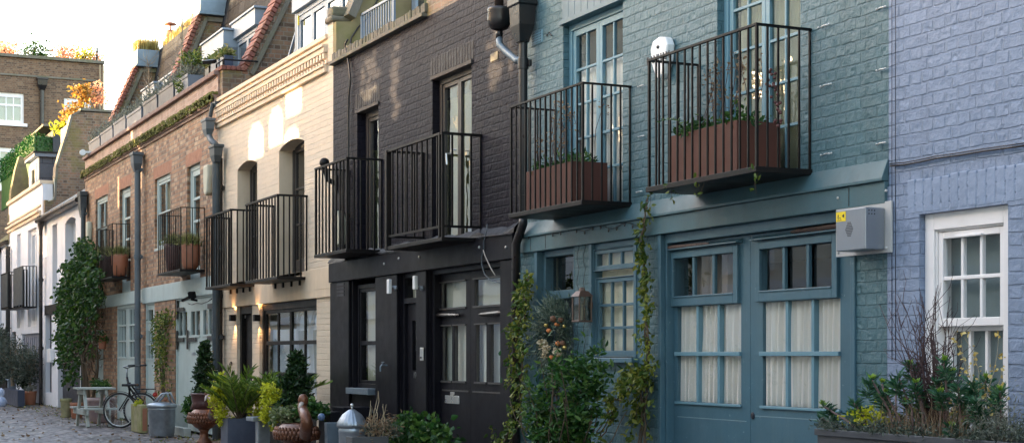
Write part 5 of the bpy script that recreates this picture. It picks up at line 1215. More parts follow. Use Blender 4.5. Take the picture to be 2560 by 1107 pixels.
# ================================================================== opposite side of the street (behind the camera; seen in the window glass, shades the row)
OY = -9.5; K = Vector((SUN_DIR.x / SUN_DIR.y, 0, SUN_DIR.z / SUN_DIR.y))
def src(px, py):
    """place on the opposite wall through which light reaches this spot of the facade"""
    x, z = fx(px), fz(px, py); d = 0 - OY - .1; return x - K.x * d, z - K.z * d
op = empty('terraced_house', (0,0,0), 'unseen opposite terrace, slotted to throw sun patches and mirrored in the window glass', 'house')
holes = []  # slots added to the unseen wall so the sun throws patches on the facades
def patch(pa, pb, ytop, ybot, rnd_top=True, slits=0):
    a, z1 = src(pa, (ytop)); b, _ = src(pb, ytop); _, z0 = src((pa + pb) / 2, ybot); _, z1 = src((pa + pb) / 2, ytop)
    if rnd_top:
        w = b - a; h = min(.14, (z1 - z0) * .4)
        holes.extend([(a, b, z0, z1 - h), (a + w * .07, b - w * .07, z1 - h, z1 - h * .45), (a + w * .2, b - w * .2, z1 - h * .45, z1)])
    else: holes.append((a, b, z0, z1))
patch(618, 657, 308, 395); patch(668, 705, 268, 362); patch(710, 752, 222, 285, False); patch(706, 745, 318, 352)
def ragged_patch(pc, w, ya, yb, seed, n=7):
    r_ = random.Random(seed)
    for i in range(n):
        a = ya + (yb - ya) * i / n; b = ya + (yb - ya) * (i + 1) / n; ww = w * r_.uniform(.35, 1) * (.55 + .45 * math.sin(PI * (i + .5) / n)); c = pc + r_.uniform(-.22, .22) * w
        patch(c - ww / 2, c + ww / 2, a, b + .0, False)
ragged_patch(925, 44, 125, 248, 1); ragged_patch(982, 30, 105, 295, 2, 9); ragged_patch(1232, 48, 60, 222, 3, 8); ragged_patch(1272, 22, 80, 205, 4); ragged_patch(900, 20, 165, 235, 5, 5)
patch(172, 180, 548, 600, False); patch(130, 139, 575, 640, False); patch(108, 116, 590, 640, False); patch(28, 38, 580, 620, False)
patch(292, 297, 440, 520, False); patch(325, 331, 300, 350, False); patch(349, 353, 330, 470, False)
hs_sorted = holes
OT = 8.35
mb = wall_mb(-75, 14, 0, OT, hs_sorted, y=0, t=.10)
mb.v = [(v[0], OY + v[1] * -1 + .05, v[2]) for v in mb.v]; mb.f = [f[::-1] for f in mb.f]
mb.build('wall', plain('opposite cream render', (.82,.72,.58), bmp=.002), op)
ow = MB(); og = MB()
for i in range(22):
    x = -72 + i * 3.9
    for z0, z1 in ((.3, 2.3), (2.9, 4.6)): ow.box(x, x + 1.7, OY + .06, OY + .12, z0, z1)
ow.build('window', M['white'], op)
MB().box(-75, 14, OY + .06, OY + .16, 2.45, 2.7).build('band', M['white'], op)

# small fittings
x, z = fx(811, -.16), fz(811, 407, -.16)
MB().ball((x, -.16, z), .065, 16).tube([(x, -.16, z - .05), (x + .02, -.12, z - .22), (x + .02, -.02, z - .26)], .035, 8).box(x - .03, x + .07, -.03, 0, z - .36, z - .16).build('security_camera', M['iron'], cream, smooth=False, label='round black dome camera above the first black balcony')
x, z = fx(845, -.08), fz(845, 575, -.08)
MB().prism([(x - .03, z - .22), (x + .07, z - .18), (x + .09, z + .12), (x + .02, z + .25), (x - .05, z + .2)], 'y', -.10, -.002).build('cable_cover', M['ivory'], black, bevel=.01)
for px, c in ((1126, 385), (1140, 375)):
    x, z = fx(px, .05), fz(px, c, .05); MB().tube([(x, .05, z), (x, .0, z), (x + .02, .0, z - .12)], .011, 8).build('door_handle', M['silver'], black)

MB().box(-45, -26, OY - .05, OY + .05, OT + .002, 10.3).build('roof_shade_block', M['cream'], op)  # unseen block added above the opposite wall to keep sun off the roofs

MB().box(XB['cr'] + .2, XB['bc'] - .05, .29, 1.3, CT_ if False else 5.22, 5.30).build('gutter_floor', M['lead'], cream)
for a_, b_ in ((-37.8, -31.9), (-31.5, -25.65)): MB().box(a_, b_, .29, 1.35, 5.72, 5.85).build('gutter_floor', M['lead'], bk)
# ================================================================== plants
def leafcloud(pts, size, m, name, parent, wr=.45, up=.3, droop=0.0, dirs=None, jitter=.35, fold=.25, smooth=False, label=None):
    """many small folded leaves; pts = array of places; leaves point along dirs (or at random)"""
    pts = np.asarray(pts, dtype=float); n = len(pts)
    if n == 0: return None
    if dirs is None:
        d = nrg.normal(size=(n, 3)); d[:, 2] = d[:, 2] * .7 + up - droop
    else: d = np.asarray(dirs, dtype=float) + nrg.normal(size=(n, 3)) * jitter
    d /= np.linalg.norm(d, axis=1)[:, None] + 1e-9
    r = nrg.normal(size=(n, 3)); s = np.cross(d, r); s /= np.linalg.norm(s, axis=1)[:, None] + 1e-9
    nn = np.cross(d, s)
    L_ = (size * nrg.uniform(.6, 1.3, n))[:, None]; W = L_ * wr
    base = pts; p1 = pts + d * L_ * .35 + s * W * .5 + nn * W * fold; p2 = pts + d * L_ * .72 + s * W * .36 + nn * W * fold * .7
    tip = pts + d * L_ - nn * L_ * .06; p3 = pts + d * L_ * .72 - s * W * .36 + nn * W * fold * .7; p4 = pts + d * L_ * .35 - s * W * .5 + nn * W * fold
    V = np.stack([base, p1, p2, tip, p3, p4], 1).reshape(-1, 3)
    i = np.arange(n)[:, None] * 6
    q = np.concatenate([i + np.array([[0, 1, 2, 3]]), i + np.array([[0, 3, 4, 5]])], 1).reshape(-1, 4)
    me = bpy.data.meshes.new(name); me.vertices.add(len(V)); me.vertices.foreach_set('co', V.ravel())
    me.loops.add(q.size); me.loops.foreach_set('vertex_index', q.ravel().astype(np.int32))
    me.polygons.add(len(q)); me.polygons.foreach_set('loop_start', np.arange(0, q.size, 4, dtype=np.int32)); me.polygons.foreach_set('loop_total', np.full(len(q), 4, dtype=np.int32))
    me.update(); me.materials.append(m); o = bpy.data.objects.new(name, me); col.objects.link(o)
    if parent: o.parent = parent
    if label: o['label'] = label
    return o
def blades(bases, h, m, name, parent, spread=.35, w=.006, seg=3, lean=None):
    """grass like blades: thin tapered curved strips"""
    vs = []; fs = []
    for b in bases:
        a = rnd.uniform(0, 2*PI); s = rnd.uniform(.1, 1) * spread; hh = h * rnd.uniform(.55, 1.1); dx, dy = math.cos(a) * s, math.sin(a) * s
        if lean: dx += lean[0]; dy += lean[1]
        px, py = -math.sin(a) * w, math.cos(a) * w; n0 = len(vs)
        for k in range(seg + 1):
            t = k / seg; c = (b[0] + dx * hh * t * t, b[1] + dy * hh * t * t, b[2] + hh * (t - .22 * s * t * t)); ww = 1 - t * .85
            vs += [(c[0] - px*ww, c[1] - py*ww, c[2]), (c[0] + px*ww, c[1] + py*ww, c[2])]
        fs += [(n0+2*k, n0+2*k+1, n0+2*k+3, n0+2*k+2) for k in range(seg)]
    return MB().add(vs, fs).build(name, m, parent)
def inside(n, f, bb):
    """rejection sampling: f(x,y,z)->density 0..1"""
    out = []; k = 0
    while len(out) < n and k < n * 60:
        p = (rnd.uniform(bb[0], bb[1]), rnd.uniform(bb[2], bb[3]), rnd.uniform(bb[4], bb[5])); k += 1
        if rnd.random() < f(*p): out.append(p)
    return out
def clumps(c, rx, ry, rz, nc, per, cr, top=1.0):
    """clumped points in an ellipsoid: clump centres near the surface give light and dark masses"""
    out = []
    for i in range(nc):
        v = Vector((rnd.gauss(0, 1), rnd.gauss(0, 1), rnd.gauss(0, 1))).normalized() * rnd.uniform(.35, 1) ** .5
        q = Vector((c[0] + v.x*rx, c[1] + v.y*ry, c[2] + v.z*rz))
        rr = cr * rnd.uniform(.6, 1.4)
        for j in range(per):
            w = Vector((rnd.gauss(0, .45), rnd.gauss(0, .45), rnd.gauss(0, .45))) * rr; out.append(tuple(q + w))
    return out
def branch(mb, a, b, r, wob=.05, n=6, r1=None):
    a, b = Vector(a), Vector(b); L_ = (b - a).length; pts = []
    o1, o2 = rnd.uniform(0, 6), rnd.uniform(0, 6)
    for i in range(n + 1):
        t = i / n; e = math.sin(t * PI); p = a.lerp(b, t); pts.append(p + Vector((math.sin(t*5 + o1), math.cos(t*4 + o2), .4*math.sin(t*6 + o2))) * wob * L_ * e)
    mb.tube(pts, [r + ((r1 if r1 is not None else r * .4) - r) * i / n for i in range(n + 1)], 6); return pts
# ---- planters on the teal balconies
def rust_planter(px0, pxc, pxr, ytop, ybot, bal, label, plab, seed):
    """px0..pxc is the front face, pxc..pxr the right hand end"""
    x0b, x1b, d = bal[1], bal[2], bal[3]; y0 = -d + .05
    xa, xb = fx(px0, y0), fx(pxc, y0); y1 = fy(pxr, xb); zt = pz(xb, y0, ytop); zb = bal[4] + .004
    mb = MB(); t = .012
    mb.box(xa, xb, y0, y0 + t, zb, zt).box(xa, xb, y1 - t, y1, zb, zt).box(xa, xa + t, y0 + t, y1 - t, zb, zt).box(xb - t, xb, y0 + t, y1 - t, zb, zt).box(xa + t, xb - t, y0 + t, y1 - t, zb, zb + t)
    o = mb.build('planter_box', M['corten'], None, bevel=.002); tag(o, label, 'planter', 'rust planters on the teal balconies')
    MB().box(xa + t, xb - t, y0 + t, y1 - t, zt - .06, zt - .035).build('soil', M['soil'], o)
    pl = empty('balcony_plants', (0,0,0), plab, 'plant', 'plants in the rust planters')
    rnd.seed(seed)
    pts = []; 
    for i in range(26):
        cx, cy = rnd.uniform(xa + .03, xb - .03), rnd.uniform(y0 + .03, y1 - .03); hh = rnd.uniform(.03, .14) * (1.4 if rnd.random() < .3 else 1)
        for j in range(26): pts.append((cx + rnd.gauss(0, .04), cy + rnd.gauss(0, .04), zt - .03 + abs(rnd.gauss(0, .5)) * hh))
    leafcloud(pts, .055, L['shrub'], 'foliage', pl, up=.7)
    st = MB(); heads = []
    for i in range(15):
        cx, cy = rnd.uniform(xa + .1, xb - .1), rnd.uniform(y0 + .05, y1 - .05); hh = rnd.uniform(.25, .62); tx, ty = cx + rnd.gauss(0, .08), cy + rnd.gauss(0, .06)
        branch(st, (cx, cy, zt - .05), (tx, ty, zt + hh), .004, .05, 5, .002)
        for j in range(14): heads.append((tx + rnd.gauss(0, .022), ty + rnd.gauss(0, .022), zt + hh - abs(rnd.gauss(0, .07))))
    st.build('dead_stems', M['twig'], pl); leafcloud(heads, .024, L['dead'], 'dead_foliage', pl, wr=.8)['kind'] = 'stuff'
    return xa, xb, y0, y1, zt, pl
p1_ = rust_planter(1314, 1431, 1519, 402, 500, tb1, 'rust steel planter box on the left teal balcony', 'low green plants and seed heads on the left teal balcony', 3)
p2_ = rust_planter(1676, 1842, 1951, 300, 430, tb2, 'longer rust steel planter box on the right teal balcony', 'ferny green plants and dead stems on the right teal balcony', 8)
rnd.seed(31)
xa, xb, y0, y1, zt, pl = p2_
ferns = []; fd = []
for i in range(26):
    bx_, by_ = xa + .05 + abs(rnd.gauss(0, .16)), rnd.uniform(y0, y1); a = rnd.uniform(0, 2*PI); l = rnd.uniform(.15, .30)
    for k in range(12):
        t = k / 12; p = (bx_ + math.cos(a) * l * t, by_ + math.sin(a) * l * t, zt + .02 + l * .8 * t - l * .7 * t * t)
        for s in (-1, 1): ferns.append(p); fd.append((-math.sin(a) * s + math.cos(a) * .4, math.cos(a) * s + math.sin(a) * .4, .1))
leafcloud(ferns, .05, L['shrub'], 'fern_fronds', pl, wr=.3, dirs=fd, jitter=.15)
red = MB()
for i in range(7):
    x = fx(1925 + i * 4, -.28); z = fz(1925, 190 + i * 19, -.28)
    for j in range(4): red.ball((x + rnd.gauss(0, .02), -.28 + rnd.gauss(0, .02), z + rnd.gauss(0, .03)), .012, 6)
wn = red.build('dried_seed_heads', plain('dark red seed heads', (.10, .025, .022), bmp=0), pl); wn['kind'] = 'stuff'
hang = MB(); hl = []
for px, y_ in ((1690, 470), (1760, 466), (1632, 480), (1905, 430)):
    x = fx(px, -.40); z = tb2[4]; l = rnd.uniform(.12, .22); branch(hang, (x, -.42, z), (x + rnd.gauss(0, .04), -.44, z - l), .003, .1, 5)
    for j in range(10): hl.append((x + rnd.gauss(0, .02), -.44 + rnd.gauss(0, .02), z - l * rnd.random()))
hang.build('trailing_stem', M['bark'], pl); leafcloud(hl, .045, L['vine'], 'trailing_leaves', pl)

# ---- climbers
def climber(name, label, cat, path, wd, n, lm, size, seed, stems=3, sr=.008, depth=.10, y0=-.05, hang=.35, clear=None, bare=0):
    """path: list of (px, py, half width px, density) up the wall"""
    rnd.seed(seed); r = empty(name, (0,0,0), label, cat, 'climbing plants on the house fronts')
    st = MB()
    for s in range(stems):
        pts = []; ph = rnd.uniform(0, 6); off = rnd.uniform(-.6, .6)
        for i, (px, py, hw, dn) in enumerate(path):
            yy = y0 - depth * (.3 + .3 * math.sin(i + ph)); pts.append(Vector((fx(px + hw * off * math.sin(i * 1.1 + ph), yy), yy, fz(px, py, yy))))
        pp = []
        for i in range(len(pts) - 1):
            for k in range(4): pp.append(pts[i].lerp(pts[i+1], k / 4) + Vector((rnd.gauss(0, .008), rnd.gauss(0, .005), 0)))
        pp.append(pts[-1]); st.tube(pp, [sr * (1 - .6 * i / len(pp)) for i in range(len(pp))], 6)
    st.build('stem', M['bark'], r)
    P = []; D = []
    tot = sum(max(.01, q[3]) for q in path)
    for i in range(len(path) - 1):
        a, b = path[i], path[i+1]; nb = int(n * (a[3] + b[3]) / 2 / tot * 1.1)
        ncl = max(1, nb // 9)
        for c in range(ncl):
            t = rnd.random(); px = a[0] + (b[0] - a[0]) * t + rnd.gauss(0, .5) * (a[2] + (b[2] - a[2]) * t); py = a[1] + (b[1] - a[1]) * t
            yy = y0 - abs(rnd.gauss(0, .6)) * depth; X_, Z_ = fx(px, yy), fz(px, py, yy)
            for k in range(9):
                P.append((X_ + rnd.gauss(0, wd), yy + rnd.gauss(0, wd * .7), Z_ + rnd.gauss(0, wd * 1.2))); D.append((rnd.gauss(0, .6), rnd.gauss(-.3, .4), -hang + rnd.gauss(0, .5)))
    leafcloud(P, size, lm, 'foliage', r, wr=.5, dirs=D, jitter=.2)
    return r
climber('climber', 'pale leaved climber up the corner of the black and teal houses', 'climbing plant',
        [(1262, 1110, 40, 1.4), (1285, 1060, 38, 1.2), (1300, 1000, 22, 1.0), (1298, 930, 26, 1.4), (1300, 870, 22, 1.0), (1296, 830, 25, 1.2), (1305, 790, 22, 1.3), (1308, 750, 16, 1.0), (1305, 715, 14, .9), (1325, 690, 6, .3)], .028, 980, L['vine'], .058, 5, stems=4, sr=.010, depth=.16)
climber('climber', 'thin twisted climber between the kitchen window and garage doors', 'climbing plant',
        [(1600, 1110, 30, .9), (1610, 1040, 26, .8), (1612, 980, 26, .8), (1618, 930, 24, .8), (1618, 890, 20, .9), (1615, 850, 14, .3), (1612, 800, 12, .4), (1620, 770, 16, .6), (1610, 720, 14, .9), (1612, 680, 18, .7), (1603, 640, 14, .7), (1600, 600, 12, .4), (1610, 560, 12, .3), (1615, 520, 10, .25), (1622, 490, 5, .15)], .020, 640, L['vine'], .052, 12, stems=4, sr=.008, depth=.08)
climber('climber', 'low sprawling climber with lime leaves under the kitchen window', 'climbing plant',
        [(1500, 1090, 26, .5), (1530, 1040, 22, .5), (1515, 990, 24, .5), (1545, 1000, 22, .7), (1570, 960, 26, 1.2), (1575, 930, 24, 1.2), (1600, 930, 20, .8), (1600, 990, 20, .8), (1590, 1050, 18, .5)], .026, 520, L['vine'], .062, 21, stems=3, sr=.006, depth=.10)
climber('climbing_rose', 'sparse climbing rose on the brick pier beside the sage door', 'climbing plant',
        [(408, 985, 14, .4), (405, 940, 16, .5), (402, 900, 18, .9), (405, 870, 20, 1.1), (402, 840, 18, .9), (405, 815, 20, 1.0), (410, 795, 22, 1.0), (412, 785, 16, .5)], .05, 1000, L['vine'], .065, 33, stems=3, sr=.014, depth=.12)
# ---- big ivy on the corner of the brick house
ivy = empty('ivy', (0,0,0), 'large dark green ivy covering the corner of the brick and white houses', 'climbing plant', 'climbing plants on the house fronts')
rnd.seed(5)
def ivy_in(px, py):
    """outline of the ivy in the picture, left and right edge at each height"""
    T = [(605, 205, 238), (630, 188, 250), (660, 168, 252), (700, 150, 255), (760, 143, 255), (800, 142, 250), (840, 143, 244), (880, 146, 236), (920, 152, 205), (960, 160, 200)]
    for (a, b) in zip(T, T[1:]):
        if a[0] <= py < b[0]:
            t = (py - a[0]) / (b[0] - a[0]); l = a[1] + (b[1]-a[1])*t; r_ = a[2] + (b[2]-a[2])*t
            l += 8 * math.sin(py * .11) + 6 * math.sin(py * .37) + 5; r_ += 6 * math.sin(py * .13) - 4
            return l < px < r_
    return False
P = []; D = []
while len(P) < 6600:
    px, py = rnd.uniform(135, 262), rnd.uniform(605, 960)
    if not ivy_in(px, py): continue
    # woody and thin towards the lower right
    thin = (px - 140) / 110 + (py - 700) / 260
    if math.sin(px * .19 + py * .07) * math.sin(py * .11 - px * .05) > .72: continue
    if py > 770 and rnd.random() < min(.93, max(0, thin - .75) * 1.6): continue
    yy = -.10 - rnd.random() ** 1.4 * .60 * (1 - abs((px - 195) / 80) * .4); X_, Z_ = fx(px, yy), fz(px, py, yy)
    for k in range(6): P.append((X_ + rnd.gauss(0, .09), yy + rnd.gauss(0, .05), Z_ + rnd.gauss(0, .07))); D.append((rnd.gauss(.1, .6), -.5, -.5 + rnd.gauss(0, .4)))
leafcloud(P, .095, L['ivy'], 'foliage', ivy, wr=.75, dirs=D, jitter=.3)
st = MB()
for i in range(80):
    a = (fx(rnd.uniform(195, 240), -.3), -.3 + rnd.gauss(0, .1), fz(215, rnd.uniform(800, 905), -.3)); b = (a[0] + rnd.gauss(0, .7), a[1] + rnd.gauss(0, .15), a[2] + rnd.gauss(-.1, .45)); branch(st, a, b, .012, .12, 5)
for px in (222, 215, 206, 228): branch(st, (fx(px, -.3), -.35, 0), (fx(px + rnd.gauss(0, 12), -.3), -.25, 2.4), .045, .04, 9, .02)
st.build('branch', M['bark'], ivy)
DD_ = [(fx(rnd.uniform(175, 245), -.12), -.12 + rnd.gauss(0, .05), fz(210, rnd.uniform(760, 900), -.12)) for _ in range(1500)]
leafcloud(DD_, .09, L['dead'], 'dead_growth', ivy, wr=.3)
# ---- shrub in front of the wreath door
sh = empty('shrub', (0,0,0), 'bushy green shrub in front of the wreath door', 'shrub')
rnd.seed(9); cx, cy = fx(1404, -.75), -.75
P = clumps((cx, cy, .95), .33, .26, .40, 82, 26, .09) + clumps((cx + .02, cy, .45), .28, .24, .42, 60, 26, .09) + clumps((cx + .20, cy + .15, 1.22), .20, .16, .22, 20, 22, .07)
leafcloud(P, .068, L['shrub'], 'foliage', sh, wr=.38, droop=.2)
tw = [(cx + rnd.gauss(0, .30), cy + rnd.gauss(0, .2), 1.1 + abs(rnd.gauss(0, .16))) for _ in range(160)]
leafcloud(tw, .06, L['shrub'], 'foliage', sh, wr=.35, up=.9)
st = MB()
for i in range(26): branch(st, (cx + rnd.gauss(0, .05), cy + rnd.gauss(0, .05), .2), (cx + rnd.gauss(0, .28), cy + rnd.gauss(0, .2), rnd.uniform(.8, 1.35)), .008, .06, 6)
st.build('stem', M['bark'], sh)
pt = MB().lathe([(.17, 0), (.20, .02), (.25, .30), (.27, .31), (.27, .35), (.23, .35), (.22, .30)], (cx, cy, 0), 24).build('plant_pot', M['leadplanter'], None, smooth=True, bevel=0); tag(pt, 'dark pot under the bushy shrub by the wreath door', 'pot')
lowp = empty('low_plants', (0,0,0), 'low grey green lavender along the foot of the wreath door', 'plant')
P = []
for i in range(46): 
    px = rnd.uniform(1340, 1510); x = fx(px, -1.15); z0 = rnd.uniform(.05, .28)
    for k in range(32): P.append((x + rnd.gauss(0, .05), -1.15 + rnd.gauss(0, .06), z0 + abs(rnd.gauss(0, .07))))
leafcloud(P, .055, L['euph'], 'foliage', lowp, wr=.2, up=.9)
lowp2 = empty('low_plants', (0,0,0), 'clump of rounded green leaves at the foot of the black doors', 'plant')
P = []
for i in range(60):
    px = rnd.choice((rnd.gauss(1015, 18), rnd.gauss(1085, 14), rnd.uniform(985, 1115))); x = fx(px, -.7); z0 = fz(px, 1107, -.7) + rnd.uniform(-.05, .14)
    if abs(px - 1015) < 22: z0 += rnd.uniform(0, .22)
    if 1070 < px < 1095: z0 += rnd.uniform(0, .12)
    for k in range(20): P.append((x + rnd.gauss(0, .05), -.7 + rnd.gauss(0, .05), z0 + rnd.gauss(0, .04)))
leafcloud(P, .07, L['shrub'], 'foliage', lowp2, wr=.7)
MB().box(fx(985, -.8), fx(1115, -.8), -.95, -.5, 0, fz(1040, 1120, -.7)).build('planter_box', M['trough'], lowp2)
# ---- wreath
wr_ = empty('wreath', (0,0,0), 'round evergreen wreath with baubles and dried flowers on the dark door', 'wreath')
rnd.seed(4); wx, wz = fx(1396, .0), fz(1396, 842, .0); P = []; D = []
for i in range(2600):
    a = rnd.uniform(0, 2*PI); rr = .235 + rnd.gauss(0, .055); q = rnd.gauss(0, .05)
    P.append((wx + rr * math.cos(a), -.04 + q, wz + rr * 1.12 * math.sin(a))); D.append((math.cos(a) + rnd.gauss(0, .5) - math.sin(a) * .5, -.5 + rnd.gauss(0, .4), math.sin(a) + rnd.gauss(0, .5) + math.cos(a) * .5))
leafcloud(P, .065, leafm('fir needles', (.04, .075, .055), (.10, .15, .11), (.26, .30, .22), trans=.15), 'foliage', wr_, wr=.16, dirs=D, jitter=.2)
def deco(pts, r, m, nm, flat=1.0):
    for (px, py) in pts: MB().ball((fx(px, -.11), -.11 + rnd.gauss(0, .01), fz(px, py, -.11)), r * rnd.uniform(.85, 1.15), 10, flat).build(nm, m, wr_, smooth=True)
deco([(1365, 812), (1408, 815), (1409, 868), (1391, 889)], .019, M['gold'], 'bauble')
deco([(1375, 826), (1391, 810), (1398, 858), (1380, 893)], .028, M['orange'], 'dried_orange', .8)
deco([(1387, 797), (1407, 857), (1399, 800)], .030, M['brownfruit'], 'pine_cone', .9)
for (px, py) in ((1358, 865), (1367, 873), (1361, 888), (1395, 880), (1355, 858)):
    x, z = fx(px, -.13), fz(px, py, -.13); fl2 = [(x + rnd.gauss(0, .015), -.13 + rnd.gauss(0, .01), z + rnd.gauss(0, .015)) for _ in range(26)]
    leafcloud(fl2, .038, leafm('cream petals', (.45, .36, .22), (.66, .56, .38), (.78, .70, .52)), 'dried_flower', wr_, wr=.8)
# ---- right hand trough with spurge, twigs and dry leaves
ty = -.62; tx0, tx1 = fx(2043, ty - .22), -4.8; tz = (pz(tx0, ty - .22, 1072) )
t = .02; mb = MB(); mb.box(tx0, tx1, ty - .22, ty - .22 + t, 0, tz).box(tx0, tx0 + t, ty - .22 + t, ty + .22 - t, 0, tz).box(tx0, tx1, ty + .22 - t, ty + .22, 0, tz).box(tx1 - t, tx1, ty - .2, ty + .2, 0, tz)
mb.box(tx0 - .012, tx1, ty - .235, ty - .2, tz - .035, tz + .004)
tr_ = mb.build('planter_trough', M['trough'], None, bevel=.004); tag(tr_, 'long dark slate trough under the white sash window', 'planter')
MB().box(tx0 + t, tx1 - t, ty - .2, ty + .2, tz - .08, tz - .03).build('soil', M['soil'], tr_)
rnd.seed(14)
def tX(px, y=ty): return fx(px, y)
eu = empty('spurge', (0,0,0), 'bushy spurge with blue green rosettes and lime tips in the long trough', 'plant')
ros = [(2060, 1015), (2055, 1045), (2135, 1008), (2130, 1035), (2180, 950), (2205, 960), (2215, 985), (2275, 915), (2245, 940), (2290, 960), (2300, 985), (2340, 955), (2350, 985), (2380, 935), (2395, 965), (2430, 955), (2465, 950), (2390, 1000), (2395, 1020), (2440, 1005), (2360, 905), (2290, 1035), (2380, 1070), (2375, 1045), (2300, 1075), (2240, 960), (2320, 1010), (2420, 985), (2480, 1010), (2200, 1000), (2265, 1010), (2340, 1045), (2150, 1050), (2450, 1045), (2250, 1050), (2410, 1060), (2225, 1030), (2500, 980)]
P = []; D = []; TP = []; TD = []; st = MB()
for (px, py) in ros:
    y = ty + rnd.uniform(-.16, .16); x, z = fx(px, y), fz(px, py, y); ax = Vector((rnd.gauss(0, .3), rnd.gauss(-.2, .25), 1)).normalized()
    bx_ = x + (tX(2330) - x) * .35 + rnd.gauss(0, .04); st.tube([(bx_, y * .5 + ty * .5, tz - .05), ((bx_ + x) / 2 + .02, (y + ty) / 2, (tz + z) / 2 - .03), (x, y, z)], [.008, .007, .006], 6)
    for k in range(74):
        t_ = rnd.random(); a = rnd.uniform(0, 2*PI); e = rnd.uniform(-.35, .9) + t_ * .5
        d = Vector((math.cos(a), math.sin(a), e)); p = Vector((x, y, z)) - ax * (1 - t_) * .11
        P.append(tuple(p)); D.append(tuple(d))
    if rnd.random() < .75:
        for k in range(16): a = rnd.uniform(0, 2*PI); TP.append((x, y, z + .01)); TD.append((math.cos(a) * .7, math.sin(a) * .7, 1))
st.build('stem', plain('spurge stem', (.16, .10, .09)), eu)
leafcloud(P, .065, L['euph'], 'foliage', eu, wr=.17, dirs=D, jitter=.12); leafcloud(TP, .032, L['euph_tip'], 'foliage', eu, wr=.4, dirs=TD, jitter=.2)
bs = empty('bare_shrub', (0,0,0), 'leafless dark red twiggy shrub between the teal and blue walls', 'shrub'); st = MB()
bx_, by_ = tX(2330), ty + .05
for i in range(60):
    a = rnd.uniform(0, 2*PI); l = rnd.uniform(.40, .88); sp = rnd.uniform(.05, .55); e = (bx_ + math.cos(a) * sp * l * 1.0 - .10, by_ + math.sin(a) * sp * .45 * l, tz + l * math.sqrt(max(.1, 1 - sp * sp)))
    pts = branch(st, (bx_ + rnd.gauss(0, .03), by_, tz - .05), e, .0036, .05, 7, .0016)
    for k in range(5):
        p = pts[rnd.randint(2, 6)]; branch(st, p, p + Vector((rnd.gauss(0, .10), rnd.gauss(0, .05), abs(rnd.gauss(.10, .08)))), .0022, .1, 4, .001)
st.build('twig', M['twig'], bs)
dt = empty('dry_plant', (0,0,0), 'wispy stems with small yellow dry leaves in front of the white sash window', 'plant'); st = MB(); P = []
for i in range(10):
    px = rnd.uniform(2400, 2500); a = (tX(px), ty, tz - .03); b = (tX(px + rnd.uniform(-60, 40)), ty + rnd.gauss(0, .1), fz(px, rnd.uniform(820, 980), ty)); pts = branch(st, a, b, .003, .06, 6, .001)
    for p in pts[3:]:
        for k in range(4): P.append((p.x + rnd.gauss(0, .022), p.y + rnd.gauss(0, .02), p.z + rnd.gauss(0, .022)))
st.build('stem', M['straw'], dt); leafcloud(P, .022, L['yleaf'], 'foliage', dt, wr=.9)
gc = empty('ground_cover', (0,0,0), 'heathery ground cover spilling over the edge of the long trough', 'plant')
P = []
for i in range(110):
    px = rnd.uniform(2050, 2570); y = ty + rnd.uniform(-.24, .1); x = fx(px, y)
    for k in range(26): P.append((x + rnd.gauss(0, .03), y + rnd.gauss(0, .03), tz - .01 + abs(rnd.gauss(0, .035)) + (.05 if px > 2480 else 0) * rnd.random()))
leafcloud(P, .030, L['olive'], 'foliage', gc, wr=.25, up=.8)
P = [(fx(px_, ty + .05) + rnd.gauss(0, .04), ty + rnd.gauss(0, .06), tz + .03 + abs(rnd.gauss(0, .05))) for px_ in [2190 + rnd.gauss(0, 14) for _ in range(260)]]
leafcloud(P, .032, L['yellow'], 'lime_foliage', gc, wr=.6)
blades([(fx(rnd.uniform(2230, 2480), ty), ty + rnd.uniform(-.2, .15), tz - .02) for _ in range(420)], .26, L['dead'], 'dry_grass', gc, spread=.8, w=.0016)
P = [(fx(px_, ty - .1), ty - .1 + rnd.gauss(0, .06), tz + abs(rnd.gauss(0, .10))) for px_ in [2500 + rnd.gauss(0, 40) for _ in range(1500)]]
leafcloud(P, .026, L['grey'], 'grey_foliage', gc, wr=.2, up=.9)

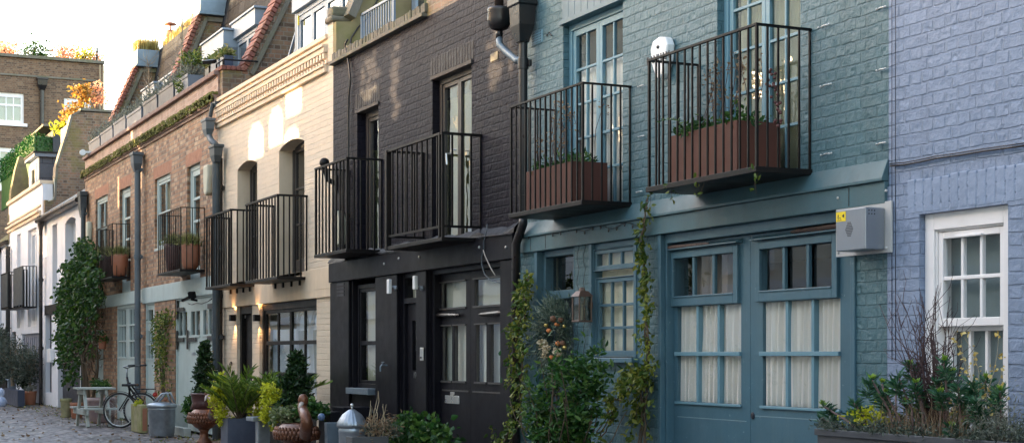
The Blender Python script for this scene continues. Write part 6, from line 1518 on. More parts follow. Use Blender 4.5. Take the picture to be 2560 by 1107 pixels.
# ---- bowls on the brick house balconies
def bowl(px, ytop, ybot, hw, bal, label, dark=False):
    d = bal[3]; y = -d * .5; x = fx(px, y); dpx = abs(1 / ((fx(px + 1, y) - fx(px - 1, y)) / 2)); zb = bal[4] + .002; zt = fz(px, ytop, y); s = FPX / dep(x, y)
    r = hw / s
    o = MB().lathe([(r * .55, 0), (r * .75, .04), (r * .98, (zt-zb) * .55), (r, (zt-zb) * .85), (r * 1.04, (zt - zb)), (r * .93, (zt-zb)), (r * .88, (zt-zb) * .85)], (x, y, zb), 28).build('bowl', M['terra_dark'] if dark else M['terra'], None, smooth=True)
    return tag(o, label, 'pot', 'pots on the brick house balconies'), x, y, zt, r
rnd.seed(77)
for (args, lab) in ((((300, 636, 680, 21, b1, 'terracotta bowl on the left brick balcony')), 'wispy grass in the left balcony bowls of the brick house'), (((476, 610, 662, 24, b2, 'terracotta bowl on the right brick balcony')), 'grassy heather in the right balcony bowls of the brick house')):
    o, x, y, zt, r = bowl(*args); pl = empty('balcony_plants', (0,0,0), lab, 'plant', 'plants in the balcony bowls')
    o2, x2, y2, z2, r2 = bowl(args[0] - (32 if args[0] < 400 else 42), args[1] + (2 if args[0] < 400 else 0), 0, args[3] * .9, args[4], 'dark glazed pot beside the terracotta bowl, ' + ('left' if args[0] < 400 else 'right') + ' brick balcony', True)
    bs_ = [(x + rnd.gauss(0, r * .5), y + rnd.gauss(0, r * .4), zt - .03) for _ in range(420)] + [(x2 + rnd.gauss(0, r * .5), y2 + rnd.gauss(0, r * .4), z2 - .03) for _ in range(420)]
    blades(bs_, .24, L['grass'], 'grass_blades', pl, spread=1.0, w=.007)
    P = [(b[0] + rnd.gauss(0, .05), b[1] - abs(rnd.gauss(0, .06)), b[2] + abs(rnd.gauss(.04, .07))) for b in bs_]
    leafcloud(P, .05, L['grass'], 'foliage', pl, wr=.25)
# ---- rooftop
rt = []
rnd.seed(6)
troughs = [(222, 249), (252, 281), (284, 313), (317, 353), (358, 392), (396, 433), (438, 470)]
for i, (a, b) in enumerate(troughs):
    y = .06; xa, xb = fx(a, y), fx(b, y); o = MB().box(xa, xb, y, y + .28, 6.078, 6.40 + .02 * (i % 3)).box(xa - .01, xb + .01, y - .012, y, 6.36 + .02 * (i % 3), 6.42 + .02 * (i % 3)).build('roof_trough', M['roofbox'] if i not in (4, 5) else M['trough'], None, bevel=.008)
    pos_ = ['leftmost', 'second', 'third', 'fourth', 'fifth', 'sixth', 'rightmost'][i]
    tag(o, 'grey trough on the brick parapet, %s of the seven' % pos_, 'planter', 'roof troughs along the brick parapet')
    pl = empty('trough_plants', (0,0,0), 'grey lavender growing in the %s parapet trough' % pos_, 'plant', 'plants in the roof troughs')
    P = [(rnd.uniform(xa, xb), y + rnd.uniform(-.02, .3), 6.42 + abs(rnd.gauss(0, .10))) for _ in range(700)]
    leafcloud(P, .075, L['grey'], 'foliage', pl, wr=.25, up=1.0)
for i, (pa, pb, m_) in enumerate(((512, 522, M['iron']), (526, 546, M['roofbox']), (550, 560, M['navy']))):
    y = .1; o = MB().box(fx(pa, y), fx(pb, y), y, y + .16, 6.10, 6.10 + .24).build('roof_planter', m_, None, bevel=.01)
    tag(o, ['black roof planter behind the parapet corner', 'pale grey roof planter near the tiled gable', 'dark blue roof planter against the tiled gable'][i], 'planter')
    pl = empty('trough_plants', (0,0,0), ['green leaves in the black roof planter', 'trailing greenery in the pale grey roof planter', 'tuft in the dark blue roof planter'][i], 'plant')
    leafcloud([(rnd.uniform(fx(pa, y), fx(pb, y)), y + rnd.uniform(-.02, .16), 6.34 + abs(rnd.gauss(0, .06))) for _ in range(220)], .08, L['grass'], 'foliage', pl)
rr_ = MB(); zr = fz(557, 150, .03)
rr_.tube([(fx(540, .02), .03, 6.13), (fx(540, .02), .03, zr), (fx(557, .02), .03, zr), (fx(557, .02) + .05, .6, zr)], .015, 6).tube([(fx(557, .02), .03, zr), (fx(557, .02), .03, 6.13)], .02, 6)
tag(rr_.build('roof_rail', M['iron'], None), 'thin black handrail on the right end of the brick parapet', 'railing')
fl3 = MB().rbox((fx(527, -.1), -.12, 6.22), (.10, .06, .03), Vector((.6, -.6, -.3)).to_track_quat('Y', 'Z').to_matrix()).build('roof_floodlight', M['iron'], None); tag(fl3, 'small floodlight on the brick parapet corner', 'floodlight')
# roof palm-like shrub and bare saplings
sp_ = empty('roof_shrub', (0,0,0), 'yellow green bushy plant on the brick parapet', 'plant')
x = fx(480, .2); leafcloud(clumps((x, .2, 6.72), .30, .15, .24, 16, 18, .09), .11, L['vine'], 'foliage', sp_, wr=.25, droop=.3); leafcloud(clumps((x - .1, .05, 6.3), .12, .08, .2, 6, 18, .07), .10, L['vine'], 'trailing_foliage', sp_, wr=.25, droop=.3)
MB().tube([(x, .2, 6.1), (x, .2, 6.8)], .02, 6).build('stem', M['bark'], sp_)
for px, yb, yt, lab in ((371, 255, 165, 'bare sapling in front of the left tiled gable'), (455, 190, 45, 'tall bare sapling in front of the middle tiled gable')):
    sa = empty('bare_sapling', (0,0,0), lab, 'tree'); st = MB(); x = fx(px, .35); z0, z1 = 6.1, fz(px, yt, .35); pts = branch(st, (x, .35, z0), (x, .35, z1), .022, .015, 8, .008)
    for k in range(26): p = pts[rnd.randint(3, 8)]; branch(st, p, p + Vector((rnd.gauss(0, .3), rnd.gauss(0, .12), rnd.uniform(.1, .4))), .006, .1, 4, .002)
    st.build('branch', M['bark_pale'], sa)
# zinc planters on the gable tops with golden grass
for k, (xc, pa, pb, yt, yb, lab) in enumerate(((-38.0, 337, 392, 128, 166, 'left zinc planter on top of the far tiled gable'), (-31.7, 492, 562, -40, 45, 'large zinc planter on top of the middle tiled gable'))):
    ya, yb_ = fy(pa, xc), fy(pb, xc); zt, zb = pz(xc, ya, yt), 8.34
    o = MB().box(xc - .3, xc + .3, ya, yb_, zb, zt).box(xc - .33, xc + .33, ya - .03, yb_ + .03, zb - .05, zb).build('zinc_planter', M['galv_dull'], None, bevel=.01); tag(o, lab, 'planter', 'zinc planters on the gables')
    pl = empty('ornamental_grass', (0,0,0), ['golden grass in the left zinc planter', 'golden grass in the large zinc planter'][k], 'plant', 'golden grass on the roof')
    blades([(xc + rnd.uniform(-.28, .28), rnd.uniform(ya, yb_), zt - .02) for _ in range(900)], .34, L['gold'], 'grass_blades', pl, spread=.25, w=.012)
gg_ = empty('ornamental_grass', (0,0,0), 'long row of golden grass along the edge of the flat roof', 'plant', 'golden grass on the roof')
blades([(rnd.uniform(-37.6, -31.9), 1.72 + rnd.uniform(0, .2), 8.73) for _ in range(2600)], .26, L['gold'], 'grass_blades', gg_, spread=.4, w=.012)
gg2 = empty('ornamental_grass', (0,0,0), 'golden grass behind the slate roof near the large zinc planter', 'plant', 'golden grass on the roof')
blades([(rnd.uniform(-34.2, -32.0), 1.72 + rnd.uniform(0, .2), 8.73) for _ in range(900)], .30, L['gold'], 'grass_blades', gg2, spread=.4, w=.012)
# artificial hedge on the far roof terrace
hd = empty('hedge', (0,0,0), 'bright green clipped hedge screen on the far roof terrace', 'hedge')
def hedge_run(a, b, h, t):
    a, b = Vector(a), Vector(b); d = b - a; n = int(d.length * 520); out = []
    for i in range(n):
        u = rnd.random(); q = a + d * u; out.append((q.x + rnd.uniform(-t, t), q.y + rnd.uniform(-t, t), q.z + rnd.uniform(0, h)))
    return out
hz = lambda px, py, y: fz(px, py, y)
Ha = (fx(10, .5), .5, hz(10, 412, .5)); Hb = (-45.6, .9, 7.72); 
yk = .9; Hx = fx(84, yk); Hz = fz(84, 395, yk)
Hs = (-52.0, yk, Hz); He = (Hx, yk, Hz)
P = hedge_run((-61.5, yk, pz(Hx, yk, 395)), (Hx, yk, pz(Hx, yk, 395)), pz(Hx, yk, 333) - pz(Hx, yk, 395), .10)
P += hedge_run((Hx, yk, pz(Hx, yk, 380)), (Hx, fy(152, Hx), pz(Hx, yk, 380)), pz(Hx, yk, 336) - pz(Hx, yk, 380), .10)
leafcloud(P, .085, L['hedge'], 'foliage', hd, wr=.4, up=.8)
MB().box(-61.5, Hx, yk + .02, yk + .08, 6.8, pz(Hx, yk, 337)).box(Hx - .05, Hx, yk + .1, fy(152, Hx), 6.8, pz(Hx, yk, 340)).build('hedge_backing', plain('green backing', (.03, .10, .02), bmp=0), hd)
rb_ = MB().box(fx(152, .9), fx(170, .9), .9, 1.0, pz(fx(160, .9), .9, 362), pz(fx(160, .9), .9, 318)).build('roof_screen', M['dormer'], None); tag(rb_, 'pale screen panel beside the bright green roof hedge', 'screen')
# autumn trees far behind and on the end building
def tree_cloud(label, c, r, nc, per, lm, sz, trunk=True, cat='tree', name='autumn_tree', cr=.4, grp='autumn trees on the far roofs'):
    t = empty(name, (0,0,0), label, cat, grp); leafcloud(clumps(c, r[0], r[1], r[2], nc, per, cr), sz, lm, 'crown', t, wr=.6)
    st = MB(); branch(st, (c[0], c[1], c[2] - r[2] - .9), (c[0], c[1], c[2] + r[2] * .5), .05, .03, 6)
    for k in range(10): branch(st, (c[0], c[1], c[2] - r[2] * .5), (c[0] + rnd.gauss(0, r[0] * .5), c[1] + rnd.gauss(0, r[1] * .5), c[2] + rnd.uniform(0, r[2])), .02, .05, 5)
    st.build('trunk', M['bark'], t); return t
rnd.seed(40)
XR = XE - 1.0
def rp(px, py, X=XR): y = fy(px, X); return (X, y, pz(X, y, py))
tree_cloud('pinkish tree above the far left corner of the brown building', rp(10, 128), (.6, .6, .35), 26, 22, L['pink'], .12)
tree_cloud('green shrub on the parapet of the brown building', rp(85, 132), (.5, .45, .35), 24, 22, L['shrub'], .12, name='roof_shrub')
tree_cloud('yellow shrub at the right end of the brown parapet', rp(212, 145), (.35, .35, .28), 20, 22, L['lime'], .11, name='roof_shrub')
tree_cloud('pink shrub at the right corner of the brown parapet', rp(236, 152), (.25, .25, .2), 14, 20, L['pink'], .10, name='roof_shrub')
tree_cloud('pale orange shrub over the middle of the brown parapet', rp(160, 140), (.5, .5, .3), 24, 22, L['pink'], .11, name='roof_shrub')
XT = -50.0
tree_cloud('tall autumn tree glowing orange before the brown building', rp(205, 250, XT), (.26, .24, .45), 24, 16, L['autumn'], .12, cr=.2)
tree_cloud('lower autumn tree with yellow leaves before the white framed window', rp(182, 300, XT), (.38, .32, .36), 26, 16, L['autumn'], .12, cr=.25)
tree_cloud('small red leaved tree beside the ladder', rp(243, 238, XT), (.2, .22, .35), 12, 20, L['pink'], .10, cr=.2)
tree_cloud('lime bush behind the tall brick gable', rp(155, 322, XT), (.3, .25, .15), 14, 20, L['lime'], .10, cr=.2, name='roof_shrub')

# ================================================================== street furniture and pots at ground level
rnd.seed(50)
# conical bay trees
def bay(px, y, zt, zb, r, label, seed):
    rnd.seed(seed); t = empty('bay_tree', (0,0,0), label, 'tree', 'clipped bay trees in pots'); x = fx(px, y); P = []
    while len(P) < 2300:
        z = rnd.uniform(0, 1); rr = r * (1 - z) ** .75 * (.85 + .25 * math.sin(z * 14 + x)) + .02; a = rnd.uniform(0, 2*PI); q = rnd.uniform(.35, 1) ** .5
        for k in range(4): P.append((x + rr*q*math.cos(a) + rnd.gauss(0, .02), y + rr*q*math.sin(a) + rnd.gauss(0, .02), zb + (zt - zb) * z + rnd.gauss(0, .02)))
    leafcloud(P, .07, L['bay'], 'crown', t, wr=.42, up=.7)
    MB().tube([(x, y, zb - .4), (x, y, zt - .1)], [.025, .006], 6).build('trunk', M['bark'], t); return t, x
b_z = lambda px, py, y: fz(px, py, y)
bay(512, -.5, b_z(512, 858, -.5), b_z(512, 1005, -.5), .22, 'conical bay tree rising from the left rusty swan pot', 1)
bay(742, -.7, b_z(742, 885, -.7), b_z(742, 1035, -.7), .27, 'conical bay tree behind the right rusty swan pot', 2)
# ragged leaves round the left bay and the swan
wl = empty('foliage_plant', (0,0,0), 'leafy plant trailing left of the rusty swan pot', 'plant')
leafcloud(clumps((fx(482, -.6), -.6, b_z(482, 1020, -.6)), .3, .12, .16, 22, 22, .08), .08, L['shrub'], 'foliage', wl, wr=.5, droop=.4)
wl = empty('foliage_plant', (0,0,0), 'variegated ivy around the right rusty swan pot', 'plant')
leafcloud(clumps((fx(722, -.9), -.9, b_z(722, 1035, -.9)), .30, .17, .08, 26, 22, .07), .07, leafm('variegated ivy', (.05, .09, .03), (.16, .20, .07), (.45, .45, .28)), 'foliage', wl, wr=.7)
wl = empty('foliage_plant', (0,0,0), 'dark green plant right of the right swan neck', 'plant')
leafcloud(clumps((fx(782, -.75), -.75, b_z(782, 1025, -.75)), .25, .14, .08, 20, 22, .07), .08, L['shrub'], 'foliage', wl, wr=.5)
# swans
def swan(px, pyc, hw, hh, y, neck, label, seed):
    x = fx(px, y); s = FPX / dep(x, y); r = hw / s; zc = fz(px, pyc, y); h = hh / s
    root = empty('swan_planter', (0,0,0), label, 'planter', 'rusty swan shaped pots')
    prof = [(r*.45, -h*1.05), (r*.62, -h*.85), (r*.86, -h*.45), (r*.99, -.05*h), (r, .1*h), (r*.93, h*.45), (r*.70, h*.85), (r*.62, h*.98), (r*.56, h*.96), (r*.6, h*.8)]
    MB().lathe(prof, (x, y, zc), 36, sx=1.25, sy=.95).build('bowl', M['rust'], root, smooth=True)
    MB().lathe([(r*.55, 0), (r*.5, .04), (r*.28, .10), (r*.26, zc - h*1.1 - .04), (r*.42, zc - h*.98)], (x, y, 0), 24).build('pedestal', M['rust'], root, smooth=True)
    fe = MB()
    for i in range(34):
        a = 2*PI*i/34
        for j, (q, zz_) in enumerate(((.97, -.25), (1.0, .05), (.93, .38))): fe.ball((x + 1.25*r*q*math.cos(a + j*.09), y + .95*r*q*math.sin(a + j*.09), zc + h*zz_), .028, 6, 1.5)
    fe = fe.build('feathers', M['rust'], root, smooth=True); fe['kind'] = 'stuff'
    pts = [Vector((fx(p, y + dy), y + dy, fz(p, q, y + dy))) for (p, q, dy) in neck]
    pp = []
    for i in range(len(pts) - 1):
        for k in range(4): pp.append(pts[i].lerp(pts[i+1], k/4))
    pp.append(pts[-1]); pp = [pp[0]] + [(pp[i-1] + pp[i] * 2 + pp[i+1]) / 4 for i in range(1, len(pp) - 1)] + [pp[-1]]
    n = len(pp); MB().tube(pp, [.045 + .03 * (1 - i / n) for i in range(n - 1)] + [.04], 12).build('neck', M['rust'], root, smooth=True)
    hd_ = pts[-1]; MB().ball(tuple(hd_ + Vector((0, -.01, -.01))), .062, 12, 1.25).build('head', M['rust'], root, smooth=True)
    d = Vector((.55, -.6, -.75)).normalized(); MB().tube([hd_ + d * .03, hd_ + d * .12, hd_ + d * .17], [.035, .022, .006], 8).build('beak', M['silver'] if False else plain('pale worn beak', (.45, .38, .32)), root, smooth=True)
swan(510, 1045, 40, 24, -.62, [(532, 1038, -.10), (537, 1020, -.22), (533, 1003, -.20), (525, 990, -.14), (523, 982, -.14)], 'left rusty swan shaped pot holding the bay tree', 1)
# upper collar pot of the left swan
xx = fx(508, -.6); MB().lathe([(.20, 0), (.17, .1), (.19, .22), (.21, .24), (.18, .25)], (xx, -.6, fz(508, 1022, -.6)), 24).build('collar_pot', M['terra_dark'], bpy.data.objects['swan_planter'], smooth=True)
swan(741, 1083, 56, 26, -.95, [(764, 1085, -.12), (768, 1060, -.2), (764, 1040, -.2), (756, 1022, -.14), (756, 1005, -.12), (760, 998, -.12)], 'right rusty swan shaped pot with a long thin neck', 2)
# square planters: left face px, corner px, right px
def cube_planter(pl_, pc, pr, ytop, y, m, label, rim=.02, name='square_planter', cat='planter', zb=0, taper=0.0):
    """front face between pl_ and pc at depth y, end face to pr"""
    xa, xb = fx(pl_, y), fx(pc, y); y1 = fy(pr, xb); zt = pz(xb, y, ytop); mb = MB(); t = .02
    mb.box(xa, xb, y, y + t, zb, zt).box(xa, xb, y1 - t, y1, zb, zt).box(xa, xa + t, y + t, y1 - t, zb, zt).box(xb - t, xb, y + t, y1 - t, zb, zt).box(xa + t, xb - t, y + t, y1 - t, zb, zb + .02)
    if taper: mb.v = [((xa+xb)/2 + (v[0] - (xa+xb)/2) * (1 - taper * (zt - v[2])), (y+y1)/2 + (v[1] - (y+y1)/2) * (1 - taper * (zt - v[2])), v[2]) for v in mb.v]
    o = mb.build(name, m, None, bevel=.004); tag(o, label, cat); MB().box(xa + t, xb - t, y + t, y1 - t, zt - .09, zt - .05).build('soil', M['soil'], o)
    return o, (xa + xb) / 2, (y + y1) / 2, zt
o, cx, cy, zt = cube_planter(552, 569, 639, 1046, -1.15, M['slatebox'], 'slate blue square planter with the palm')
pm = empty('palm', (0,0,0), 'feathery palm in the slate blue square planter', 'palm')
def palm(root, cx, cy, z0, n, ln, seed, wid=.045, leaf=.17):
    rnd.seed(seed); P = []; D = []; st = MB()
    for i in range(n):
        a = 2*PI*i/n + rnd.gauss(0, .25); l = ln * rnd.uniform(.7, 1.1); e = rnd.uniform(.9, 1.48); pts = []
        for k in range(11):
            t = k / 10; hor = l * math.cos(e) * t + .12 * l * t * t; pts.append(Vector((cx + math.cos(a) * hor, cy + math.sin(a) * hor, z0 + l * math.sin(e) * t - .28 * l * t ** 2.4)))
        st.tube(pts, [.009 * (1 - .8 * k / 10) for k in range(11)], 5)
        for k in range(22):
            t = .18 + .8 * k / 22; j = int(t * 10); p = pts[j].lerp(pts[min(10, j + 1)], t * 10 - j); d = (pts[min(10, j+1)] - pts[max(0, j-1)]).normalized(); s = d.cross(Vector((0, 0, 1))).normalized()
            for sg in (-1, 1): P.append(tuple(p)); D.append(tuple(d * .9 + s * sg * 1.0 + Vector((0, 0, .25))))
    st.build('frond_stem', M['bark'], root); leafcloud(P, leaf, L['palm'], 'fronds', root, wr=.12, dirs=D, jitter=.08)
palm(pm, cx + .05, cy, zt - .05, 26, .95, 71)
eg = empty('golden_shrub', (0,0,0), 'golden yellow evergreen in the slate blue square planter', 'shrub', 'golden yellow evergreens')
rnd.seed(61); leafcloud(clumps((cx - .14, cy - .20, zt + .24), .15, .14, .34, 46, 24, .06) + clumps((cx + .14, cy + .20, zt + .20), .10, .10, .26, 20, 22, .05), .045, L['yellow'], 'foliage', eg, wr=.6)
pm = empty('palm', (0,0,0), 'second palm fan behind the right swan pot', 'palm'); palm(pm, fx(690, -.7), -.6, b_z(690, 1040, -.7), 22, .80, 73)
eg = empty('golden_shrub', (0,0,0), 'golden yellow evergreen spire left of the right swan pot', 'shrub', 'golden yellow evergreens')
x = fx(680, -.95); leafcloud(clumps((x, -.95, b_z(680, 1015, -.95)), .16, .13, .33, 56, 24, .055), .045, L['yellow'], 'foliage', eg, wr=.6)
# zinc bin with lid, square zinc planter, ribbed lid bin
def dustbin(px, pyb, y, rp, ytop, label, fluted=False):
    x = fx(px, y); s = FPX / dep(x, y); r = rp / s; zt = fz(px, ytop, y); root = empty('dustbin', (0,0,0), label, 'dustbin', 'galvanised bins')
    MB().lathe([(r*.86, 0), (r*.86, .03), (r*.90, .05), (r*.98, zt*.86), (r*1.02, zt*.88), (r*.99, zt*.90), (r*1.0, zt)], (x, y, 0), 40).build('body', M['galv'], root, smooth=True, bevel=0)
    if fluted: MB().lathe([(r*1.10, -.03), (r*1.12, .0), (r*1.05, .03), (r*.7, .11), (r*.3, .155), (.03, .165)], (x, y, zt), 72, flute=.018, nf=20).build('lid', M['galv'], root, smooth=True); MB().tube([(x, y, zt + .16), (x, y, zt + .2)], .012, 8).ball((x, y, zt + .21), .022, 10).build('lid_knob', M['silver'], root, smooth=True)
    else: MB().lathe([(r*1.07, -.04), (r*1.09, .0), (r*1.05, .02), (r*.7, .045), (.02, .06)], (x, y, zt), 40).build('lid', M['galv'], root, smooth=True)
    return x, y, zt, r, root
bx_, by_, bz_, br_, root = dustbin(405, 1083, -.72, 34.5, 1012, 'tall galvanised bin with a flat lid beside the mossy tin')
mb = MB()
for s in (-1, 1):
    mb.tube([(bx_ + s*.02 - .02, by_ - .10 + s*.03, bz_ + .04), (bx_ + .02, by_ + .02 + s*.03, bz_ + .19), (bx_ + .06, by_ + .10 + s*.03, bz_ + .21), (bx_ + .06, by_ + .17 + s*.03, bz_ + .04)], .018, 8)
mb.build('lid_handle', M['galv'], root, smooth=True)
MB().ball((bx_ + .01, by_ + .06, bz_ + .10), .035, 8).build('bell_knob', M['terra'], root, smooth=True)
dustbin(880, 1107, -.85, 34, 1060, 'fluted dome lidded galvanised bin by the black house', True)
o, cx, cy, zt = cube_planter(638, 645, 676, 1048, -1.0, M['galv'], 'tapered galvanised box with an open rim behind the swan', taper=.12)
MB().box(cx - .16, cx + .16, cy - .18, cy + .16, zt - .02, zt + .035).build('lid', M['galv'], o, bevel=.01)
o, cx, cy, zt = cube_planter(811, 818, 850, 1056, -.9, M['galv_dull'], 'square dull zinc planter beside the fluted bin', taper=.1)
o, cx, cy, zt = cube_planter(864, 880, 972, 1092, -1.35, M['leadplanter'], 'dark lead planter with dead twigs')
dp = empty('dead_plant', (0,0,0), 'straggly dead twigs and brown growth in the lead planter', 'plant'); rnd.seed(19); st = MB()
for i in range(9): branch(st, (cx + rnd.gauss(0, .04), cy + .1 + rnd.gauss(0, .04), zt - .06), (cx + rnd.gauss(0, .16), cy + .12 + rnd.gauss(0, .10), zt + rnd.uniform(.25, .52)), .006, .08, 5, .003)
st.build('stem', M['straw'], dp); leafcloud(clumps((cx, cy + .15, zt + .08), .18, .2, .13, 22, 24, .06), .045, L['dead'], 'foliage', dp, wr=.25); leafcloud(clumps((cx, cy + .15, zt + .08), .18, .2, .12, 12, 24, .06), .045, L['olive'], 'foliage', dp, wr=.25)
# low black cabinet against the cream pier, and glass float
o = MB().box(fx(806, -.5), fx(835, -.5), -.55, -.05, 0, fz(820, 1027, -.5)).box(fx(835, -.4), fx(862, -.4), -.42, -.05, 0, fz(845, 1016, -.4)).build('black_cabinet', M['black'], None, bevel=.01); tag(o, 'low black cabinet stepping up beside the black house corner', 'cabinet')
o = MB().ball((fx(783, -.95), -.85, fz(783, 1042, -.95)), .045, 16).build('glazed_ball', plain('blue white glaze', (.12, .18, .30), rough=.2, bmp=0), None, smooth=True); tag(o, 'blue white glazed ball beside the swan neck', 'ornament')
# mossy rusted tin and terracotta tin
x, yv = gp(335, 1078)
xa, xb = fx(327, -.85), fx(352, -.85); ya, yb = -.85, fy(370, fx(352, -.85)); zt = fz(350, 1011, -.85)
o = MB().box(xa, xb, ya, yb, 0, zt).build('rusty_tin', M['mossbox'], None, bevel=.02); tag(o, 'mossy rusted square tin in front of the bicycle', 'tin')
MB().box(xb + .001, xb + .008, ya + .03, yb - .02, .05, zt - .06).build('rust_side', M['terra'], o)
leafcloud(clumps(((xa+xb)/2, (ya+yb)/2, zt + .02), .12, .12, .03, 8, 20, .04), .04, L['yellow'], 'moss_top', o)
# bicycle
bi = empty('bicycle', (0,0,0), 'black city bicycle leaning by the grey downpipe', 'bicycle')
fwx, fwy = gp(300, 1056); fwy = -.80; fwx = fx(300, fwy); rw_ = .335
rwx, rwy = fx(352, -.45), -.45
def ringw(mb, c, axis, r, rr, n=40):
    """a wheel ring round an axis direction"""
    ax = Vector(axis).normalized(); u = Vector((0, 0, 1)); v = ax.cross(u).normalized(); pts = [Vector(c) + (u * math.cos(t) + v * math.sin(t)) * r for t in [2*PI*i/n for i in range(n + 1)]]
    mb.tube(pts, rr, 8, cap=False); return u, v
fd = Vector((rwx - fwx, rwy - fwy, 0)); fd.normalize(); wd = Vector((.55, .85, 0)).normalized()   # the front wheel is turned
fax = Vector((-wd.y, wd.x, 0)); rax = Vector((-fd.y, fd.x, 0))
for (c, ax, nm) in (((fwx, fwy, rw_), fax, 'front_wheel'), ((rwx, rwy, rw_), rax, 'rear_wheel')):
    t_ = MB(); ringw(t_, c, ax, rw_ - .02, .02); to = t_.build(nm, M['rubber'], bi, smooth=True)
    t_ = MB(); u, v = ringw(t_, c, ax, rw_ - .042, .009); t_.build('rim', M['silver'], to, smooth=True)
    s_ = MB()
    for i in range(28):
        a = 2*PI*i/28; s_.tube([Vector(c) + ax * .03 * (1 if i % 2 else -1), Vector(c) + (u * math.cos(a) + v * math.sin(a)) * (rw_ - .045)], .0014, 4)
    s_.tube([Vector(c) - ax * .05, Vector(c) + ax * .05], .022, 10); s_.build('spokes', M['silver'], to)
    mg_ = MB(); arc = [Vector(c) + (u * math.cos(a) + v * math.sin(a)) * (rw_ + .02) for a in [(-.9 + 2.2 * i / 14) * (1 if nm == 'rear_wheel' else -1) for i in range(15)]]
    for i in range(14): mg_.bar(arc[i], arc[i+1], .045, .006)
    mg_.build('mudguard', M['bike'], bi)
hd1 = Vector((fwx, fwy, 0)) + fd * .18 + Vector((0, 0, .72)); hd2 = hd1 + Vector((-fd.x * .05, -fd.y * .05, .24)); bb_ = Vector((fwx, fwy, 0)) + fd * .62 + Vector((0, 0, .30)); sr = Vector((rwx, rwy, 0)) - fd * .22 + Vector((0, 0, .62)); rc = Vector((rwx, rwy, rw_))
f = MB(); f.tube([hd1, hd2], .022, 8).tube([hd1 + Vector((0,0,.04)), hd1.lerp(bb_, .6) + Vector((0,0,-.06)), bb_], .021, 8).tube([hd1 + Vector((0,0,.14)), hd1.lerp(bb_, .55) + Vector((0,0,.03)), bb_.lerp(sr, .35)], .017, 8).tube([bb_, sr], .017, 8).tube([bb_, rc], .012, 6).tube([sr, rc], .011, 6)
f.build('frame', M['bike'], bi, smooth=True)
f = MB()
for s in (-1, 1): f.tube([hd1, hd1 + Vector((fax.x, fax.y, 0)) * .055 * s - Vector((0,0,.1)), Vector((fwx, fwy, rw_)) + fax * .055 * s], .012, 8)
f.build('fork', M['bike'], bi, smooth=True)
f = MB(); tp_ = hd2 + Vector((0, 0, .16)); sdv = fax * .29
f.tube([hd2, tp_], .015, 8).tube([tp_ + sdv + wd * .16 + Vector((0,0,.06)), tp_ + sdv * .6 + Vector((0,0,.03)), tp_, tp_ - sdv * .6 + Vector((0,0,.03)), tp_ - sdv + wd * .16 + Vector((0,0,.06))], .012, 8)
hbo = f.build('handlebar', M['galv'], bi, smooth=True)
for s in (-1, 1): MB().tube([tp_ + sdv * s + wd * .14 + Vector((0,0,.055)), tp_ + sdv * s + wd * .27 + Vector((0,0,.06))], .018, 8).build('grip', M['rubber'], hbo, smooth=True)
MB().tube([sr, sr + Vector((0,0,.16))], .013, 8).rbox(tuple(sr + Vector((0,0,.19)) + fd * .02), (.14, .085, .025), fd.to_track_quat('X', 'Z').to_matrix()).build('saddle', M['bike'], bi, bevel=.015)
MB().rbox(tuple(rc + Vector((0,0,.40)) + fd * .1), (.17, .07, .01), fd.to_track_quat('X', 'Z').to_matrix()).tube([rc, rc + Vector((0,0,.4)) + fd * .12], .008, 6).build('luggage_rack', M['bike'], bi)
MB().ball(tuple(rc + fd * .27 + Vector((0,0,.30))), .045, 8).build('rear_reflector', M['rednum'], bi)
MB().tube([bb_ - rax * .07, bb_ + rax * .07], .02, 8).tube([bb_ + rax * .07, bb_ + rax * .07 + Vector((fd.x*.1, fd.y*.1, -.13))], .009, 6).lathe([(.0, -.004), (.09, -.003), (.09, .003), (0, .004)], (0,0,0), 4).build('crank', M['silver'], bi) if False else MB().tube([bb_ - rax * .07, bb_ + rax * .07], .02, 8).tube([bb_ + rax * .07, bb_ + rax * .07 + Vector((fd.x*.1, fd.y*.1, -.13))], .009, 6).build('crank', M['silver'], bi)
# picnic bench, end on to the wall
pb = empty('picnic_bench', (0,0,0), 'pale painted timber picnic bench beside the bicycle', 'bench')
bxl, byn = gp(182, 1060); byn = -1.45; bxc = fx(190, byn); zt = pz(bxc, byn, 968); ye = fy(288, bxc + .3)
tp2 = MB()
for i in range(5): x = bxc - .35 + i * .145; tp2.box(x, x + .135, byn, min(-.05, ye), zt - .035, zt)
tp2.build('table_top', M['bench'], pb, bevel=.004)
tp2 = MB(); zs = pz(bxc, byn, 1022)
for x in (bxc - .72, bxc + .42): 
    s2 = MB()
    for k in range(2): s2.box(x + k*.145, x + .135 + k*.145, byn, min(-.05, ye), zs, zs + .035)
    s2.build('seat', M['bench'], pb, bevel=.004)
for yy in (byn + .12, min(-.05, ye) - .15):
    lg = MB(); lg.bar((bxc - .60, yy, 0), (bxc - .18, yy, zt - .04), .05, .10).bar((bxc + .60, yy, 0), (bxc + .18, yy, zt - .04), .05, .10).box(bxc - .78, bxc + .72, yy - .045, yy - .005, zs - .10, zs - .002).box(bxc - .34, bxc + .34, yy - .045, yy - .005, zt - .13, zt - .036)
    lg.build('trestle', M['bench'], pb, bevel=.004)
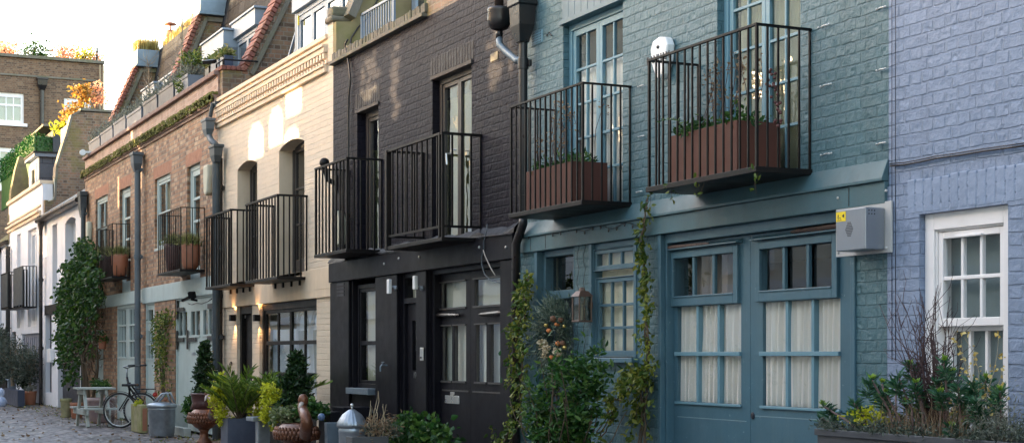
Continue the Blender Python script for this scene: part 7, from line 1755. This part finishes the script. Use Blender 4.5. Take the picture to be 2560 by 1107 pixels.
# big troughs under and behind the bench
def tub(px, yb_, y, rp, h, m, label, sx=1.0, cat='pot', name='tub'):
    x = fx(px, y); s = FPX / dep(x, y); r = rp / s
    o = MB().lathe([(r*.78, 0), (r*.82, .02), (r*.97, h*.8), (r, h*.84), (r*1.03, h*.86), (r*1.03, h), (r*.95, h), (r*.92, h*.85)], (x, y, 0), 32, sx=sx).build(name, m, None, smooth=True); return tag(o, label, cat), x, y, h, r
tub(255, 1050, -.62, 36, .50, plain('pinkish blue glazed tub', (.30, .20, .17), rough=.4, dirt=(.10, .09, .14), dirt_amt=.9), 'large glazed tub under the picnic bench')
tub(165, 1045, -.9, 14, .42, M['mossbox'], 'small stone pot left of the picnic bench'); tub(192, 1050, -.75, 16, .34, M['terra'], 'terracotta pot under the left end of the picnic bench')
wl = empty('foliage_plant', (0,0,0), 'bright low greenery behind the picnic bench top', 'plant'); leafcloud(clumps((fx(250, -.3), -.3, fz(250, 962, -.3)), .9, .12, .06, 26, 22, .09), .07, L['shrub'], 'foliage', wl)
# small hanging terracotta pot in the ivy
_o, x, y, h, r = tub(256, 870, -.18, 11, .30, M['terra'], 'small terracotta wall pot by the ivy'); _o.location.z = fz(256, 872, -.18)
leafcloud(clumps((x, y, fz(256, 858, -.18) + .1), .2, .1, .12, 8, 20, .07), .06, L['shrub'], 'foliage', _o); 
for c_ in _o.children: c_.location.z = -_o.location.z
# far left: navy planter with olive trees, red pot, bench, ornament
o = MB().box(fx(8, -.9), fx(44, -.9), -.9, fy(62, fx(44, -.9)), 0, fz(44, 975, -.9)).build('square_planter', M['navy'], None, bevel=.01); tag(o, 'navy rectangular planter under the grey olive trees', 'planter')
for px, y, lab, zc, sd in ((32, -.65, 'grey olive tree nearest the left edge in the navy planter', 915, 1), (72, -.35, 'slimmer olive tree in front of the grey ribbed garage', 930, 2)):
    rnd.seed(90 + sd); ot = empty('olive_tree', (0,0,0), lab, 'tree', 'olive trees at the far left'); x = fx(px, y); zc_ = fz(px, 900 if sd == 1 else 915, y)
    r_ = (.75, .42, .62) if sd == 1 else (.55, .35, .5)
    P = clumps((x, y, zc_), r_[0], r_[1], r_[2], 95, 26, .17); leafcloud(P, .085, L['olive'], 'crown', ot, wr=.3)
    st = MB(); branch(st, (x, y, .0 if sd == 2 else .5), (x, y, zc_), .055 if sd == 1 else .045, .03, 7, .03)
    for k in range(40): branch(st, (x, y, zc_ - .3), (x + rnd.gauss(0, r_[0]*.55), y + rnd.gauss(0, .25), zc_ + rnd.uniform(-.3, .65)), .012, .08, 5)
    st.build('trunk', M['bark_pale'], ot)
dk = empty('foliage_plant', (0,0,0), 'dark bushy plant behind the olive trees at the left edge', 'plant'); rnd.seed(3); leafcloud(clumps((fx(4, -.3), -.4, 1.4), .9, .25, 1.0, 60, 24, .18), .10, L['olive'], 'foliage', dk)
dk = empty('foliage_plant', (0,0,0), 'dark green shrub between the two olive trunks', 'plant'); leafcloud(clumps((fx(55, -.3), -.3, .75), .35, .15, .4, 30, 24, .12), .09, L['bay'], 'foliage', dk)
_o, x, y, h, r = tub(76, 1016, -.35, 15, .38, M['terra'], 'red terracotta pot beside the navy planter'); leafcloud(clumps((x, y, h + .06), .22, .15, .08, 10, 20, .06), .06, L['grey'], 'foliage', _o)
mb = MB().box(fx(-8, -.8), fx(44, -.3), -.55, -.25, fz(10, 945, -.5) - .05, fz(10, 945, -.5)); mb.box(fx(-8, -.8), fx(-6, -.8), -.5, -.3, 0, fz(10, 945, -.5) - .05).box(fx(30, -.4), fx(31, -.4), -.5, -.3, 0, fz(10, 945, -.5) - .05)
tag(mb.build('bench', M['dormer'], None, bevel=.004), 'pale bench plank at the far left edge', 'bench')
o = MB().lathe([(.10, 0), (.14, .05), (.15, .15), (.10, .25), (.06, .28), (.10, .36), (.08, .45), (.01, .5)], (fx(3, -1.3), -1.3, 0), 16).build('garden_ornament', plain('blue white glaze pot', (.35, .42, .6), rough=.25, dirt=(.8, .8, .8), dirt_amt=.8), None, smooth=True); tag(o, 'small blue and white ornament at the left edge of the street', 'ornament')
# spare door leaf / dark boards leaning behind the bin
o = MB().box(fx(427, -.35), fx(437, -.35), -.4, -.12, .0, .5).box(fx(427, -.35), fx(470, -.35), -.42, -.30, .0, .14).build('timber_boards', M['bench'], None, bevel=.004); tag(o, 'pale boards lying behind the galvanised bin', 'timber')
# a few dry leaves and weeds on the setts
rnd.seed(88); P = [(rnd.uniform(-46, -23), -rnd.random() ** 2 * 1.1 - .02, .0) for _ in range(700)]
wd_ = leafcloud(P, .05, L['grass'], 'weeds', None, up=.6); tag(wd_, 'mossy weeds along the foot of the walls', 'weeds', kind='stuff')

P = [(rnd.uniform(-46, -22), -rnd.random() ** 1.5 * 3.2 - .05, .008) for _ in range(420)]
lv_ = leafcloud(P, .06, L['dead'], 'fallen_leaves', None, wr=.6, dirs=[(rnd.gauss(0, 1), rnd.gauss(0, 1), .1) for _ in P], jitter=.05); tag(lv_, 'dry leaves scattered over the setts', 'leaf litter', kind='stuff')
